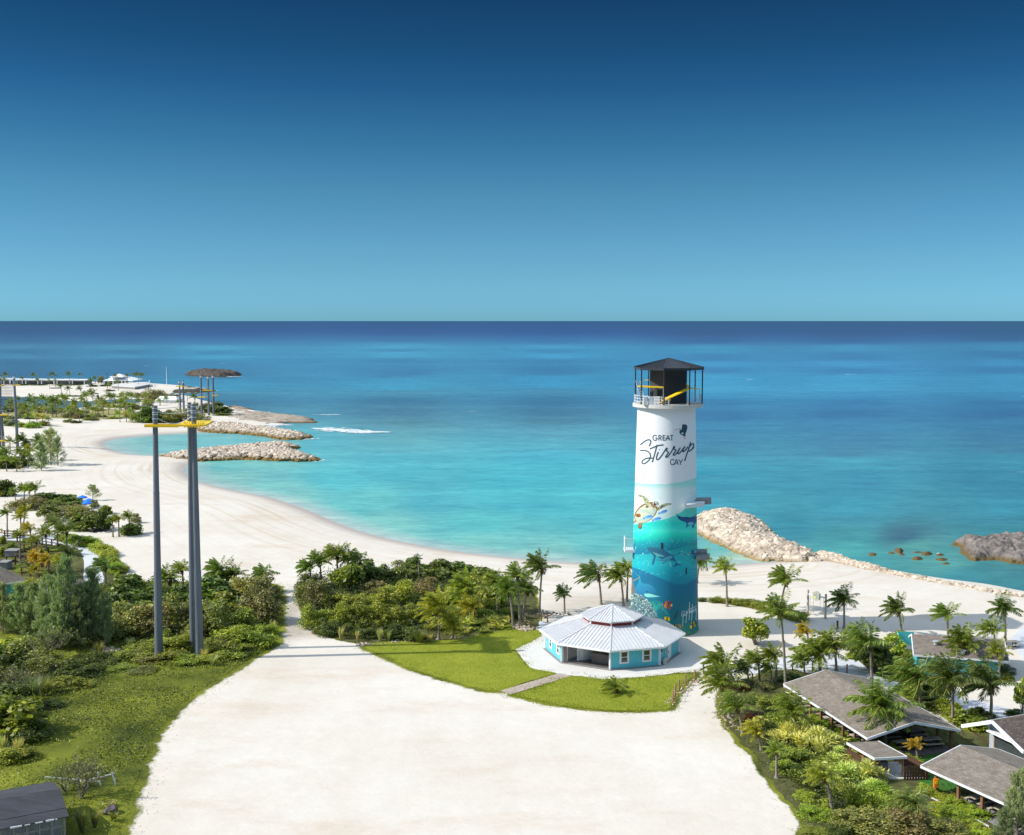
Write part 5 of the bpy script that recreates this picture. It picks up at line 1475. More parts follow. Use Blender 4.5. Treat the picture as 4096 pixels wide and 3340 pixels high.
# terrace pavilion
pb = P(*ZA(1360, 405)); D = pb.y
tv = thing('terrace_pavilion', (pb.x, D, GZ), 'white two-tier hip-roofed pavilion with dark open sides on the far terrace', 'pavilion')
def hip(mb, x0, x1_, ye, xt0, xt1, yt, dep):
    a, b = PD(*ZA(x0, ye), D), PD(*ZA(x1_, ye), D); c, d = PD(*ZA(xt1, yt), D), PD(*ZA(xt0, yt), D)
    z0, z1 = a.z, c.z; dy = dep; m_ = dep * (1 - (c.x - d.x) / (b.x - a.x)) / 2
    A = [Vector((a.x, D, z0)), Vector((b.x, D, z0)), Vector((b.x, D + dy, z0)), Vector((a.x, D + dy, z0))]
    B = [Vector((d.x, D + m_, z1)), Vector((c.x, D + m_, z1)), Vector((c.x, D + dy - m_, z1)), Vector((d.x, D + dy - m_, z1))]
    for k in range(4): mb.quad(A[k], A[(k + 1) % 4], B[(k + 1) % 4], B[k])
    mb.add(B, [(0, 1, 2, 3)]); mb.add([p - Vector((0, 0, .3)) for p in A], [(0, 1, 2, 3)])
    for k in range(4): mb.quad(A[k], A[(k + 1) % 4], A[(k + 1) % 4] - Vector((0, 0, .3)), A[k] - Vector((0, 0, .3)))
mb = MB(); hip(mb, 1190, 1535, 354, 1262, 1430, 322, 22); mb.build('lower_roof', MT['white'], tv)
mb = MB(); hip(mb, 1262, 1428, 312, 1340, 1352, 280, 12); mb.build('upper_roof', MT['white'], tv)
for x in (1205, 1255, 1310, 1365, 1410, 1450, 1500, 1526):
    a, b = PD(*ZA(x, 408), D + .5), PD(*ZA(x, 356), D + .5); mb = MB(); mb.bar((a.x, a.y, GZ), (a.x, a.y, b.z), .8, .8); mb.build('post', MT['offwhite'], tv)
a, b = PD(*ZA(1210, 408), D + 2), PD(*ZA(1420, 372), D + 2); mb = MB(); mb.prism([(a.x, D + 3), (b.x, D + 3), (b.x, D + 18), (a.x, D + 18)], GZ, b.z); mb.build('bar_counter', MT['dark'], tv)
tr = [P(*ZA(x, y), GZ + 1.6) for x, y in ((1290, 412), (1560, 428), (1732, 396), (1725, 372), (1545, 372), (1300, 395))]
trr = thing('stone_terrace', (tr[1].x, tr[1].y, GZ), 'raised white terrace with stone base jutting from the far pavilion', 'terrace')
mb = MB(); mb.prism([(p.x, p.y) for p in tr], GZ + 1.2, GZ + 1.65); mb.build('deck', MT['concrete'], trr)
mb = MB(); mb.prism([(p.x * 1.0, p.y + .3) for p in tr], -.3, GZ + 1.2); mb.build('stone_base', MT['grey'], trr)
mb = MB()
for a, b in zip(tr[1:3], tr[2:4]):
    for k in range(12): p = a.lerp(b, k / 12); mb.bar(p, p + Vector((0, 0, 1.3)), .12, .12)
    mb.bar(a + Vector((0, 0, 1.3)), b + Vector((0, 0, 1.3)), .15, .15)
mb.build('handrail', MT['white'], trr)
# marquee
mb0 = P(*ZB(170, 560)); D = mb0.y
mq = thing('marquee', (mb0.x, D, GZ), 'white marquee roof behind the zip-line thicket on the far shore', 'marquee')
l0, r0_ = PD(*ZB(52, 545), D), PD(*ZB(292, 545), D); zt = PD(*ZB(70, 498), D).z; ze = PD(*ZB(52, 535), D).z
mb = MB(); x0, x1_ = l0.x, r0_.x; q_ = (x1_ - x0) * .22
A = [Vector((x0, D, ze)), Vector((x1_, D, ze)), Vector((x1_, D + 12, ze)), Vector((x0, D + 12, ze))]
B_ = [Vector((x0 + 1, D + 6, zt)), Vector((x1_ - q_, D + 6, zt))]
mb.quad(A[0], A[1], B_[1], B_[0]); mb.quad(A[2], A[3], B_[0], B_[1]); mb.add([A[1], A[2], B_[1]], [(0, 1, 2)]); mb.add([A[3], A[0], B_[0]], [(0, 1, 2)])
mb.build('canopy', MT['white'], mq)
mb = MB(); mb.prism([(x0 + .3, D + .3), (x1_ - .3, D + .3), (x1_ - .3, D + 11.7), (x0 + .3, D + 11.7)], GZ, ze - .1); mb.build('side_wall', MT['offwhite'], mq)
b_ = P(*ZA(1929, 415)); t_ = PD(*ZA(1921, 198), b_.y)
mb = MB(); mb.tube([b_, Vector((b_.x, b_.y, t_.z))], [.22, .1], 8); tag(mb.build('flag_mast', MT['white']), 'slender white mast standing alone on the far sandspit', 'mast')
b_ = P(*ZA(1243, 445)); t_ = PD(*ZA(1240, 258), b_.y)
mb = MB(); mb.tube([b_, Vector((b_.x, b_.y, t_.z))], [.2, .12], 8); tag(mb.build('lamp_pole', MT['black']), 'thin dark pole in front of the far terrace pavilion', 'pole')
b_ = P(*ZA(1724, 495)); t_ = PD(*ZA(1724, 405), b_.y)
mb = MB(); mb.tube([b_, Vector((b_.x, b_.y, t_.z))], [.2, .12], 8); tag(mb.build('lamp_pole', MT['black']), 'thin dark pole below the corner of the stone terrace', 'pole')

# ------------------------------------------------------------------ rocks
def rock_material(name, c1, c2, stain, zs, pale=None):
    m = bpy.data.materials.new(name); m.use_nodes = True
    N, L = nodes_of(m); b = N['Principled BSDF']; b.inputs['Roughness'].default_value = .95; b.inputs['Specular IOR Level'].default_value = .1
    tc = N.new('ShaderNodeTexCoord'); ge = N.new('ShaderNodeNewGeometry')
    nz = N.new('ShaderNodeTexNoise'); nz.inputs['Scale'].default_value = .5; nz.inputs['Detail'].default_value = 9; nz.inputs['Roughness'].default_value = .75
    L.new(tc.outputs['Object'], nz.inputs['Vector'])
    rp = N.new('ShaderNodeValToRGB'); e = rp.color_ramp.elements
    e[0].position, e[0].color, e[1].position, e[1].color = .33, c1 + (1,), .68, c2 + (1,)
    L.new(nz.outputs[0], rp.inputs[0])
    isl = N.new('ShaderNodeMix'); isl.data_type = 'RGBA'; isl.blend_type = 'MULTIPLY'; isl.inputs[0].default_value = 1
    r2 = N.new('ShaderNodeValToRGB'); e = r2.color_ramp.elements; e[0].color = (.55, .52, .47, 1); e[1].color = (1.12, 1.1, 1.08, 1)
    L.new(ge.outputs['Random Per Island'], r2.inputs[0]); L.new(rp.outputs[0], isl.inputs[6]); L.new(r2.outputs[0], isl.inputs[7])
    sp = N.new('ShaderNodeSeparateXYZ'); L.new(ge.outputs['Position'], sp.inputs[0])
    ad = N.new('ShaderNodeMath'); ad.operation = 'MULTIPLY_ADD'; ad.inputs[1].default_value = -1.2; L.new(nz.outputs[0], ad.inputs[0]); L.new(sp.outputs['Z'], ad.inputs[2])
    mr = N.new('ShaderNodeMapRange'); mr.inputs['From Min'].default_value = zs[0] - .6; mr.inputs['From Max'].default_value = zs[1] - .6; L.new(ad.outputs[0], mr.inputs['Value'])
    mx = N.new('ShaderNodeMix'); mx.data_type = 'RGBA'; mx.inputs[6].default_value = stain + (1,)
    L.new(mr.outputs[0], mx.inputs[0]); L.new(isl.outputs[2], mx.inputs[7]); L.new(mx.outputs[2], b.inputs['Base Color'])
    bp = N.new('ShaderNodeBump'); bp.inputs['Strength'].default_value = .7; bp.inputs['Distance'].default_value = .25
    n2 = N.new('ShaderNodeTexNoise'); n2.inputs['Scale'].default_value = 2.2; n2.inputs['Detail'].default_value = 6; L.new(tc.outputs['Object'], n2.inputs['Vector'])
    L.new(n2.outputs[0], bp.inputs['Height']); L.new(bp.outputs[0], b.inputs['Normal'])
    return m
MT['armour'] = rock_material('pale_limestone_boulders', (.50, .42, .34), (.66, .58, .49), (.20, .13, .045), (.6, 1.35))
MT['quay'] = rock_material('pale_quarried_boulders', (.46, .39, .31), (.66, .58, .49), (.26, .18, .075), (.15, .8))
MT['reef'] = rock_material('dark_pitted_limestone', (.035, .03, .027), (.13, .11, .095), (.06, .045, .025), (.2, .8))
MT['greyrock'] = rock_material('grey_pitted_limestone', (.06, .053, .048), (.24, .215, .20), (.12, .085, .035), (.3, .9))
MT['tanrock'] = rock_material('tan_coral_rock', (.07, .055, .04), (.58, .51, .42), (.09, .06, .03), (.2, .7))
_ico = {}
def ico(sub):
    if sub not in _ico:
        bm = bmesh.new(); bmesh.ops.create_icosphere(bm, subdivisions=sub, radius=1.0)
        _ico[sub] = ([v.co.copy() for v in bm.verts], [tuple(v.index for v in f.verts) for f in bm.faces]); bm.free()
    return _ico[sub]
def boulder(mb, c, r, rn, sub=1):
    vs, fs = ico(sub); s = Vector((rn.uniform(.8, 1.3), rn.uniform(.8, 1.25), rn.uniform(.6, .9))) * r
    rot = Matrix.Rotation(rn.uniform(0, 6.3), 3, 'Z') @ Matrix.Rotation(rn.uniform(-.5, .5), 3, 'X')
    off = Vector((rn.uniform(0, 99), rn.uniform(0, 99), 0))
    mb.add([c + rot @ Vector((v.x * s.x, v.y * s.y, v.z * s.z)) * (1 + .28 * mnoise.noise(v * 1.6 + off)) for v in vs], fs)
def armour_bank(name, poly, hmax, slope, r, n, label, f=ZB, seed=1, m='armour', cat='breakwater'):
    w = gpoly(poly, f, 0.0); segs = list(zip(w, w[1:] + w[:1])); rn = random.Random(seed)
    x0, x1_ = min(p[0] for p in w), max(p[0] for p in w); y0, y1 = min(p[1] for p in w), max(p[1] for p in w)
    mb = MB(); cnt = 0; tries = 0
    NX, NY = 60, 40
    while cnt < n and tries < n * 60:
        tries += 1
        x, y = rn.uniform(x0, x1_), rn.uniform(y0, y1)
        X, Y = np.array([x]), np.array([y])
        if not inside(w, X, Y)[0]: continue
        d = distance(segs, X, Y)[0]
        hgt = hmax * min(1, d / slope) ** .8
        rr = r * rn.uniform(.65, 1.3)
        boulder(mb, Vector((x, y, hgt - rr * .35)), rr, rn); cnt += 1
    # rubble core under the facing stones
    gx, gy = np.meshgrid(np.linspace(x0 - 1, x1_ + 1, NX * 2), np.linspace(y0 - 1, y1 + 1, NY * 2))
    dd = distance(segs, gx, gy); ii = inside(w, gx, gy)
    hz = np.where(ii, hmax * np.minimum(1, dd / slope) ** .8 - r * .75, -1.2)
    idx = np.arange(gx.size).reshape(gx.shape)
    vs = np.stack([gx, gy, hz], -1).reshape(-1, 3)
    fs = [(int(idx[j, i]), int(idx[j, i + 1]), int(idx[j + 1, i + 1]), int(idx[j + 1, i])) for j in range(gx.shape[0] - 1) for i in range(gx.shape[1] - 1) if ii[j, i] or ii[j + 1, i + 1] or ii[j, i + 1] or ii[j + 1, i]]
    mb.add([tuple(v) for v in vs], fs)
    o = mb.build(name, MT[m]); tag(o, label, cat); return o
armour_bank('breakwater', [(90, 1150), (250, 1182), (400, 1180), (580, 1190), (780, 1178), (950, 1168), (1150, 1172), (1300, 1182), (1500, 1192), (1650, 1192), (1760, 1182), (1805, 1168), (1760, 1150), (1650, 1115), (1560, 1085), (1420, 1062), (1500, 1060), (1580, 1052), (1590, 1038), (1520, 1018), (1400, 1010), (1200, 1020), (1000, 1040), (700, 1068), (400, 1105), (150, 1130)], 1.6, 4.0, 1.0, 1500, 'nearer pale boulder breakwater with a short spur, dividing lagoon from bay', seed=4)
armour_bank('breakwater', [(420, 848), (560, 872), (700, 884), (900, 892), (1100, 908), (1220, 925), (1350, 952), (1480, 960), (1600, 956), (1690, 942), (1722, 930), (1690, 915), (1600, 892), (1400, 864), (1200, 842), (1050, 820), (900, 800), (700, 800), (560, 825), (430, 835)], 1.7, 5.0, 1.15, 1300, 'farther pale boulder breakwater closing the lagoon beside the rocky headland', seed=5)
armour_bank('jetty', [(60, 540), (117, 525), (160, 540), (230, 570), (310, 610), (400, 660), (480, 700), (560, 735), (640, 762), (730, 800), (840, 835), (960, 830), (1060, 845), (1200, 862), (1320, 875), (1460, 868), (1560, 852), (1480, 800), (1390, 738), (1300, 705), (1210, 670), (1100, 630), (1000, 590), (960, 550), (900, 480), (850, 420), (780, 372), (700, 345), (600, 322), (500, 310), (380, 305), (240, 312), (120, 335), (40, 400)], 2.1, 5.0, 1.0, 1900, 'broad pale boulder jetty curving out to sea beside the painted tower', f=ZR, seed=6, m='quay', cat='jetty')
armour_bank('rock_revetment', [(1480, 850), (1600, 862), (1750, 900), (1900, 940), (2010, 972), (2129, 985), (2400, 1050), (2800, 1130), (3300, 1230), (3900, 1320), (3900, 1270), (3300, 1180), (2800, 1085), (2400, 1000), (2129, 925), (1950, 885), (1800, 830), (1650, 790), (1500, 755), (1420, 780)], 1.6, 3.0, .62, 2200, 'long low boulder revetment edging the white sand against the sea', f=ZR, seed=7, m='quay', cat='revetment')

def rock_mass(name, poly, hmax, label, f, m, seed, res=(90, 46), jag=.9, freq=.16, edge=3.0, under=0.0):
    w = smooth_line(gpoly(poly, f, 0.0) + [gpoly(poly, f, 0.0)[0]], 3)[:-1]; segs = list(zip(w, w[1:] + w[:1]))
    x0, x1_ = min(p[0] for p in w) - 2, max(p[0] for p in w) + 2; y0, y1 = min(p[1] for p in w) - 2, max(p[1] for p in w) + 2
    gx, gy = np.meshgrid(np.linspace(x0, x1_, res[0]), np.linspace(y0, y1, res[1]))
    dd = np.where(inside(w, gx, gy), 1, -1) * distance(segs, gx, gy)
    nz = np.zeros(gx.shape)
    for j in range(gx.shape[0]):
        for i in range(gx.shape[1]):
            v = Vector((gx[j, i] * freq, gy[j, i] * freq, seed * 7.3))
            nz[j, i] = mnoise.fractal(v, 1.0, 2.1, 5) * .6 + abs(mnoise.noise(v * 3.1)) * .5
    dd = dd + nz * edge * .8
    hz = np.where(dd > 0, hmax * (1 - np.exp(-dd / edge)) * (.75 + .45 * nz * jag), np.maximum(dd * .6, -1.5))
    V = np.stack([gx, gy, hz], -1)
    o = grid_object(name, V, MT[m])
    o.data.polygons.foreach_set('use_smooth', [False] * len(o.data.polygons))
    tag(o, label, 'rock' if name != 'rocky_headland' else 'headland'); return o
rock_mass('rock_islet', [(392, 262), (480, 256), (600, 254), (740, 255), (880, 257), (945, 264), (930, 274), (820, 284), (700, 287), (560, 281), (450, 272)], 5.6, 'dark rock islet standing alone far out in the sea', ZB, 'reef', 2, res=(150, 60), edge=5, freq=.06)
rock_mass('rocky_headland', [(640, 660), (760, 668), (860, 600), (960, 602), (1062, 622), (1080, 660), (1270, 672), (1400, 682), (1520, 692), (1650, 715), (1720, 742), (1775, 772), (1680, 780), (1560, 782), (1450, 778), (1330, 790), (1250, 800), (1100, 790), (950, 785), (800, 760), (640, 745), (590, 700)], 1.4, 'flat brown rocky headland running out to sea behind the breakwaters', ZB, 'tanrock', 3, res=(170, 70), jag=1.3, freq=.09, edge=5)
rock_mass('shore_rock', [(240, 425), (370, 385), (480, 400), (580, 410), (660, 428), (690, 436), (560, 450), (430, 455), (330, 462), (230, 450)], 1.1, 'dark low rocks on the tip of the far sandspit', ZB, 'reef', 5, res=(90, 40), jag=1.2, freq=.08, edge=5)
rock_mass('rock_island', [(1085, 345), (1150, 322), (1240, 318), (1330, 305), (1500, 300), (1650, 294), (1860, 318), (2060, 345), (2300, 400), (2300, 560), (2060, 565), (1860, 552), (1700, 535), (1560, 512), (1400, 515), (1300, 505), (1220, 450), (1165, 405), (1150, 368)], 2.3, 'big flat grey pitted rock island off the beach', ZS, 'greyrock', 6, res=(150, 80), jag=1.4, freq=.22, edge=2.2)
for i, (x, y, w_, h_, lb) in enumerate(((235, 452, 90, 26, 'small tan rock farthest from the rock island, just awash'), (445, 434, 70, 18, 'low brown rock awash beside the tallest of the small rocks'), (530, 418, 95, 40, 'tallest small tan rock, flat-topped, in the shallows'), (548, 450, 55, 14, 'tiny rock below the tallest tan rock'), (720, 425, 80, 14, 'dark rock barely showing at mid shallows'), (820, 448, 120, 28, 'brown peaked rock between the smaller rocks'), (712, 496, 110, 26, 'grey rock with foam nearest the revetment'), (985, 504, 120, 28, 'long brown rock close to the rock island'), (1025, 548, 80, 16, 'small dark rock in front of the long brown rock'), (960, 455, 90, 16, 'dark rock with breaking foam beside the island'))):
    pl = oval(x, y, w_ / 2, h_ / 2, 0, 10)
    o = rock_mass('sea_rock', pl, {530: 1.3, 820: 1.0}.get(x, .55), lb, ZS, 'greyrock', 20 + i, res=(26, 18), jag=1.2, freq=.5, edge=.7)
    o['group'] = 'small rocks in the shallows'
o = None
# submerged reef shows as dark patches: thin weed-covered ledges just breaking the surface
# ------------------------------------------------------------------ surf
MT['foam'] = mat('white_surf_foam', (.58, .63, .65), .9, .12, 2)
def surf(pts, f, width, n, seed, label='white surf'):
    rn = random.Random(seed); w = [P(*f(x, y), .06) for x, y in pts]; mb = MB()
    L = [(w[i + 1] - w[i]).length for i in range(len(w) - 1)]; T = sum(L)
    for k in range(n):
        s = rn.random() * T; i = 0
        while i < len(L) - 1 and s > L[i]: s -= L[i]; i += 1
        t = s / max(L[i], 1e-6); p = w[i].lerp(w[i + 1], min(1, t)); d = (w[i + 1] - w[i]).normalized(); nrm = Vector((-d.y, d.x, 0))
        env = math.sin(math.pi * min(1, (sum(L[:i]) + s) / T)) ** .5
        c = p + nrm * rn.gauss(0, width * .55 * env) ; a, b = rn.uniform(.5, 1.6) * width * .35, rn.uniform(.3, .8) * width * .22
        vs = []
        for j in range(9):
            q = 2 * math.pi * j / 9; r_ = rn.uniform(.6, 1.2); vs.append(c + d * a * r_ * math.cos(q) + nrm * b * r_ * math.sin(q) + Vector((0, 0, .02 + rn.random() * .05)))
        mb.add(vs, [tuple(range(9))])
    o = mb.build('surf_foam', MT['foam']); tag(o, kind='stuff'); o['label'] = label; return o
surf([(1760, 832), (1820, 838), (1900, 840), (2000, 848), (2129, 868), (2300, 872), (2500, 874)], ZB, 5.5, 230, 1, 'long white breaker rolling in past the breakwaters')
surf([(1750, 690), (1850, 690), (2020, 686)], ZB, 2.0, 70, 2, 'short white breakers off the headland tip')
surf([(1040, 805), (1150, 820), (1270, 818), (1350, 800), (1420, 795), (1500, 800)], ZB, 3.5, 130, 3, 'white wash between the headland and the farther breakwater')
surf([(1060, 645), (1120, 655), (1280, 668)], ZB, 3.0, 50, 4, 'wash on the seaward side of the headland')
surf([(1640, 955), (1720, 942), (1800, 940)], ZB, 2.0, 40, 5, 'wash round the tip of the farther breakwater')
surf([(1760, 1190), (1800, 1172), (1860, 1168)], ZB, 1.4, 30, 6, 'wash round the tip of the nearer breakwater')
surf([(820, 284), (900, 282), (960, 280)], ZB, 5.0, 40, 7, 'wash at the foot of the rock islet')
surf([(350, 1215), (345, 1260), (365, 1300), (392, 1325)], ZB, .5, 60, 8, 'thin foam line in the corner of the bay')
surf([(240, 470), (420, 455), (560, 440), (740, 434)], ZB, 4.0, 70, 9, 'wash along the far sandspit rocks')
surf([(920, 440), (940, 436), (965, 446)], ZS, .5, 18, 10, 'foam breaking on a small rock')

# ------------------------------------------------------------------ swing frame on the beach
b0, b1 = P(*ZR(1365, 1440)), P(*ZR(1565, 1490))
t0, t1 = PD(*ZR(1371, 1160), b0.y), PD(*ZR(1573, 1210), b1.y)
sw = thing('swing_frame', (b0 + b1) / 2, 'timber swing frame with hexagonal sign and two hanging swings on the sand', 'swing')
for b_, t_ in ((b0, t0), (b1, t1)):
    mb = MB(); mb.tube([b_, t_], [.17, .15], 10); mb.build('post', MT['paleplank'], sw)
cz = lambda t: b0.lerp(b1, t) + Vector((0, 0, (t0.z - GZ) * .83))
mb = MB(); mb.bar(cz(0), cz(1), .14, .2); mb.build('crossbar', MT['offwhite'], sw)
sg = cz(.46) + Vector((0, -.15, .0)); dx = (b1 - b0).normalized(); up = Vector((0, 0, 1)); nn = Vector((dx.y, -dx.x, 0)) * .14
hexp = [(-.62, -.42), (0, -.72), (.62, -.42), (.62, .42), (0, .72), (-.62, .42)]
mb = MB(); mb.add([sg + dx * a + up * b - nn for a, b in hexp] + [sg + dx * a + up * b + nn for a, b in hexp], [tuple(range(6)), tuple(reversed(range(6, 12)))] + [(i, 6 + i, 6 + (i + 1) % 6, (i + 1) % 6) for i in range(6)])
hs_ = mb.build('hexagon_sign', MT['rope'] if False else mat('sage_sign_board', (.42, .43, .36), .7, .08, 3), sw)
mb = MB(); heart = [(.0, -.38), (.16, -.2), (.15, -.08), (.06, -.06), (0, -.12), (-.06, -.06), (-.15, -.08), (-.16, -.2)]
mb.add([sg + dx * (a - .22) + up * b + nn * 1.06 for a, b in heart], [tuple(range(8))]); mb.build('heart_mark', mat('lime_yellow_paint', (.7, .75, .03), .6, .05, 2), hs_)
mb = MB()
def ln(a, b): 
    for p, q in zip((a,), (b,)): mb.bar(sg + dx * p[0] + up * p[1] + nn * 1.05, sg + dx * q[0] + up * q[1] + nn * 1.05, .02, .05, up=nn)
for a, b in (((-.3, .42), (.3, .48)), ((-.35, .2), (-.1, .24)), ((.0, .22), (.3, .26)), ((-.3, .03), (.25, .1)), ((.1, -.12), (.35, -.05)), ((.05, -.3), (.3, -.22))): ln(a, b)
mb.build('sign_marking', MT['ink'], hs_)
for t in (.22, .78):
    mb = MB()
    for s in (-.28, .28): mb.tube([cz(t) + dx * s, Vector(((b0.lerp(b1, t) + dx * s).x, (b0.lerp(b1, t) + dx * s).y, GZ + .55))], .025, 5)
    sp_ = mb.build('swing_rope', MT['rope'], sw)
    c = b0.lerp(b1, t); mb = MB(); mb.box((c.x, c.y, GZ + .55), (.7, .25, .05), math.atan2(dx.y, dx.x)); mb.build('swing_seat', MT['paleplank'], sw)

# ------------------------------------------------------------------ rope fences and other fences
def rope_fence(pts, f, h, label, n_between=0, two=True, r=.09, m='wood'):
    w = [P(*f(x, y)) for x, y in pts]
    t = thing('rope_fence', w[0], label, 'fence')
    for p in w:
        mb = MB(); mb.tube([p - Vector((0, 0, .1)), p + Vector((0, 0, h))], r, 7); mb.build('post', MT[m], t)
    mb = MB()
    for a, b in zip(w[:-1], w[1:]):
        for z in ((h * .85, h * .5) if two else (h * .8,)):
            mb.tube([a.lerp(b, k / 8) + Vector((0, 0, z - 4 * (k / 8) * (1 - k / 8) * .16)) for k in range(9)], .025, 4, cap=False)
    mb.build('rope', MT['rope'], t); return t
rope_fence([(1635, 1085), (1655, 1030), (1692, 978), (1755, 928), (1842, 885), (1925, 815)], ZO, 1.35, 'rope fence on timber posts along the corner of the house lawn', m='newwood')
rope_fence([(288, 388), (235, 345), (180, 395)], ZO, 1.1, 'short rope fence at the rocks by the thicket palms')
rope_fence([(450, 330), (390, 318)], ZO, 1.2, 'pair of roped posts on the paved path behind the house')
rope_fence([(38, 1000), (150, 990), (605, 1100), (745, 1030), (880, 975), (1070, 965), (1300, 970), (1400, 975), (1700, 990), (1970, 1020)], ZT, 1.1, 'long rope fence between palms and pale paving behind the dining shelter', r=.08)
def rail_fence(pts, f, h, label, m='fencewood', step=2.4):
    w = [P(*f(x, y)) for x, y in pts]
    t = thing('rail_fence', w[0], label, 'fence')
    for a, b in zip(w[:-1], w[1:]):
        L_ = (b - a).length; n = max(1, round(L_ / step)); rz = math.atan2((b - a).y, (b - a).x)
        for k in range(n):
            p = a.lerp(b, k / n); mb = MB(); mb.box((p.x, p.y, GZ + h / 2), (.2, .2, h), rz); mb.build('post', MT[m], t)
    mb = MB()
    for a, b in zip(w[:-1], w[1:]):
        for z in (h * .95, h * .55): mb.bar(a + Vector((0, 0, z)), b + Vector((0, 0, z)), .1, .16)
    mb.build('rail', MT[m], t); return t
rail_fence([(-20, 700), (55, 718), (160, 722), (330, 735)], ZCc, 1.3, 'dark rail fence along the paved path by the left garden')
rail_fence([(45, 790), (200, 775), (360, 790), (490, 815), (600, 832), (715, 850)], ZCc, 1.5, 'dark rail fence crossing the garden below the paved path')
rail_fence([(280, 895), (400, 905), (560, 930), (700, 950)], ZCc, 1.5, 'dark rail fence among the garden palms, middle one')
rail_fence([(80, 1050), (180, 1045), (180, 1010), (300, 1030), (480, 1075), (640, 1110), (790, 1160)], ZCc, 1.6, 'dark rail fence nearest the brown roofs')
rail_fence([(250, 1160), (350, 1175), (430, 1190), (510, 1205)], ZCc, 1.4, 'short dark rail fence beside the brown hip roof')
# dark grey wall boxes in the garden
for i, (x0, x1_, y0, y1, lb) in enumerate(((55, 190, 905, 960, 'grey utility enclosure among garden palms, farther one'), (-20, 80, 1040, 1100, 'grey utility enclosure at the picture edge, nearer one'))):
    a, b = P(*ZCc(x0, y1)), P(*ZCc(x1_, y1)); zt = PD(*ZCc(x0, y0), a.y).z - .3
    t = thing('utility_enclosure', (a + b) / 2, lb, 'enclosure')
    mb = MB(); mb.prism([(a.x, a.y), (b.x, a.y), (b.x, a.y + 2.2), (a.x, a.y + 2.2)], GZ, max(zt, GZ + 1.2)); mb.build('wall', MT['grey'], t)
    mb = MB(); mb.prism([(a.x - .1, a.y - .1), (b.x + .1, a.y - .1), (b.x + .1, a.y + 2.3), (a.x - .1, a.y + 2.3)], max(zt, GZ + 1.2), max(zt, GZ + 1.2) + .12); mb.build('lid', MT['grey'], t)
# brown roofs in the left garden
def garden_house(eave, ridge_y, label, D0, depth, f, wallm, x_r0, x_r1):
    (xa, ya), (xb, yb) = eave
    a, b = P(*f(xa, ya), GZ + 2.4), P(*f(xb, yb), GZ + 2.4)
    t = thing('garden_house', ((a.x + b.x) / 2, (a.y + b.y) / 2, GZ), label, 'house')
    e = (b - a).normalized(); n = Vector((-e.y, e.x, 0)); n = n if n.y > 0 else -n
    zr = 2.4 + depth * .32
    r0, r1 = a + n * depth / 1 * .5 + e * x_r0, b + n * depth * .5 - e * x_r1
    r0.z = r1.z = GZ + zr
    c, d = a + n * depth, b + n * depth
    mb = MB(); mb.slab([a, b, r1, r0], .12); mb.slab([c, r0, r1, d], .12)
    if x_r1 > .5: mb.slab([b, d, r1], .12)
    if x_r0 > .5: mb.slab([c, a, r0], .12)
    mb.build('roof', MT['shingle1'], t)
    mb = MB(); mb.bar(a + Vector((0, -.05, -.1)), b + Vector((0, -.05, -.1)), .08, .2); mb.bar(b + Vector((.05, 0, -.1)), d + Vector((.05, 0, -.1)), .08, .2); mb.build('fascia', MT['offwhite'], t)
    mb = MB(); w = [a + e * .5 + n * .5, b - e * .5 + n * .5, d - e * .5 - n * .5, c + e * .5 - n * .5]; mb.prism([(p.x, p.y) for p in w], GZ, GZ + 2.3); mb.build('wall', wallm, t)
    return t
garden_house(((-160, 1290), (318, 1218)), 1105, 'brown shingle hip-roofed house with pale turquoise fascia in the left garden', 0, 8.0, ZCc, MT['teal'], 0, 3.5)
# white gable house half hidden by feathery trees
gp = P(*ZCc(400, 1440)); D = gp.y
gh = thing('white_gable_house', gp, 'white gabled house mostly hidden behind feathery grey-green trees', 'house')
A_, B_, C_ = PD(*ZCc(222, 1322), D), PD(*ZCc(435, 1272), D), PD(*ZCc(610, 1345), D)
bk = Vector((2.8, 6.5, 0)); 
mb = MB(); mb.slab([A_, B_, B_ + bk, A_ + bk], .12); mb.slab([B_, C_, C_ + bk, B_ + bk], .12); mb.build('roof', MT['shingle1'], gh)
mb = MB(); o_ = Vector((0, -.06, -.12)); mb.bar(A_ + o_, B_ + o_, .08, .28); mb.bar(B_ + o_, C_ + o_, .08, .28); mb.build('fascia', MT['white'], gh)
mb = MB(); iy = Vector((0, .5, 0)); l_, r_ = A_.lerp(B_, .18), C_.lerp(B_, .15)
fr_ = [Vector((l_.x, D + .5, GZ)), Vector((r_.x, D + .5, GZ)), Vector((r_.x, D + .5, r_.z - .2)), Vector((B_.x, D + .5, B_.z - .2)), Vector((l_.x, D + .5, l_.z - .2))]
bk_ = [p + bk * .9 for p in fr_]; mb.add(fr_ + bk_, [(0, 1, 2, 3, 4), (9, 8, 7, 6, 5)] + [(i, (i + 1) % 5, 5 + (i + 1) % 5, 5 + i) for i in range(5)])
mb.build('wall', MT['white'], gh)

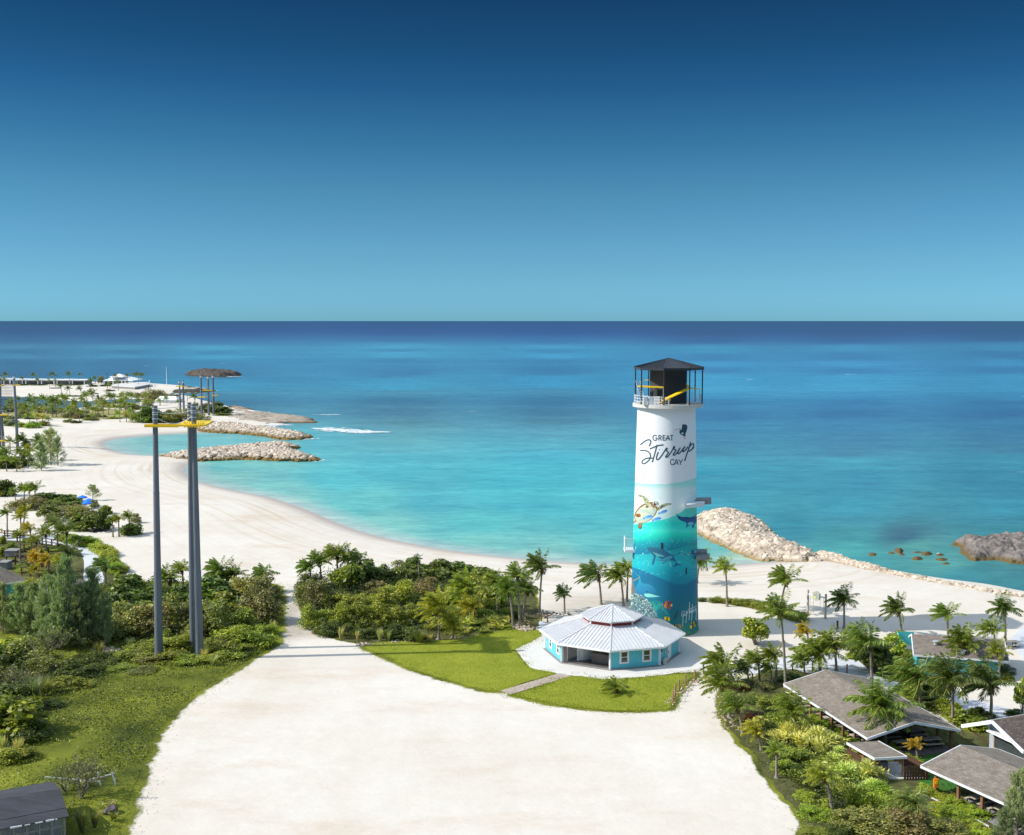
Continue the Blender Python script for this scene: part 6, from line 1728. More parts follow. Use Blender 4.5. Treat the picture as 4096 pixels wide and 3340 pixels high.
# ------------------------------------------------------------------ felt-roofed shed in the near corner
rf = [P(*ZE(x, y), GZ + z) for x, y, z in ((-40, 1580, 2.3), (838, 1412, 2.3))]
e = rf[1] - rf[0]; e.z = 0; Ls = e.length; e.normalize(); n = Vector((-e.y, e.x, 0)); n = n if n.y > 0 else -n
rb = P(*ZE(722, 972), GZ + 2.3); dsh_ = (rb - rf[1]).dot(n)
shed = thing('felt_roofed_shed', (rf[0] + rf[1]) / 2 - Vector((0, 0, 2.3)), 'old shed with dark grey felt roof and mesh-screened front', 'shed')
MT['felt'] = mat('dark_roofing_felt', (.022, .024, .03), .9, .25, .6, bump=.35, bscale=3, second=(.055, .058, .07), stretch=(.5, 2.5, 1), detail=9)
a, b = rf[0] - e * 2.5, rf[1]
ra_, rb2 = a + n * dsh_ * .5, b + n * dsh_ * .5
ra_.z = rb2.z = GZ + 2.3 + .85
c, d = a + n * dsh_, b + n * dsh_
rn = random.Random(3)
mb = MB()
K_ = 16
for s0, s1, q0, q1 in ((a, ra_, b, rb2), (ra_, c, rb2, d)):
    for k in range(K_):
        t0_, t1_ = k / K_, (k + 1) / K_
        w = lambda t: Vector((0, 0, .0))
        mb.slab([s0.lerp(q0, t0_), s0.lerp(q0, t1_), s1.lerp(q1, t1_), s1.lerp(q1, t0_)], .07)
for k in range(1):
    t = (k + .5) / 1.7; mb.bar(a.lerp(ra_, t) + Vector((0, 0, .012)), b.lerp(rb2, t) + Vector((0, 0, .012)), .1, .03)
mb.build('felt_roof', MT['felt'], shed)
mb = MB()
for k in range(14):
    p = a.lerp(b, rn.random()); mb.box(p + Vector((0, -.03, -.05)), (rn.uniform(.1, .6), .08, rn.uniform(.05, .14)), math.atan2(e.y, e.x))
mb.build('torn_edge', MT['offwhite'], shed)
wa, wb_ = a + n * .35, b + n * .35 - e * .3
mb = MB(); mb.prism([(p.x, p.y) for p in (wa + n * 1.5, wb_ + n * 1.5 - e * .1, d - n * .3 - e * .4, c - n * .3)], GZ, GZ + 2.25); mb.build('inner_wall', MT['grey'], shed)
MT['framewood'] = mat('weathered_frame_timber', (.30, .27, .23), .85, .2, 3)
for k in range(9):
    p = wa.lerp(wb_, k / 8); mb = MB(); mb.box((p.x, p.y, GZ + 1.12), (.14, .14, 2.24), math.atan2(e.y, e.x)); mb.build('post', MT['framewood'], shed)
mb = MB()
for z in (.1, 1.45, 2.15): mb.bar(Vector((wa.x, wa.y, GZ + z)), Vector((wb_.x, wb_.y, GZ + z)), .09, .12)
mb.bar(Vector((wb_.x, wb_.y, GZ + 2.15)), d + Vector((0, 0, -.15)) - n * .3 - e * .3, .09, .12)
mb.build('rail', MT['framewood'], shed)
mb = MB()
nm = 90
for k in range(nm): p = wa.lerp(wb_, k / nm); mb.bar(Vector((p.x, p.y - .02, GZ + .1)), Vector((p.x, p.y - .02, GZ + 2.15)), .012, .012)
for k in range(18): z = GZ + .1 + 2.05 * k / 17; mb.bar(Vector((wa.x, wa.y - .02, z)), Vector((wb_.x, wb_.y - .02, z)), .012, .012)
mb.build('wire_mesh', MT['galv'], shed)
# fallen white rail fence by the dead tree
w = [P(*ZE(x, y)) for x, y in ((830, 1070), (1225, 1040), (1408, 1040))]
fr = thing('broken_rail_fence', w[0], 'broken pale rail fence leaning behind the bare tree by the shed', 'fence')
for p, tl in zip(w, (-.05, -.12, -.15)):
    mb = MB(); mb.bar(p, p + Vector((tl * 2, 0, 1.25)), .1, .1); mb.build('post', MT['offwhite'], fr)
mb = MB(); mb.bar(w[0] + Vector((-2.2, .3, .9)), w[1] + Vector((-.1, 0, .35)), .08, .08); mb.bar(w[1] + Vector((-1.4, 0, .45)), w[2] + Vector((-.1, 0, 1.1)), .08, .08); mb.build('rail', MT['offwhite'], fr)
# stray boulder on the grass
mb = MB(); rn = random.Random(12); p = P(*ZE(1345, 1375)); boulder(mb, p + Vector((0, 0, .2)), .62, rn, 2); tag(mb.build('boulder', MT['greyrock']), 'single pale grey boulder on the dry grass near the white sand', 'boulder')

# ------------------------------------------------------------------ blue parasols and dark tables on the far beach
for i, (x, y, r, lb) in enumerate(((955, 262, 60, 'blue beach parasol farthest behind the sea-grape bushes'), (1030, 298, 72, 'widest blue beach parasol, beside the thin feathery sapling'), (1005, 330, 58, 'blue beach parasol half hidden by leaves, lowest of its trio'))):
    b_ = P(*ZCc(x, y + 62)); D = b_.y; h_ = PD(*ZCc(x, y - 30), D).z - GZ; rr = M(r / 2.893, D)
    t = thing('beach_parasol', b_, lb, 'parasol', 'blue parasols on the far beach')
    mb = MB(); mb.tube([b_, b_ + Vector((0, 0, h_))], .04, 6); mb.build('pole', MT['offwhite'], t)
    mb = MB(); top = b_ + Vector((0, 0, h_)); rim = [b_ + Vector((rr * math.cos(k * math.pi / 4), rr * math.sin(k * math.pi / 4), h_ - rr * .42)) for k in range(8)]
    for k in range(8):
        m_ = (rim[k] + rim[(k + 1) % 8]) / 2 * .5 + top * .5 + Vector((0, 0, -.12)); mb.add([rim[k], rim[(k + 1) % 8], top], [(0, 1, 2)]); mb.quad(rim[k], rim[(k + 1) % 8], rim[(k + 1) % 8] - Vector((0, 0, .18)), rim[k] - Vector((0, 0, .18)))
    mb.build('canopy', MT['umbrella'], t)
def lounger(x, y, rz, label):
    o = P(*ZCc(x, y)); t = thing('beach_lounger', o, label, 'lounger', 'dark loungers under the far trees'); rot = Matrix.Rotation(rz, 3, 'Z')
    W_ = lambda a, b, c: o + rot @ Vector((a, b, c))
    mb = MB(); mb.box(W_(.3, 0, .4), (1.5, .8, .12), rz); mb.build('seat', MT['black'], t)
    mb = MB(); mb.bar(W_(-.45, 0, .42), W_(-1.1, 0, .95), .8, .1); mb.build('backrest', MT['black'], t)
    for a in (-.4, .9):
        for b in (-.33, .33):
            mb = MB(); mb.box(W_(a, b, .18), (.1, .1, .36), rz); mb.build('leg', MT['black'], t)
for i, (x, y, lb) in enumerate(((1265, 612, 'dark lounger nearest the open sand under the sea-grape trees'), (1245, 662, 'dark lounger in front of the sea-grape trunk'), (1150, 655, 'dark lounger under the middle of the sea-grape trees'), (1075, 662, 'dark lounger beside the lime hedge'), (985, 645, 'dark lounger deepest under the far trees'))): lounger(x, y, R(15 + 20 * i), lb)
# white post boxes on the sand by the right palms
for x, y, lb in ((1525, 470, 'short white bollard cluster post beside the swing palm'), (1590, 465, 'short dark bollard by the palm near the swing frame')):
    p = P(*ZT(x, y)); mb = MB(); mb.box(p + Vector((0, 0, .45)), (.7, .4, .9) if x < 1550 else (.22, .22, .9)); mb.box(p + Vector((0, 0, .93)), (.8, .5, .06) if x < 1550 else (.28, .28, .06)); tag(mb.build('bollard', MT['offwhite'] if x < 1550 else MT['fencewood']), lb, 'bollard')

# ------------------------------------------------------------------ vegetation: leaf-by-leaf meshes shared by the copies
def mesh_from(name, vs, fs, mats, mi=None, smooth=False):
    me = bpy.data.meshes.new(name)
    vs = np.asarray(vs, np.float32).reshape(-1, 3)
    k = len(fs[0]) if len(fs) else 4
    me.from_pydata(vs.tolist(), [], [tuple(f) for f in fs])
    for m in mats: me.materials.append(m)
    if mi is not None: me.polygons.foreach_set('material_index', mi)
    me.update(); return me
def quads(c, u, v):
    """diamond leaves: centres, half-length vectors, half-width vectors"""
    n = len(c)
    V = np.stack([c - u, c + v * 1.0 - u * .1, c + u, c - v * 1.0 - u * .1], 1).reshape(-1, 3)
    Fc = np.arange(n * 4).reshape(n, 4)
    return V, Fc
def unit(a): return a / np.maximum(np.linalg.norm(a, axis=-1, keepdims=True), 1e-9)
def bush_mesh(kind, seed):
    r = np.random.RandomState(seed)
    nl, size, wd, nlobe = {'broad': (2600, .050, .040, 16), 'fine': (4600, .030, .016, 18), 'scrub': (3600, .032, .015, 20), 'strap': (1500, .115, .017, 12), 'box': (3400, .030, .020, 14)}[kind]
    lob = []
    for i in range(nlobe):
        a = r.uniform(0, 6.283); q = math.sqrt(r.uniform(0, 1)) * .36; z = r.uniform(.18, .80) * (1 - .55 * (q / .36) ** 2)
        lob.append((q * math.cos(a), q * math.sin(a), z, r.uniform(.12, .22)))
    lob = np.array(lob)
    if kind == 'box': lob[:, 2] = r.uniform(.25, .75, nlobe); lob[:, 3] = r.uniform(.2, .3, nlobe)
    li = r.randint(0, nlobe, nl)
    d = unit(r.normal(size=(nl, 3)) + np.array([0, 0, .35]))
    rad = lob[li, 3] * (r.uniform(.45, 1.08, nl))
    stick = r.uniform(size=nl) < .04
    rad = np.where(stick, rad * 1.35, rad)
    c = lob[li, :3] + d * rad[:, None] * np.array([1, 1, .85])
    c[:, 2] = np.abs(c[:, 2]) + .015
    # a skirt of leaves down to the ground
    k = int(nl * .16); a = r.uniform(0, 6.283, k); q = r.uniform(.25, .47, k)
    c[:k] = np.stack([q * np.cos(a), q * np.sin(a), r.uniform(.02, .3, k)], -1)
    s = size * r.uniform(.6, 1.35, nl)
    if kind == 'strap':
        dirv = unit(d * .9 + np.array([-.25, -.1, .75]) + r.normal(size=(nl, 3)) * .35)
        side = unit(np.cross(dirv, r.normal(size=(nl, 3))))
        V, Fc = quads(c, dirv * s[:, None], side * (wd * r.uniform(.7, 1.4, nl))[:, None])
    else:
        nrm = unit(d * .8 + r.normal(size=(nl, 3)) * .7 + np.array([0, 0, .4]))
        u = unit(np.cross(nrm, r.normal(size=(nl, 3)))); v = np.cross(nrm, u)
        V, Fc = quads(c, u * s[:, None], v * (s * wd / size)[:, None])
    return mesh_from(kind + '_foliage', V, Fc, [MT['leaf']])
def stem_mesh(seed, n=7, spread=.32, h=.62):
    rn = random.Random(seed); mb = MB()
    for k in range(n):
        a = rn.uniform(0, 6.28); q = rn.uniform(.4, 1) * spread
        p0 = Vector((rn.uniform(-.05, .05), rn.uniform(-.05, .05), 0)); p3 = Vector((q * math.cos(a), q * math.sin(a), h * rn.uniform(.7, 1.1)))
        pm = p0.lerp(p3, .45) + Vector((rn.uniform(-.06, .06), rn.uniform(-.06, .06), .06))
        mb.tube([p0, pm, p3], [.02, .014, .006], 5)
        for j in range(2):
            e = p3 + Vector((rn.uniform(-.12, .12), rn.uniform(-.12, .12), rn.uniform(0, .18))); mb.tube([pm.lerp(p3, .5), e], [.009, .003], 4)
    me = bpy.data.meshes.new('stems'); me.from_pydata(mb.v, [], mb.f); me.materials.append(MT['bark']); me.update(); return me
def feather_mesh(seed, dens=1.0, sparse=False):
    """casuarina: a leader with rising branches hung with fine needle plumes; unit height, unit-ish width"""
    r = np.random.RandomState(seed); rn = random.Random(seed); mb = MB()
    mb.tube([(0, 0, 0), (rn.uniform(-.02, .02), 0, .5), (rn.uniform(-.03, .03), 0, .97)], [.022, .014, .004], 6)
    C, D, S = [], [], []
    nb = int((46 if sparse else 84) * dens)
    for b in range(nb):
        t = rn.uniform(.04, .97); a = rn.uniform(0, 6.283); L_ = (.50 * (1 - t) ** .75 + .07) * rn.uniform(.65, 1.15)
        p0 = np.array([0, 0, t]); up = rn.uniform(.15, .75)
        d = np.array([math.cos(a), math.sin(a), up]); d /= np.linalg.norm(d)
        p1 = p0 + d * L_
        mb.tube([tuple(p0), tuple(p1)], [.007, .002], 4)
        for k in range(int(12 if sparse else 16)):
            s = rn.uniform(.3, 1.05); c = p0 + d * L_ * s + r.normal(size=3) * .022
            for j in range(5):
                dd = unit((d * .7 + np.array([-.18, 0, .35]) + r.normal(size=3) * .55)[None])[0]
                C.append(c + r.normal(size=3) * .016); D.append(dd); S.append(rn.uniform(.03, .065))
    C, D, S = np.array(C), np.array(D), np.array(S)
    side = unit(np.cross(D, r.normal(size=D.shape)))
    V, Fc = quads(C, D * S[:, None], side * .0065)
    wood = bpy.data.meshes.new('branches'); wood.from_pydata(mb.v, [], mb.f); wood.materials.append(MT['bark']); wood.update()
    return mesh_from('needles', V, Fc, [MT['needle']]), wood
def twig_mesh(seed, leaves=500):
    """dry, half-bare scrub: tangled twigs with a few leaves"""
    rn = random.Random(seed); r = np.random.RandomState(seed); mb = MB(); C = []
    def grow(p, d, L_, rad, lev):
        q = p + d * L_
        mid = p.lerp(q, .5) + Vector([rn.uniform(-.1, .1) * L_ for _ in range(3)])
        mb.tube([p, mid, q], [rad, rad * .8, rad * .6], 5 if lev < 2 else 4, cap=False)
        if lev == 4: C.append(q); return
        for k in range(rn.choice((2, 3, 3))):
            nd = (d + Vector((rn.uniform(-.9, .9), rn.uniform(-.9, .9), rn.uniform(-.35, .6)))).normalized()
            grow(q if rn.random() < .7 else mid, nd, L_ * rn.uniform(.6, .85), rad * .6, lev + 1)
            C.append(q)
    for k in range(5):
        a = rn.uniform(0, 6.28); grow(Vector((0, 0, 0)), Vector((math.cos(a) * .6, math.sin(a) * .6, 1)).normalized(), .26, .016, 0)
    wood = bpy.data.meshes.new('branches'); wood.from_pydata(mb.v, [], mb.f); wood.materials.append(MT['bark']); wood.update()
    C = np.array([tuple(c) for c in C]); ix = r.randint(0, len(C), leaves)
    c = C[ix] + r.normal(size=(leaves, 3)) * .03; n_ = unit(r.normal(size=(leaves, 3)) + np.array([0, 0, .6])); u = unit(np.cross(n_, r.normal(size=(leaves, 3)))); v = np.cross(n_, u)
    s = r.uniform(.015, .032, leaves)
    V, Fc = quads(c, u * s[:, None], v * (s * .55)[:, None])
    return mesh_from('leaves', V, Fc, [MT['leaf']]), wood
def tuft_mesh(seed, n=240):
    r = np.random.RandomState(seed); vs, fs = [], []
    for k in range(n):
        a = r.uniform(0, 6.283); q = r.uniform(0, .12); b = np.array([q * math.cos(a), q * math.sin(a), 0]); le = r.uniform(.12, .5); h = r.uniform(.6, 1.0)
        d = np.array([math.cos(a) * le - .1, math.sin(a) * le, h]); s = np.array([-math.sin(a), math.cos(a), 0]) * .012
        m = b + d * .55 + np.array([0, 0, .08]); t = b + d
        i = len(vs); vs += [b - s, b + s, m + s * .8, m - s * .8, t]; fs += [(i, i + 1, i + 2, i + 3), (i + 3, i + 2, i + 4)]
    me = bpy.data.meshes.new('blades'); me.from_pydata([tuple(v) for v in vs], [], fs); me.materials.append(MT['leaf']); me.update(); return me
def crown_mesh(seed, nf=26, nl=26, wid=.040, wind=.55, lod=False, young=False):
    """coconut crown of unit frond length, leaflets combed by a breeze towards -x"""
    r = np.random.RandomState(seed); Cc, Uu, Vv, MI = [], [], [], []
    rv, rf = [], []
    for f in range(nf):
        az = f * 2.39996 + r.uniform(-.3, .3)
        el = math.radians(88 - 84 * ((f + .5) / nf) ** 1.15 + r.uniform(-8, 8)) if not young else math.radians(85 - 65 * ((f + .5) / nf) + r.uniform(-6, 6))
        d = np.array([math.cos(az) * math.cos(el), math.sin(az) * math.cos(el), math.sin(el)])
        d = unit((d + np.array([-wind * .30, 0, 0]))[None])[0]
        L_ = r.uniform(.82, 1.08) * (.9 if el > 1.1 else 1.0); p = np.zeros(3); ns = 9; pts = [p]; dirs = [d]
        for s in range(ns):
            t = (s + 1) / ns
            d = unit((d + np.array([-wind * .085, 0, -.05 - .10 * t]) * (1.15 if young is False else .8))[None])[0]
            p = p + d * L_ / ns; pts.append(p); dirs.append(d)
        pts, dirs = np.array(pts), np.array(dirs)
        for j in range(ns):
            w = .013 * (1 - j / ns * .75); sd = unit(np.cross(dirs[j], np.array([0, 0, 1.]) + 1e-3)[None])[0] * w; sd2 = unit(np.cross(dirs[j + 1], np.array([0, 0, 1.]) + 1e-3)[None])[0] * w * .85
            up = np.array([0, 0, .004]); i = len(rv); rv += [pts[j] - sd + up, pts[j] + sd + up, pts[j + 1] + sd2 + up, pts[j + 1] - sd2 + up]; rf.append((i, i + 1, i + 2, i + 3))
        for k in range(nl):
            t = .10 + .90 * (k + .5) / nl; x = t * ns; j = min(int(x), ns - 1); fr = x - j
            q = pts[j] * (1 - fr) + pts[j + 1] * fr; dd = dirs[j]
            sd = unit(np.cross(dd, np.array([0, 0, 1.]) + 1e-3)[None])[0]
            ll = .30 * (math.sin(math.pi * min(1, t * .82 + .14)) ** .6) * r.uniform(.85, 1.1)
            for sg in (-1, 1):
                v = unit((dd * .75 + sd * sg * .85 + np.array([-wind * .75, -.05, -.55 - .25 * t]) + r.normal(size=3) * .10)[None])[0]
                c = q + v * ll * .5; wv = unit(np.cross(v, sd * sg + dd * .3 + r.normal(size=3) * .3)[None])[0]
                Cc.append(c); Uu.append(v * ll * .5); Vv.append(wv * wid * .5 * r.uniform(.8, 1.2))
    V, Fc = quads(np.array(Cc), np.array(Uu), np.array(Vv))
    n0 = len(V); Fc = [tuple(int(i) for i in f) for f in Fc] + [tuple(n0 + i for i in f) for f in rf]
    return mesh_from('crown', np.concatenate([V, np.array(rv)]), Fc, [MT['frond'], MT['rib']], [0] * (len(Fc) - len(rf)) + [1] * len(rf))
def skirt_mesh(seed):
    """dead hanging fronds and fibre under the crown"""
    r = np.random.RandomState(seed); n = 90; a = r.uniform(0, 6.283, n); q = r.uniform(.02, .11, n)
    c = np.stack([q * np.cos(a), q * np.sin(a), r.uniform(-.26, .02, n)], -1); d = unit(np.stack([np.cos(a) * .6, np.sin(a) * .6, -np.ones(n)], -1) + r.normal(size=(n, 3)) * .3)
    sd = unit(np.cross(d, r.normal(size=(n, 3)))); V, Fc = quads(c, d * .10, sd * .017); return mesh_from('dead_fronds', V, Fc, [MT['dry']])
def nuts_mesh(seed):
    rn = random.Random(seed); mb = MB(); vs, fs = ico(1)
    for k in range(9):
        a = rn.uniform(0, 6.28); c = Vector((math.cos(a) * .075, math.sin(a) * .075, rn.uniform(-.12, -.02))); mb.add([c + v * .034 for v in vs], fs)
    me = bpy.data.meshes.new('coconuts'); me.from_pydata([tuple(v) for v in mb.v], [], mb.f); me.materials.append(MT['nut']); me.update(); return me
CROWN = [crown_mesh(10 + i, wind=w) for i, w in enumerate((.35, .55, .75, .95, .6, .45))]
CROWN_FAR = [crown_mesh(40 + i, nf=15, nl=9, wid=.10, wind=w) for i, w in enumerate((.3, .5, .4))]
CROWN_YOUNG = [crown_mesh(60 + i, nf=13, nl=24, wid=.03, wind=.3, young=True) for i in range(2)]
SKIRT = [skirt_mesh(i) for i in range(3)]; NUTS = [nuts_mesh(i) for i in range(2)]
BUSH = {k: [bush_mesh(k, 100 + 7 * i + j * 31) for i in range(4)] for j, k in enumerate(('broad', 'fine', 'scrub', 'strap', 'box'))}
STEM = [stem_mesh(i) for i in range(3)]
FEATHER = [feather_mesh(i, dens=1.0) for i in range(4)]; FEATHER_S = [feather_mesh(20 + i, dens=1.0, sparse=True) for i in range(2)]
TWIG = [twig_mesh(i) for i in range(3)]; TUFT = [tuft_mesh(i) for i in range(3)]
prn = random.Random(99)
G_PALM, G_BUSH = 'coconut palms', 'bushes'
COLS = {
 'palm': (.125, .16, .028), 'palmd': (.08, .11, .025), 'palml': (.18, .205, .032), 'palmy': (.25, .245, .03), 'palmo': (.30, .215, .025), 'palmp': (.17, .20, .06),
 'dark': (.07, .09, .022), 'green': (.155, .178, .03), 'bright': (.19, .215, .03), 'lime': (.19, .245, .03), 'olive': (.14, .145, .045), 'brown': (.155, .135, .06),
 'yellow': (.34, .35, .12), 'ygreen': (.23, .25, .04), 'feather': (.21, .235, .125), 'featherd': (.15, .18, .095), 'straw': (.33, .31, .15), 'red': (.12, .045, .02), 'grey': (.13, .15, .10), 'sea': (.095, .125, .032), 'orange': (.28, .20, .04),
}
def child(name, me, parent, loc=(0, 0, 0), scale=(1, 1, 1), rz=0.0, col=None):
    o = bpy.data.objects.new(name, me); COL.objects.link(o); o.parent = parent; o.location = loc; o.scale = scale; o.rotation_euler = (0, 0, rz)
    if col: o.color = tuple(col) + (1,)
    return o
def jit(c, k=.14):
    f = (1 + prn.uniform(-k, k)) * 1.65; return (c[0] * f * (1 + prn.uniform(-.12, .12)), c[1] * f, c[2] * f)
def palm(base, crown, rpx, label, col='palm', var=None, nuts=False, group=None, young=False, tw=1.0, far=None):
    b = P(*base); D = b.y; tp = PD(crown[0], crown[1] + rpx * .18, D)
    if tp.z < GZ + .5: tp.z = GZ + .5
    rr = M(rpx, D) * (1.85 if rpx < 21 else 1.4)
    t = thing('palm_tree', b, label, 'palm tree', group)
    H = tp.z - b.z; dx = tp.x - b.x
    if far is None: far = rpx < 21
    n = 4 if far else 8
    pts = [Vector((dx * (k / n) ** 1.6, prn.uniform(-.02, .02) * H * (0 if k in (0, n) else 1), H * k / n)) for k in range(n + 1)]
    r0 = max(.05 * rr, min(.17, .034 * H + .06)) * tw
    mb = MB(); mb.tube(pts, [r0 * (1.5 if k == 0 else 1.05 - .4 * k / n) for k in range(n + 1)], 5 if far else 8)
    me = bpy.data.meshes.new('trunk'); me.from_pydata([tuple(v) for v in mb.v], [], mb.f); me.materials.append(MT['trunk']); me.polygons.foreach_set('use_smooth', [True] * len(me.polygons)); me.update()
    child('trunk', me, t)
    L_ = CROWN_YOUNG if young else (CROWN_FAR if far else CROWN)
    m = L_[(var if var is not None else prn.randrange(len(L_))) % len(L_)]
    rz = prn.uniform(-.8, .8)
    sc_ = prn.uniform(.92, 1.08)
    cr_ = child('crown', m, t, tuple(pts[-1]), (rr * sc_, rr * sc_, rr * prn.uniform(.85, 1.1)), rz, jit(COLS[col]))
    cr_.rotation_euler = (prn.uniform(-.18, .18), prn.uniform(-.22, .1), rz)
    if not far and not young: child('dead_fronds', SKIRT[prn.randrange(3)], t, tuple(pts[-1]), (rr, rr, rr), prn.uniform(0, 6), (.16, .105, .05))
    if nuts: child('coconuts', NUTS[prn.randrange(2)], t, tuple(pts[-1]), (rr, rr, rr), prn.uniform(0, 6))
    return t
KIND = {'broad': ('sea_grape_bush', 'sea-grape bush'), 'fine': ('leafy_shrub', 'leafy shrub'), 'scrub': ('scrub_bush', 'scrub bush'), 'strap': ('strap_leaf_plant', 'strap-leaved plant'), 'box': ('hedge_shrub', 'clipped hedge shrub'), 'feather': ('casuarina_tree', 'feathery casuarina tree'), 'sparse': ('casuarina_tree', 'thin feathery casuarina'), 'twig': ('bare_bush', 'half-bare twiggy bush'), 'tuft': ('grass_clump', 'tall grass clump'), 'tree': ('sea_grape_tree', 'sea-grape tree')}
CNAME = {'dark': 'dark green', 'green': 'mid-green', 'bright': 'bright green', 'lime': 'lime green', 'olive': 'olive', 'brown': 'brownish', 'yellow': 'yellow variegated', 'ygreen': 'yellow-green', 'feather': 'grey-green', 'featherd': 'deep grey-green', 'straw': 'straw-coloured', 'red': 'dark red', 'grey': 'grey-green', 'sea': 'deep green', 'orange': 'orange-tipped'}
def bush(f, x, yb, w, h, kind, col, label, group=None, z0=0.0):
    """x, yb: middle of the foot at its near edge; w, h: width and height in the zoom's own pixels"""
    s = f(1, 0)[0] - f(0, 0)[0]
    fb = P(*f(x, yb)); wm = M(w * s, fb.y); c = Vector((fb.x, fb.y + wm * (.36 if kind not in ('tuft',) else .1), GZ + z0))
    c.x = fb.x * c.y / fb.y
    zt = PD(*f(x, yb - h), c.y).z - GZ
    hm = max(zt, .10 * wm if h < .3 * w else .32 * wm if kind not in ('box', 'strap') else .22 * wm, .3)
    nm, _ = KIND[kind]
    t = thing(nm, c, label, {'tuft': 'grass clump', 'feather': 'tree', 'sparse': 'tree', 'tree': 'tree', 'strap': 'plant', 'box': 'hedge shrub'}.get(kind, 'bush'), group)
    cl = jit(COLS[col]); rz = prn.uniform(0, 6.283); k = prn.randrange(12)
    if kind in ('feather', 'sparse'):
        L_ = FEATHER if kind == 'feather' else FEATHER_S; a, b = L_[k % len(L_)]; q_ = .95 if kind == 'feather' else 1.5; sc = (wm * q_, wm * q_, hm)
        child('foliage', a, t, (0, 0, 0), sc, rz, cl); child('branches', b, t, (0, 0, 0), sc, rz)
    elif kind == 'twig':
        a, b = TWIG[k % 3]; sc = (wm * .85, wm * .85, hm * 1.35)
        child('leaves', a, t, (0, 0, 0), sc, rz, cl); child('branches', b, t, (0, 0, 0), sc, rz)
    elif kind == 'tuft':
        child('blades', TUFT[k % 3], t, (0, 0, 0), (wm * .8, wm * .8, hm), rz, cl)
    elif kind == 'tree':
        hc = hm * .26
        child('crown', BUSH['broad'][k % 4], t, (0, 0, hc), (wm * 1.15, wm * 1.15, (hm - hc) * 1.12), rz, cl); child('trunk', STEM[k % 3], t, (0, 0, 0), (wm * 1.2, wm * 1.2, hm), rz)
    else:
        child('foliage', BUSH[kind][k % 4], t, (0, 0, 0), (wm * 1.36, wm * 1.36, hm * 1.2), rz, cl)
        if kind in ('broad', 'fine', 'scrub') and w * s > 18: child('stems', STEM[k % 3], t, (0, 0, 0), (wm, wm, hm * .9), rz)
    return t
def cluster(f, rows, where, order, group):
    """rows: (x, y foot, width, height, kind, colour); labels count each sort along the given direction"""
    idx = {}
    for r_ in sorted(rows, key=lambda q: q[0] * (1 if order[0] == '+' else -1)):
        key = (r_[4], r_[5]); idx[key] = idx.get(key, 0) + 1
    seen = {}
    for r_ in sorted(rows, key=lambda q: q[0] * (1 if order[0] == '+' else -1)):
        key = (r_[4], r_[5]); i = seen.get(key, 0); seen[key] = i + 1
        base = '%s %s' % (CNAME[r_[5]], KIND[r_[4]][1])
        lb = ('%s %s, %s counting %s' % (base, where, ordinal(i), order[1:])) if idx[key] > 1 else ('only %s %s' % (base, where))
        bush(f, *r_, lb, group)
def palms(rows, where, order, group):
    """rows: (crown x, y, foot x, y, radius px, colour); photograph pixels"""
    nm = {'palm': 'green palm', 'palmd': 'dark green palm', 'palml': 'light green palm', 'palmy': 'yellow-fronded palm', 'palmo': 'orange-yellow palm', 'palmp': 'pale green palm'}
    cnt = {}
    for r_ in rows: cnt[r_[5]] = cnt.get(r_[5], 0) + 1
    seen = {}
    for r_ in sorted(rows, key=lambda q: q[2] * (1 if order[0] == '+' else -1)):
        i = seen.get(r_[5], 0); seen[r_[5]] = i + 1
        lb = ('%s %s, %s counting %s' % (nm[r_[5]], where, ordinal(i), order[1:])) if cnt[r_[5]] > 1 else 'only %s %s' % (nm[r_[5]], where)
        palm((r_[2], r_[3]), (r_[0], r_[1]), r_[4], lb, r_[5], group=group)
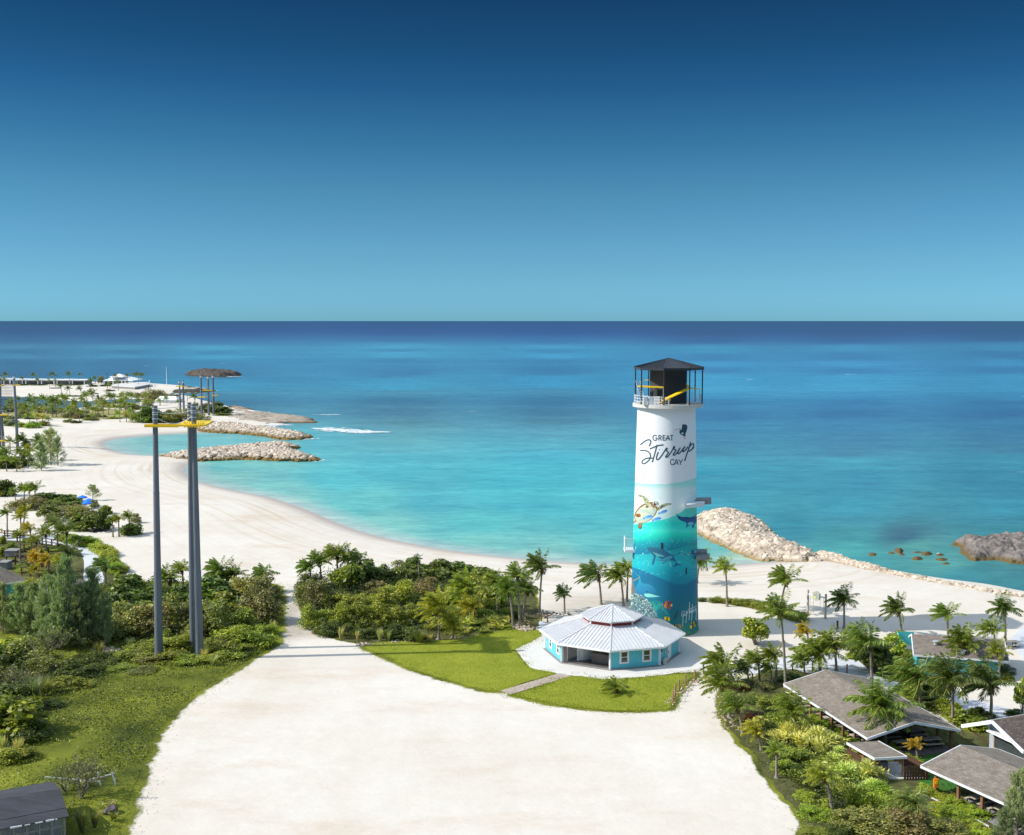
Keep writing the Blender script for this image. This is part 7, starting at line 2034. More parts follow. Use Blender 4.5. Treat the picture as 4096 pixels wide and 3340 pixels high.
# ------------------------------------------------------------------ named palms
for c, b, r_, col, lb, kw in (
 ((2169, 2262), (2158, 2449), 66, 'palmd', 'tall dark palm with drooping fronds on bare ground between thicket and painted tower', {}),
 ((2257, 2372), (2258, 2454), 37, 'palmd', 'small dark palm standing alone on sand behind the octagonal house', {}),
 ((2071, 2296), (2079, 2501), 54, 'palm', 'tall slim palm at the rope-fenced rocks, thicket end', {}),
 ((2110, 2352), (2092, 2474), 58, 'palmd', 'leaning dark palm with curved trunk behind the slim thicket palm', {}),
 ((2036, 2352), (2052, 2507), 60, 'palm', 'palm with bent bare trunk on the thicket corner by the lawn', {}),
 ((2394, 2288), (2404, 2418), 70, 'palmd', 'large dark palm just behind the octagonal house roof', {}),
 ((2483, 2300), (2493, 2424), 52, 'palm', 'medium palm half behind the painted tower, beside the large dark one', {}),
 ((2512, 2268), (2508, 2405), 48, 'palml', 'light green palm mostly hidden by the tower wall', {}),
 ((2800, 2240), (2788, 2330), 50, 'palm', 'palm peeking out behind the tower under its grey ledges', {}),
 ((2902, 2268), (2908, 2426), 45, 'palml', 'slender palm rising from the low hedge beside the tower', {}),
 ((3146, 2312), (3122, 2442), 66, 'palm', 'leaning palm with slanting trunk behind the hedge end', {}),
 ((3122, 2440), (3142, 2752), 72, 'palm', 'tallest palm, long curved trunk rising behind the dining shelter roof', {'nuts': False}),
 ((3376, 2390), (3376, 2514), 62, 'palmd', 'dark palm beside the swing frame', {}),
 ((3594, 2432), (3606, 2545), 60, 'palmd', 'dark wind-blown palm on the sand behind the turquoise yard', {}),
 ((3788, 2450), (3792, 2560), 56, 'palm', 'palm on the sand behind the turquoise house roof ridge', {}),
 ((4018, 2428), (4021, 2566), 56, 'palmd', 'tall palm at the sand end of the turquoise house', {}),
 ((3973, 2512), (3982, 2582), 52, 'palm', 'shorter palm beside the tall one at the turquoise house end', {}),
 ((3858, 2568), (3862, 2694), 80, 'palm', 'palm with coconuts in front of the turquoise house eave', {'nuts': True}),
 ((3994, 2604), (3996, 2724), 48, 'palml', 'light palm at the front corner of the turquoise house', {}),
 ((3476, 2560), (3487, 2718), 86, 'palm', 'big palm before the round dark bush near the turquoise yard', {'nuts': True}),
 ((3676, 2690), (3681, 2826), 96, 'palm', 'big palm with coconuts behind the dining shelter, nearest the ridge middle', {'nuts': True}),
 ((3808, 2706), (3810, 2898), 100, 'palmd', 'big palm with yellow coconuts behind the far eave of the dining shelter', {'nuts': True}),
 ((3966, 2722), (3963, 2878), 106, 'palmd', 'largest dark palm above the white house gable', {'nuts': True}),
 ((3532, 2808), (3542, 2990), 118, 'palm', 'large coconut palm in front of the dining shelter gable', {'nuts': True}),
 ((3660, 2974), (3672, 3050), 34, 'palmo', 'small orange-yellow dry palm on the green turf', {}),
 ((3300, 3095), (3328, 3247), 74, 'palml', 'light palm bent by wind standing low among yellow shrubs', {}),
 ((3662, 3200), (3684, 3290), 84, 'palmp', 'pale low palm at the bottom beside the lime hedges', {}),
 ((3176, 2834), (3184, 2942), 88, 'palm', 'bushy palm touching the near eave of the dining shelter', {}),
 ((3028, 2915), (3044, 3000), 55, 'palmy', 'yellowish palm low in the bed beside the white sand', {}),
 ((3106, 2995), (3106, 3112), 44, 'palml', 'slim light palm at the sandy edge of the yellow planting', {}),
 ((2949, 2818), (2970, 2938), 70, 'palm', 'palm with straw skirt at the bed edge, lower of the sand corner', {}),
 ((2893, 2728), (2918, 2872), 76, 'palm', 'wide palm at the bed corner nearest the octagonal house', {}),
 ((2904, 2652), (2940, 2746), 84, 'palm', 'broad wind-swept palm topping the bed corner by the rope fence', {}),
 ((2987, 2664), (2995, 2740), 52, 'palmd', 'first thin palm along the rope fence behind the bed', {}),
 ((3033, 2636), (3038, 2732), 56, 'palm', 'second palm along the rope fence, straight trunk', {}),
 ((3101, 2618), (3106, 2724), 56, 'palm', 'third palm along the rope fence, next to the tallest trunk', {}),
 ((3083, 2672), (3087, 2738), 36, 'palm', 'small palm under the third rope-fence palm', {}),
 ((3211, 2632), (3218, 2694), 52, 'palmp', 'young pale palm on the paving behind the shelter apex', {}),
 ((3274, 2598), (3279, 2688), 86, 'palm', 'thick-crowned palm just behind the shelter ridge end', {}),
 ((3339, 2571), (3345, 2688), 76, 'palm', 'full palm behind the shelter ridge, second from its apex', {}),
 ((3228, 2516), (3236, 2600), 42, 'palmo', 'orange and green palm in the shade beside the hedge end', {}),
 ((3400, 2552), (3406, 2620), 46, 'palm', 'low palm between the full shelter palm and the round dark bush', {}),
 ((2468, 2744), (2471, 2774), 50, 'palml', 'young palm alone on the front lawn of the octagonal house', {'tw': .7}),
 ((422, 2258), (423, 2341), 54, 'palm', 'palm on the paved bend before the rounded lime hedge', {}),
 ((131, 2335), (136, 2402), 38, 'palmy', 'yellow palm in front of the hidden white gable house', {}),
):
    palm(b, c, r_, lb, col, **kw)
palms([(1280, 2238, 1285, 2345, 54, 'palm'), (1239, 2264, 1246, 2350, 46, 'palm'), (1348, 2212, 1350, 2340, 52, 'palml'), (1390, 2226, 1394, 2340, 46, 'palm'), (1440, 2234, 1446, 2340, 48, 'palm'), (1674, 2236, 1676, 2320, 18, 'palmd')], 'behind the middle thicket', '+from the lane', 'thicket palms')
palms([(1760, 2424, 1755, 2560, 76, 'palmy'), (1896, 2420, 1898, 2500, 62, 'palmy'), (1818, 2494, 1812, 2558, 52, 'palmy'), (1876, 2352, 1882, 2480, 80, 'palml'), (1985, 2320, 1990, 2450, 50, 'palm')], 'beside the thicket lawn', '+towards the house', 'yellow thicket palms')
palms([(679, 2306, 690, 2385, 62, 'palm'), (728, 2272, 735, 2368, 46, 'palml'), (881, 2278, 886, 2372, 56, 'palm'), (908, 2302, 913, 2362, 46, 'palml'), (1064, 2288, 1068, 2370, 46, 'palm'), (940, 2290, 945, 2366, 44, 'palm')], 'behind the tall grey zip poles', '+towards the lane', 'palms behind the grey poles')
palms([(266, 2116, 268, 2188, 48, 'palm'), (225, 2085, 231, 2184, 44, 'palm'), (29, 2047, 29, 2150, 28, 'palm'), (100, 2040, 92, 2150, 30, 'palmy'), (82, 2064, 85, 2146, 26, 'palmy'), (121, 2109, 125, 2201, 36, 'palmo'), (80, 2136, 81, 2243, 26, 'palml'), (145, 2161, 147, 2222, 32, 'palml'), (183, 2130, 186, 2222, 36, 'palm'), (149, 2223, 144, 2291, 34, 'palmo'), (194, 2233, 193, 2298, 40, 'palmo'), (238, 2240, 240, 2312, 34, 'palmy'), (277, 2216, 275, 2282, 50, 'palmd'), (150, 2271, 152, 2319, 29, 'palmo')], 'in the fenced garden', '+towards the beach', 'palms of the fenced garden')
palms([(449, 2080, 452, 2148, 24, 'palm'), (474, 2073, 476, 2146, 25, 'palmy'), (515, 2060, 519, 2132, 27, 'palm'), (59, 1964, 62, 2000, 23, 'palm'), (99, 1950, 97, 1998, 30, 'palm'), (121, 1950, 118, 2001, 28, 'palml'), (143, 1948, 139, 2001, 27, 'palm')], 'round the beach grove', '+towards the zip poles', 'palms of the beach grove')
palms([(97, 1754, 99, 1851, 30, 'palmd'), (114, 1775, 118, 1852, 28, 'palmd'), (40, 1764, 41, 1802, 18, 'palm'), (159, 1762, 163, 1842, 30, 'palmd'), (24, 1806, 28, 1862, 28, 'palm'), (80, 1806, 82, 1872, 26, 'palm'), (118, 1799, 122, 1857, 25, 'palmy'), (24, 1837, 27, 1886, 25, 'palml'), (67, 1840, 67, 1886, 22, 'palml'), (111, 1816, 112, 1873, 19, 'palml')], 'in the far dark clump', '+towards the lagoon', 'palms of the dark clump')
palms([(119, 1661, 119, 1701, 16, 'palml'), (149, 1664, 147, 1704, 14, 'palmy'), (171, 1668, 169, 1701, 14, 'palmo'), (192, 1675, 193, 1706, 12, 'palml'), (278, 1640, 279, 1692, 15, 'palml'), (318, 1645, 319, 1688, 13, 'palm'), (370, 1636, 371, 1677, 10, 'palm'), (382, 1636, 383, 1677, 9, 'palm'), (346, 1626, 346, 1667, 10, 'palm'), (477, 1654, 480, 1688, 14, 'palml'), (503, 1657, 506, 1688, 10, 'palmy'), (522, 1647, 523, 1681, 14, 'palml')], 'fronting the far garden', '+towards the zip poles', 'front palms of the far garden')
frp = random.Random(5)
far_palms = []
for i in range(30):
    x, y = frp.uniform(30, 610), frp.uniform(1618, 1672); y = y - 14 if x > 400 else y
    far_palms.append((x + frp.uniform(-2, 2), y - frp.uniform(26, 46), x, y, frp.uniform(9, 14), frp.choice(('palm', 'palml', 'palml', 'palmp', 'palmy'))))
palms([(460, 1626, 460, 1674, 14, 'palml'), (434, 1623, 435, 1660, 12, 'palmy'), (415, 1612, 413, 1674, 15, 'palml'), (302, 1609, 304, 1660, 16, 'palm'), (251, 1616, 252, 1671, 16, 'palm'), (256, 1588, 258, 1650, 14, 'palm'), (264, 1595, 264, 1633, 12, 'palm'), (221, 1605, 225, 1667, 20, 'palmd'), (169, 1595, 172, 1626, 16, 'palm'), (197, 1598, 199, 1646, 12, 'palml'), (180, 1592, 184, 1631, 12, 'palm'), (142, 1597, 145, 1631, 12, 'palm'), (116, 1602, 119, 1640, 17, 'palm'), (73, 1595, 74, 1626, 11, 'palm'), (40, 1612, 42, 1651, 16, 'palmp'), (111, 1626, 112, 1671, 15, 'palm'), (145, 1636, 147, 1681, 15, 'palm'), (188, 1619, 189, 1657, 13, 'palm'), (83, 1619, 84, 1661, 12, 'palmp'), (211, 1636, 212, 1668, 12, 'palmp'), (346, 1581, 349, 1639, 17, 'palm'), (370, 1574, 372, 1629, 20, 'palmd'), (399, 1595, 401, 1631, 14, 'palmd'), (436, 1585, 438, 1626, 16, 'palm'), (453, 1588, 455, 1626, 14, 'palm'), (486, 1585, 488, 1611, 12, 'palm'), (515, 1578, 517, 1608, 12, 'palm'), (525, 1585, 527, 1615, 14, 'palm'), (557, 1602, 558, 1641, 14, 'palm'), (640, 1600, 641, 1620, 9, 'palml'), (590, 1612, 592, 1640, 10, 'palml'), (500, 1618, 502, 1650, 11, 'palml'), (330, 1598, 332, 1640, 12, 'palm')] + far_palms, 'in the far garden', '+towards the zip poles', 'palms of the far garden')
palms([(244, 1545, 246, 1582, 9, 'palmd'), (277, 1552, 280, 1582, 11, 'palmd'), (321, 1555, 325, 1581, 11, 'palmd'), (197, 1522, 199, 1555, 7, 'palm'), (221, 1521, 223, 1550, 7, 'palm'), (472, 1529, 474, 1563, 9, 'palm'), (439, 1536, 440, 1556, 9, 'palm'), (382, 1512, 381, 1536, 9, 'palmd'), (366, 1522, 366, 1546, 11, 'palmd')], 'before the far bungalows', '+towards the terrace', 'palms before the bungalows')
palms([(26, 1498, 26, 1536, 10, 'palmd'), (90, 1512, 91, 1539, 8, 'palmd'), (137, 1500, 137, 1525, 9, 'palmd'), (211, 1498, 211, 1525, 12, 'palmd'), (277, 1496, 278, 1539, 11, 'palmd'), (323, 1498, 323, 1520, 7, 'palmd'), (20, 1516, 20, 1540, 8, 'palm'), (5, 1512, 5, 1538, 8, 'palm'), (152, 1519, 152, 1542, 7, 'palm')], 'among the far bungalows', '+towards the terrace', 'palms among the bungalows')
palms([(463, 1503, 464, 1546, 8, 'palmd'), (510, 1502, 511, 1544, 9, 'palmd'), (537, 1498, 541, 1534, 8, 'palmd'), (551, 1498, 555, 1544, 9, 'palmd'), (562, 1498, 564, 1538, 8, 'palmd'), (574, 1498, 577, 1536, 7, 'palmd')], 'on the far stone terrace', '+towards the open sea', 'terrace palms')
palms([(748, 1567, 750, 1604, 9, 'palmd'), (777, 1586, 779, 1612, 16, 'palmd'), (666, 1595, 668, 1613, 10, 'palm'), (638, 1603, 640, 1622, 8, 'palml'), (712, 1606, 713, 1622, 8, 'palml')], 'beside the far white marquee', '+towards the open sea', 'palms by the marquee')

# ------------------------------------------------------------------ bushes
LP = 'round the tall grey poles'
cluster(ZL, [(450, 660, 330, 590, 'feather', 'feather'), (330, 610, 260, 450, 'feather', 'feather'), (610, 640, 250, 500, 'feather', 'featherd'), (130, 570, 270, 340, 'feather', 'feather'), (20, 560, 180, 330, 'feather', 'feather'), (230, 575, 230, 350, 'feather', 'feather'), (520, 670, 320, 420, 'feather', 'featherd'), (690, 650, 190, 370, 'feather', 'featherd'), (400, 680, 280, 360, 'feather', 'feather'), (300, 660, 200, 280, 'feather', 'featherd')], 'by the hidden white gable', '+towards the poles', 'casuarina stand')
cluster(ZL, [(850, 340, 210, 175, 'broad', 'sea'), (780, 450, 190, 180, 'broad', 'sea'), (965, 390, 210, 160, 'broad', 'sea'), (870, 570, 270, 240, 'scrub', 'olive'), (1000, 570, 250, 240, 'scrub', 'brown'), (1150, 550, 250, 270, 'scrub', 'olive'), (1120, 410, 170, 130, 'broad', 'sea'), (1190, 380, 170, 150, 'broad', 'sea'), (1430, 370, 270, 200, 'broad', 'sea'), (1400, 580, 250, 260, 'scrub', 'olive'), (1490, 470, 230, 190, 'broad', 'green'), (1640, 350, 230, 215, 'scrub', 'olive'), (1750, 340, 170, 190, 'scrub', 'brown'), (1710, 490, 240, 270, 'scrub', 'brown'), (1600, 560, 230, 190, 'fine', 'green'), (1740, 575, 130, 120, 'fine', 'bright'), (1690, 650, 190, 150, 'fine', 'ygreen'), (1560, 650, 270, 150, 'fine', 'bright'), (1430, 690, 210, 150, 'fine', 'green'), (1150, 680, 230, 150, 'fine', 'green'), (960, 690, 210, 110, 'fine', 'green'), (1250, 650, 130, 170, 'fine', 'bright'), (1290, 480, 170, 170, 'broad', 'green'), (1060, 470, 180, 140, 'broad', 'green'), (760, 600, 190, 170, 'scrub', 'olive'), (1290, 590, 170, 160, 'scrub', 'olive'), (1560, 420, 170, 130, 'broad', 'sea'), (900, 450, 170, 120, 'broad', 'green'), (1080, 640, 130, 130, 'fine', 'green'), (1500, 580, 160, 150, 'fine', 'green'), (1340, 720, 100, 90, 'tuft', 'straw'), (1395, 760, 110, 80, 'tuft', 'straw'), (850, 640, 110, 70, 'tuft', 'straw'), (650, 690, 120, 100, 'tuft', 'brown'), (1790, 540, 80, 90, 'tuft', 'straw'), (720, 740, 200, 60, 'fine', 'dark'), (860, 730, 220, 70, 'fine', 'green'), (1000, 750, 190, 60, 'fine', 'olive'), (1120, 745, 200, 70, 'fine', 'green'), (1230, 755, 190, 70, 'fine', 'bright'), (1400, 740, 220, 90, 'fine', 'green'), (1500, 720, 200, 90, 'fine', 'ygreen'), (1600, 690, 180, 80, 'fine', 'green'), (620, 790, 200, 70, 'fine', 'dark'), (760, 800, 170, 50, 'fine', 'green'), (930, 810, 180, 45, 'fine', 'olive')], LP, '-from the sandy lane', 'thicket bushes by the poles')
cluster(ZL, [(x, y, w * 1.3, h * 1.25, k, c) for x, y, w, h, k, c in [(60, 760, 250, 180, 'tree', 'ygreen'), (290, 800, 340, 250, 'twig', 'olive'), (140, 820, 240, 170, 'scrub', 'olive'), (60, 970, 240, 180, 'twig', 'brown'), (190, 930, 180, 120, 'twig', 'brown'), (220, 990, 180, 150, 'tuft', 'grey'), (150, 1000, 150, 120, 'tuft', 'grey'), (290, 960, 140, 110, 'tuft', 'olive'), (500, 850, 180, 90, 'fine', 'dark'), (400, 860, 190, 120, 'fine', 'dark'), (550, 780, 180, 90, 'scrub', 'dark'), (430, 920, 170, 55, 'fine', 'green'), (540, 905, 110, 45, 'fine', 'green'), (320, 900, 150, 80, 'fine', 'dark'), (95, 1250, 240, 240, 'broad', 'green'), (190, 1270, 190, 130, 'scrub', 'dark'), (20, 1180, 130, 200, 'broad', 'green'), (125, 1350, 90, 110, 'tuft', 'straw'), (20, 1330, 80, 110, 'tuft', 'straw'), (60, 1400, 170, 110, 'fine', 'green'), (170, 1390, 130, 70, 'fine', 'green'), (350, 1040, 110, 50, 'fine', 'dark'), (20, 900, 200, 160, 'scrub', 'dark'), (100, 1080, 200, 150, 'scrub', 'dark'), (20, 1060, 180, 150, 'broad', 'dark'), (290, 860, 200, 130, 'scrub', 'olive'), (10, 820, 160, 170, 'broad', 'sea')]], 'above the felt-roofed shed', '+towards the white sand', 'slope bushes')
cluster(ZE, [(980, 1330, 900, 640, 'twig', 'brown'), (800, 1200, 560, 420, 'twig', 'olive'), (1350, 1300, 180, 80, 'tuft', 'straw'), (1230, 1330, 150, 90, 'tuft', 'straw'), (1000, 1620, 260, 330, 'tuft', 'brown'), (1150, 1560, 200, 230, 'tuft', 'brown'), (1380, 1480, 200, 130, 'tuft', 'olive'), (20, 1642, 110, 120, 'twig', 'olive')], 'beside the felt-roofed shed', '+towards the white sand', 'bushes by the shed')
MP = 'in the middle thicket'
cluster(ZG, [(370, 570, 270, 190, 'scrub', 'dark'), (320, 730, 210, 310, 'scrub', 'olive'), (470, 770, 300, 330, 'scrub', 'brown'), (400, 980, 250, 330, 'fine', 'green'), (970, 480, 290, 245, 'broad', 'sea'), (1150, 480, 230, 190, 'broad', 'sea'), (1350, 460, 300, 210, 'scrub', 'olive'), (1480, 410, 270, 185, 'broad', 'sea'), (1770, 470, 340, 225, 'broad', 'sea'), (2000, 460, 270, 200, 'broad', 'sea'), (1060, 610, 250, 150, 'scrub', 'brown'), (1350, 710, 360, 270, 'fine', 'bright'), (1600, 650, 310, 225, 'scrub', 'brown'), (620, 770, 270, 245, 'fine', 'bright'), (820, 790, 250, 245, 'fine', 'green'), (1000, 770, 250, 220, 'fine', 'bright'), (1180, 790, 250, 260, 'fine', 'green'), (680, 970, 270, 290, 'fine', 'bright'), (900, 970, 270, 290, 'fine', 'green'), (1110, 970, 250, 285, 'fine', 'bright'), (1320, 970, 270, 300, 'fine', 'green'), (560, 1060, 230, 210, 'scrub', 'dark'), (800, 1065, 190, 150, 'fine', 'dark'), (990, 1085, 200, 160, 'fine', 'dark'), (1290, 1085, 230, 160, 'fine', 'dark'), (1480, 1100, 250, 180, 'fine', 'dark'), (1450, 900, 220, 200, 'fine', 'green'), (700, 1085, 130, 150, 'tuft', 'straw'), (880, 1105, 90, 130, 'tuft', 'straw'), (1120, 1105, 130, 155, 'tuft', 'straw'), (1210, 1105, 80, 120, 'tuft', 'straw'), (1540, 1125, 260, 150, 'tuft', 'olive'), (1640, 1110, 130, 90, 'tuft', 'straw'), (480, 1030, 150, 90, 'fine', 'olive')], MP, '+from the lane', 'thicket bushes by the lawn')
bush(ZG, 780, 590, 330, 370, 'tree', 'green', 'sea-grape tree with bare curved trunk at the thicket top by the lane')
cluster(ZH, [(780, 780, 330, 230, 'broad', 'ygreen'), (600, 930, 290, 250, 'scrub', 'dark'), (1150, 860, 300, 210, 'fine', 'green'), (1250, 770, 230, 260, 'broad', 'green'), (1110, 600, 280, 240, 'broad', 'green'), (1330, 640, 190, 160, 'broad', 'green'), (1210, 520, 330, 200, 'broad', 'sea'), (1000, 460, 210, 160, 'broad', 'sea'), (1060, 990, 330, 160, 'strap', 'yellow'), (1290, 960, 270, 130, 'strap', 'yellow'), (900, 1030, 170, 115, 'strap', 'yellow'), (1170, 900, 240, 130, 'strap', 'yellow'), (640, 980, 260, 130, 'fine', 'ygreen'), (1390, 870, 170, 130, 'fine', 'lime'), (1500, 860, 130, 110, 'scrub', 'dark'), (800, 900, 240, 170, 'fine', 'ygreen'), (480, 860, 140, 110, 'fine', 'orange'), (950, 720, 250, 160, 'fine', 'ygreen'), (1190, 1030, 120, 50, 'fine', 'green'), (1380, 980, 150, 60, 'fine', 'lime')], 'at the thicket lawn', '+towards the house', 'lawn-end bushes')
cluster(ZU, [(150, 830, 310, 190, 'strap', 'yellow'), (370, 890, 300, 210, 'strap', 'yellow'), (520, 860, 260, 140, 'strap', 'yellow'), (690, 1010, 270, 200, 'strap', 'yellow'), (640, 1130, 260, 170, 'strap', 'yellow'), (820, 1140, 230, 180, 'strap', 'yellow'), (570, 990, 240, 150, 'strap', 'yellow'), (240, 770, 210, 120, 'strap', 'yellow'), (430, 800, 200, 120, 'strap', 'yellow'), (780, 1230, 220, 130, 'strap', 'yellow'), (80, 930, 200, 130, 'fine', 'bright'), (180, 1010, 260, 170, 'fine', 'green'), (260, 1130, 240, 180, 'fine', 'green'), (340, 1220, 230, 150, 'fine', 'dark'), (70, 1060, 190, 120, 'fine', 'bright'), (440, 1060, 220, 150, 'fine', 'bright'), (560, 1260, 230, 150, 'fine', 'green'), (860, 1270, 260, 150, 'fine', 'lime'), (730, 1400, 230, 200, 'strap', 'ygreen'), (900, 1350, 240, 140, 'fine', 'lime'), (290, 1300, 210, 90, 'fine', 'lime'), (400, 1390, 260, 110, 'fine', 'lime'), (330, 1460, 260, 90, 'fine', 'lime'), (500, 1470, 220, 100, 'fine', 'green'), (690, 900, 160, 150, 'broad', 'dark'), (770, 960, 150, 120, 'broad', 'dark'), (640, 1560, 330, 190, 'scrub', 'olive'), (860, 1600, 400, 220, 'scrub', 'olive'), (1130, 1600, 400, 230, 'scrub', 'brown'), (1380, 1600, 330, 160, 'scrub', 'olive'), (330, 1600, 200, 90, 'fine', 'green'), (560, 1590, 200, 110, 'fine', 'dark'), (980, 1450, 240, 140, 'fine', 'green'), (1530, 1600, 260, 120, 'scrub', 'olive'), (1010, 1320, 160, 90, 'fine', 'green')], 'beside the dining shelters', '+from the white sand', 'shelter planting')
cluster(ZT, [(1020, 1090, 220, 110, 'broad', 'dark'), (700, 1250, 260, 170, 'twig', 'olive'), (620, 1350, 200, 120, 'scrub', 'dark'), (800, 1420, 250, 200, 'fine', 'green'), (470, 1190, 180, 90, 'strap', 'red'), (640, 1300, 180, 90, 'scrub', 'olive'), (600, 1570, 200, 140, 'scrub', 'red'), (880, 1600, 260, 190, 'fine', 'ygreen'), (760, 1180, 170, 90, 'fine', 'olive'), (420, 1340, 160, 80, 'fine', 'olive'), (470, 1560, 150, 80, 'scrub', 'olive'), (1130, 1620, 240, 110, 'strap', 'yellow'), (700, 1660, 250, 150, 'strap', 'yellow'), (900, 1690, 240, 120, 'strap', 'yellow'), (950, 1330, 160, 120, 'fine', 'green')], 'in the sand-side bed corner', '+from the white sand', 'bed-corner bushes')
cluster(ZV, [(555, 620, 190, 130, 'broad', 'green'), (490, 780, 230, 230, 'broad', 'ygreen'), (665, 800, 210, 100, 'fine', 'green'), (830, 840, 190, 140, 'fine', 'green'), (950, 920, 210, 120, 'fine', 'bright'), (1080, 930, 190, 90, 'fine', 'bright'), (1800, 1010, 190, 120, 'scrub', 'dark'), (1790, 1090, 190, 90, 'strap', 'green'), (40, 830, 150, 90, 'fine', 'lime'), (100, 760, 160, 120, 'fine', 'ygreen'), (1420, 940, 200, 80, 'fine', 'bright'), (1900, 1500, 190, 90, 'strap', 'dark')], 'round the turquoise house', '+towards the edge', 'bushes round the turquoise house')
bush(ZV, 300, 1010, 470, 420, 'tree', 'dark', 'big round dark green tree beside the pale paving behind the shelter')
bush(ZV, 1990, 1470, 190, 450, 'tree', 'green', 'open light green tree at the picture edge near the white house')
cluster(ZU, [(1300, 470, 200, 110, 'broad', 'dark'), (1180, 440, 170, 140, 'fine', 'green'), (1130, 400, 160, 120, 'strap', 'green'), (1300, 520, 150, 90, 'strap', 'dark'), (1450, 560, 190, 130, 'strap', 'green'), (1530, 600, 170, 130, 'strap', 'ygreen'), (1640, 660, 230, 160, 'broad', 'green'), (1760, 600, 180, 110, 'strap', 'dark'), (1720, 700, 150, 110, 'broad', 'bright'), (1400, 400, 200, 170, 'broad', 'dark'), (1250, 380, 200, 180, 'broad', 'dark')], 'behind the dining shelter', '+towards the white house', 'far-eave planting')
bush(ZU, 2070, 1660, 330, 640, 'feather', 'feather', 'tall feathery tree at the picture edge before the nearer shelter')
bush(ZU, 1960, 1680, 240, 330, 'feather', 'featherd', 'lower feathery tree at the bottom edge before the nearer shelter')
bush(ZT, 640, 690, 300, 370, 'tree', 'ygreen', 'round open sea-grape tree standing alone in the tower shadow')
# clipped hedges, shrub by shrub
def hedge(f, pts, n, w, h, kind, col, where, order, group):
    pl = smooth_line(pts, 6); L_ = [math.dist(a, b) for a, b in zip(pl[:-1], pl[1:])]; T = sum(L_)
    for k in range(n):
        s = T * (k + .5) / n; i = 0
        while s > L_[i] and i < len(L_) - 1: s -= L_[i]; i += 1
        t = s / L_[i]; x = pl[i][0] + (pl[i + 1][0] - pl[i][0]) * t; y = pl[i][1] + (pl[i + 1][1] - pl[i][1]) * t
        q = k / max(1, n - 1); wk = w[0] + (w[1] - w[0]) * q; hk = h[0] + (h[1] - h[0]) * q
        bush(f, x, y + hk * .2, wk, hk, kind, col if isinstance(col, str) else col[k % len(col)], '%s shrub of %s, %s counting %s' % (CNAME[col if isinstance(col, str) else col[k % len(col)]], where, ordinal(k), order), group)
hedge(ZR, [(130, 1290), (200, 1290)], 2, (70, 70), (42, 42), 'box', 'dark', 'the short hedge at the tower foot', 'from the tower', 'tower hedge')
hedge(ZR, [(255, 1295), (420, 1305), (560, 1325), (700, 1345), (840, 1375), (960, 1405), (1080, 1440), (1200, 1480), (1300, 1520)], 15, (110, 190), (60, 115), 'box', 'green', 'the long curved hedge by the tower', 'from the tower', 'long curved hedge')
hedge(ZU, [(310, 600), (400, 650), (500, 710), (600, 770), (650, 800)], 8, (130, 130), (80, 85), 'fine', 'lime', 'the hedge along the dining shelter', 'from its far end', 'dining shelter hedge')
hedge(ZU, [(730, 800), (850, 800), (960, 850), (1050, 910), (1130, 950), (1220, 1010), (1240, 1100)], 9, (120, 130), (75, 95), 'fine', ('lime', 'bright'), 'the hedge behind the timber kiosk', 'from the dining shelter', 'kiosk hedge')
hedge(ZU, [(1270, 1200), (1400, 1250), (1530, 1320), (1660, 1400), (1780, 1450)], 9, (150, 160), (85, 95), 'fine', ('lime', 'bright'), 'the hedge against the nearer shelter', 'from the turf', 'nearer shelter hedge')
hedge(ZU, [(1370, 1350), (1480, 1400), (1600, 1470), (1720, 1550), (1810, 1620)], 8, (160, 170), (85, 95), 'fine', ('bright', 'lime'), 'the outer hedge below the nearer shelter', 'from the turf', 'outer hedge')
kb, _ = sheet('concrete_kerb', [(1330, 1265), (1345, 1258), (1830, 1500), (1830, 1520)], MT['concrete'], GZ + .12, f=ZU, smooth=0)
gp_, _ = sheet('mown_strip', [(1300, 1380), (1400, 1400), (1500, 1460), (1700, 1590), (1800, 1680), (1500, 1700)], MT['lawn'], GZ + .05, f=ZU, smooth=0)
LM = 'in the beach grove'
cluster(ZCc, [(60, 250, 190, 210, 'broad', 'dark'), (290, 410, 370, 170, 'scrub', 'brown'), (600, 340, 300, 150, 'broad', 'sea'), (800, 350, 260, 130, 'broad', 'sea'), (760, 490, 310, 150, 'scrub', 'brown'), (950, 510, 300, 180, 'scrub', 'olive'), (980, 650, 290, 220, 'broad', 'sea'), (1170, 650, 170, 260, 'broad', 'dark'), (1210, 460, 150, 110, 'broad', 'green'), (1095, 380, 90, 100, 'scrub', 'olive'), (1520, 700, 200, 180, 'broad', 'sea'), (1565, 560, 110, 120, 'scrub', 'olive'), (1450, 700, 90, 40, 'tuft', 'olive'), (640, 400, 260, 110, 'scrub', 'olive'), (430, 360, 250, 130, 'scrub', 'brown'), (880, 420, 200, 90, 'scrub', 'brown')], LM, '+towards the zip poles', 'beach grove')
bush(ZCc, 560, 530, 240, 190, 'tree', 'olive', 'olive tree with visible trunk at the edge of the beach grove')
bush(ZCc, 1075, 300, 140, 190, 'sparse', 'feather', 'thin feathery sapling beside the blue parasols')
hedge(ZCc, [(720, 745), (850, 770), (960, 800), (1060, 810)], 7, (150, 190), (95, 130), 'fine', ('lime', 'green'), 'the hedge edging the pale path', 'from the garden', 'path hedge')
hedge(ZCc, [(1120, 850), (1190, 890), (1260, 930), (1290, 930)], 5, (180, 180), (120, 130), 'fine', 'ygreen', 'the yellow stretch of the path hedge', 'from the garden', 'yellow path hedge')
hedge(ZCc, [(1200, 1000), (1290, 1030), (1370, 1090), (1400, 1110), (1300, 1120)], 6, (170, 180), (120, 130), 'fine', ('bright', 'lime'), 'the rounded end of the path hedge', 'from the garden', 'rounded path hedge')
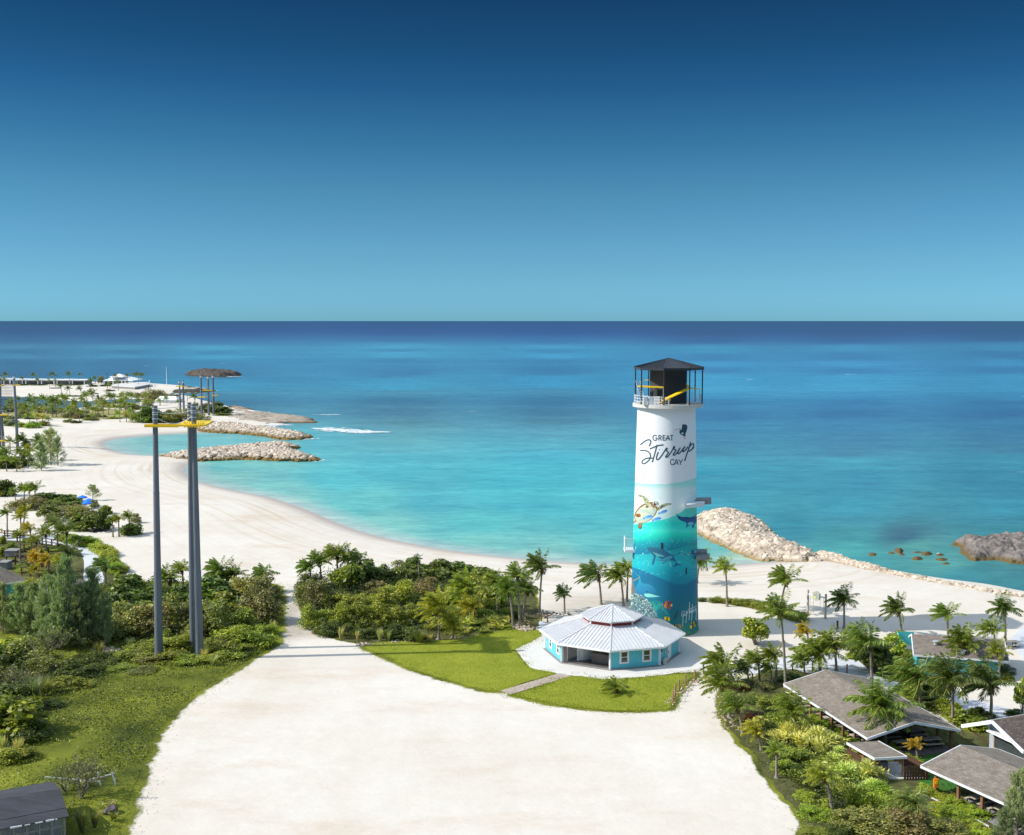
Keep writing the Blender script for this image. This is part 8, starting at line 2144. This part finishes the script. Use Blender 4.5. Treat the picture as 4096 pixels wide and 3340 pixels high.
cluster(ZCc, [(330, 880, 180, 60, 'fine', 'lime'), (580, 890, 210, 60, 'fine', 'lime'), (300, 1130, 170, 60, 'fine', 'lime'), (475, 1165, 130, 60, 'fine', 'lime'), (20, 950, 110, 120, 'broad', 'bright'), (140, 850, 110, 80, 'fine', 'green'), (130, 1010, 100, 70, 'fine', 'green'), (680, 850, 120, 60, 'scrub', 'dark'), (320, 780, 120, 60, 'fine', 'lime'), (330, 1060, 110, 80, 'tuft', 'grey'), (230, 1090, 130, 60, 'fine', 'green'), (20, 800, 80, 120, 'broad', 'bright'), (190, 900, 150, 60, 'scrub', 'brown'), (640, 1000, 150, 60, 'fine', 'lime'), (560, 1150, 120, 60, 'fine', 'lime'), (720, 1090, 120, 70, 'scrub', 'olive'), (90, 660, 60, 40, 'tuft', 'straw'), (20, 660, 50, 50, 'tuft', 'straw'), (370, 1010, 120, 70, 'scrub', 'olive'), (500, 1060, 120, 60, 'scrub', 'olive'), (1365, 1190, 60, 80, 'fine', 'ygreen')], 'in the fenced garden', '+towards the beach', 'garden bushes')
cluster(ZA, [(480, 1405, 240, 340, 'feather', 'feather'), (590, 1340, 250, 430, 'sparse', 'feather'), (670, 1345, 150, 330, 'sparse', 'feather'), (90, 1370, 270, 200, 'broad', 'dark'), (300, 1340, 190, 140, 'scrub', 'dark'), (220, 1380, 120, 60, 'tuft', 'olive'), (30, 1300, 130, 130, 'broad', 'dark')], 'in the far dark clump', '+towards the lagoon', 'far clump bushes')
frn = random.Random(17)
far_rows = []
for i in range(46):
    x = frn.uniform(10, 1780); lo = 655 if x < 1050 else 570
    far_rows.append((x, frn.uniform(lo, 800), frn.uniform(60, 130), frn.uniform(35, 75), frn.choice(('scrub', 'scrub', 'fine')), frn.choice(('grey', 'olive', 'ygreen', 'brown', 'olive'))))
cluster(ZA, [(60, 875, 150, 80, 'fine', 'bright'), (260, 895, 170, 75, 'fine', 'bright'), (380, 905, 170, 80, 'fine', 'lime'), (500, 880, 150, 60, 'fine', 'bright'), (150, 880, 150, 80, 'fine', 'grey'), (800, 838, 110, 45, 'fine', 'green'), (880, 848, 110, 45, 'fine', 'dark'), (1010, 815, 100, 38, 'fine', 'green'), (1085, 818, 100, 38, 'fine', 'dark'), (1190, 778, 95, 30, 'fine', 'green'), (1310, 798, 160, 30, 'fine', 'bright'), (1600, 840, 170, 140, 'scrub', 'green'), (1720, 845, 180, 210, 'broad', 'sea'), (1830, 845, 170, 150, 'broad', 'sea'), (1950, 845, 200, 150, 'scrub', 'olive'), (115, 690, 70, 90, 'scrub', 'grey'), (420, 690, 110, 85, 'scrub', 'grey'), (240, 690, 90, 85, 'scrub', 'grey'), (600, 740, 90, 90, 'scrub', 'grey'), (1780, 570, 230, 140, 'scrub', 'brown'), (1650, 560, 170, 90, 'scrub', 'brown'), (1175, 385, 70, 95, 'scrub', 'brown'), (1230, 395, 60, 30, 'fine', 'dark'), (680, 533, 90, 16, 'fine', 'dark'), (760, 535, 120, 16, 'fine', 'dark'), (880, 535, 120, 14, 'fine', 'dark'), (1260, 478, 110, 24, 'fine', 'dark'), (640, 445, 100, 14, 'fine', 'dark'), (1060, 425, 110, 30, 'fine', 'dark'), (1230, 420, 120, 30, 'fine', 'dark'), (450, 410, 160, 14, 'fine', 'dark'), (250, 410, 160, 14, 'fine', 'dark'), (700, 410, 160, 14, 'fine', 'dark'), (880, 408, 140, 16, 'fine', 'dark'), (240, 790, 130, 60, 'scrub', 'olive'), (70, 790, 160, 60, 'scrub', 'olive'), (1560, 770, 120, 70, 'scrub', 'olive'), (1500, 650, 140, 60, 'fine', 'ygreen')] + far_rows, 'on the far sand', '+towards the zip poles', 'far garden bushes')
cluster(ZB, [(600, 670, 170, 130, 'scrub', 'dark'), (720, 675, 200, 120, 'broad', 'sea'), (810, 668, 130, 70, 'scrub', 'dark'), (540, 765, 180, 90, 'scrub', 'olive'), (400, 765, 200, 140, 'scrub', 'olive'), (230, 765, 220, 150, 'scrub', 'green'), (90, 770, 200, 150, 'broad', 'sea'), (440, 680, 130, 90, 'scrub', 'dark'), (760, 700, 160, 30, 'fine', 'green'), (30, 540, 110, 90, 'scrub', 'brown'), (120, 500, 130, 40, 'scrub', 'brown'), (250, 500, 120, 40, 'scrub', 'dark'), (480, 600, 60, 50, 'scrub', 'dark')], 'under the distant poles', '+towards the open sea', 'bushes under the distant poles')

# ------------------------------------------------------------------ grass that nobody could count
def grass_patch(name, poly, n, hgt, wd, col, label, z, edge_only=None, holes=(), mat_='leaf', clump=0.0, leaf=False, seed=5):
    r = np.random.RandomState(seed); segs = list(zip(poly, poly[1:] + poly[:1]))
    x0, x1_ = min(p[0] for p in poly), max(p[0] for p in poly); y0, y1 = min(p[1] for p in poly), max(p[1] for p in poly)
    pad = edge_only or 0.0
    X, Y = r.uniform(x0 - pad, x1_ + pad, n * 6), r.uniform(y0 - pad, y1 + pad, n * 6)
    k = (X > -70) & (Y > 85); X, Y = X[k], Y[k]
    d = distance(segs, X, Y) * np.where(inside(poly, X, Y), 1, -1)
    if edge_only: keep = (r.uniform(size=X.size) < np.exp(-np.abs(d) / (edge_only * .42))) & (np.abs(d) < edge_only)
    else: keep = d > 0
    if clump: keep &= (fbm(X * clump, Y * clump, seed, 3) > .5 - .12 * r.uniform(size=X.size))
    X, Y = X[keep][:n], Y[keep][:n]; m = X.size
    c = np.stack([X, Y, np.full(m, z)], -1)
    h = hgt * r.uniform(.5, 1.4, m)
    if leaf:
        nrm = unit(r.normal(size=(m, 3)) * .6 + np.array([0, 0, 1.])); u = unit(np.cross(nrm, r.normal(size=(m, 3)))); v = np.cross(nrm, u)
        c[:, 2] += h * r.uniform(0, 1, m); V, Fc = quads(c, u * (wd * r.uniform(.6, 1.4, m))[:, None], v * (wd * .6 * r.uniform(.6, 1.4, m))[:, None])
    else:
        d_ = unit(r.normal(size=(m, 3)) * .35 + np.array([-.1, 0, 1.])); s = unit(np.cross(d_, r.normal(size=(m, 3))))
        c = c + d_ * (h * .5)[:, None]; V, Fc = quads(c, d_ * (h * .5)[:, None], s * wd)
    o = link(name, mesh_from(name, V, Fc, [MT[mat_]])); o.color = tuple(COLS.get(col, (.1, .15, .02))) + (1,)
    tag(o, label, None, None, 'stuff'); return o
COLS['lawng'] = (.25, .28, .032); COLS['roughg'] = (.19, .215, .026); COLS['rough_shade'] = (.060, .085, .014); COLS['under'] = (.06, .085, .02); COLS['bedg'] = (.11, .135, .03)
grass_patch('grass', LAWN1, 9000, .08, .03, 'lawng', 'short bright lawn grass beside the thicket', GZ + .03, seed=5)
grass_patch('grass', LAWN2, 9000, .08, .03, 'lawng', 'short bright lawn grass before the octagonal house', GZ + .03, seed=6)
grass_patch('grass', LAWN1, 8000, .12, .03, 'lawng', 'thin grass fraying into sand round the thicket lawn', GZ + .01, edge_only=1.5, clump=.6, seed=7)
grass_patch('grass', LAWN2, 8000, .12, .03, 'lawng', 'thin grass fraying into sand round the house lawn', GZ + .01, edge_only=1.5, clump=.6, seed=8)
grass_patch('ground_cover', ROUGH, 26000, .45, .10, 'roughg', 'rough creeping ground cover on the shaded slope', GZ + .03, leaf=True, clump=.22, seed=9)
grass_patch('ground_cover', ROUGH, 30000, .5, .10, 'rough_shade', 'creeping leaves coloured as shadow patches on the rough slope', GZ + .02, leaf=True, clump=.13, seed=10)  # dark clumps stand in for shadow patches on the slope
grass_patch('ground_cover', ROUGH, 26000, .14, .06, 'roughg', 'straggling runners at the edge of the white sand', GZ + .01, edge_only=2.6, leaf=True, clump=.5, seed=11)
grass_patch('ground_cover', BEDR, 9000, .25, .09, 'bedg', 'low ground cover between shrubs of the shelter planting', GZ + .03, leaf=True, clump=.3, seed=12)
grass_patch('ground_cover', BEDR, 5000, .14, .06, 'bedg', 'runners at the sandy edge of the shelter planting', GZ + .01, edge_only=1.8, leaf=True, clump=.5, seed=13)
grass_patch('ground_cover', BEDM, 6000, .25, .09, 'bedg', 'low weeds round the foot of the middle thicket', GZ + .03, leaf=True, clump=.3, seed=14)
grass_patch('ground_cover', BEDL, 5000, .25, .10, 'bedg', 'low weeds of the fenced garden', GZ + .03, leaf=True, clump=.2, seed=15)
THK_M = gpoly([(628, 1240), (650, 1205), (720, 1190), (850, 1190), (1000, 1195), (1060, 1215), (1070, 1280), (1040, 1300), (960, 1318), (900, 1322), (800, 1325), (720, 1318), (660, 1300), (640, 1275)])
THK_L = gpoly([(100, 1330), (90, 1270), (200, 1225), (330, 1222), (450, 1220), (560, 1222), (572, 1250), (570, 1300), (540, 1320), (470, 1335), (380, 1335), (250, 1335)])
THK_S = gpoly([(-100, 1480), (-100, 1370), (40, 1350), (170, 1375), (240, 1395), (200, 1420), (120, 1450), (60, 1520), (60, 1580), (-60, 1600)])
THK_R = gpoly([(1575, 1500), (1600, 1470), (1650, 1460), (1700, 1510), (1750, 1560), (1790, 1600), (1800, 1640), (1760, 1690), (1700, 1690), (1660, 1640), (1610, 1600), (1585, 1560)])
grass_patch('undergrowth', THK_M, 16000, 1.5, .16, 'under', 'tangled undergrowth filling the middle thicket', GZ, leaf=True, seed=21)
grass_patch('undergrowth', THK_L, 16000, 1.5, .16, 'under', 'tangled undergrowth round the tall grey poles', GZ, leaf=True, seed=22)
grass_patch('undergrowth', THK_S, 9000, .9, .12, 'under', 'dark undergrowth on the rough slope', GZ, leaf=True, seed=23)
grass_patch('undergrowth', THK_R, 9000, .8, .12, 'under', 'undergrowth between the yellow shrubs', GZ, leaf=True, seed=24)
# loose white rocks: rubble by the thicket palms and along the beds
def rubble(f, pts, n, r, spread, label, seed, m='armour'):
    rn = random.Random(seed); mb = MB(); w = [P(*f(x, y)) for x, y in pts]
    for k in range(n):
        i = rn.randrange(len(w) - 1) if len(w) > 1 else 0
        p = w[i].lerp(w[min(i + 1, len(w) - 1)], rn.random()) + Vector((rn.gauss(0, spread), rn.gauss(0, spread), 0)); rr = r * rn.uniform(.5, 1.4); boulder(mb, Vector((p.x, p.y, GZ + rr * .3)), rr, rn)
    o = mb.build('rubble', MT[m]); tag(o, label, None, None, 'stuff'); return o
rubble(ZH, [(1450, 930), (1540, 960), (1620, 990), (1650, 960)], 110, .22, .5, 'pile of white limestone rubble at the thicket palms', 1)
rubble(ZO, [(1600, 1110), (1680, 1020), (1760, 950), (1850, 890), (1950, 840)], 90, .13, .35, 'white stones along the rope-fenced lawn corner', 2)
rubble(ZT, [(210, 1260), (230, 1450), (310, 1530), (420, 1660)], 120, .11, .5, 'small white stones where bed meets sand', 3)
rubble(ZG, [(920, 1140), (990, 1140), (1400, 1105), (1700, 1085), (2090, 1070)], 90, .14, .4, 'scattered white stones at the top edge of the thicket lawn', 4)
rubble(ZH, [(1540, 830), (1700, 815), (1830, 820), (2100, 815)], 130, .14, .9, 'grey stones on bare ground round the dark thicket palm', 5, 'greyrock')
rubble(ZL, [(650, 650), (700, 660), (740, 665)], 60, .25, .5, 'white rocks under the edge of the casuarinas', 6)
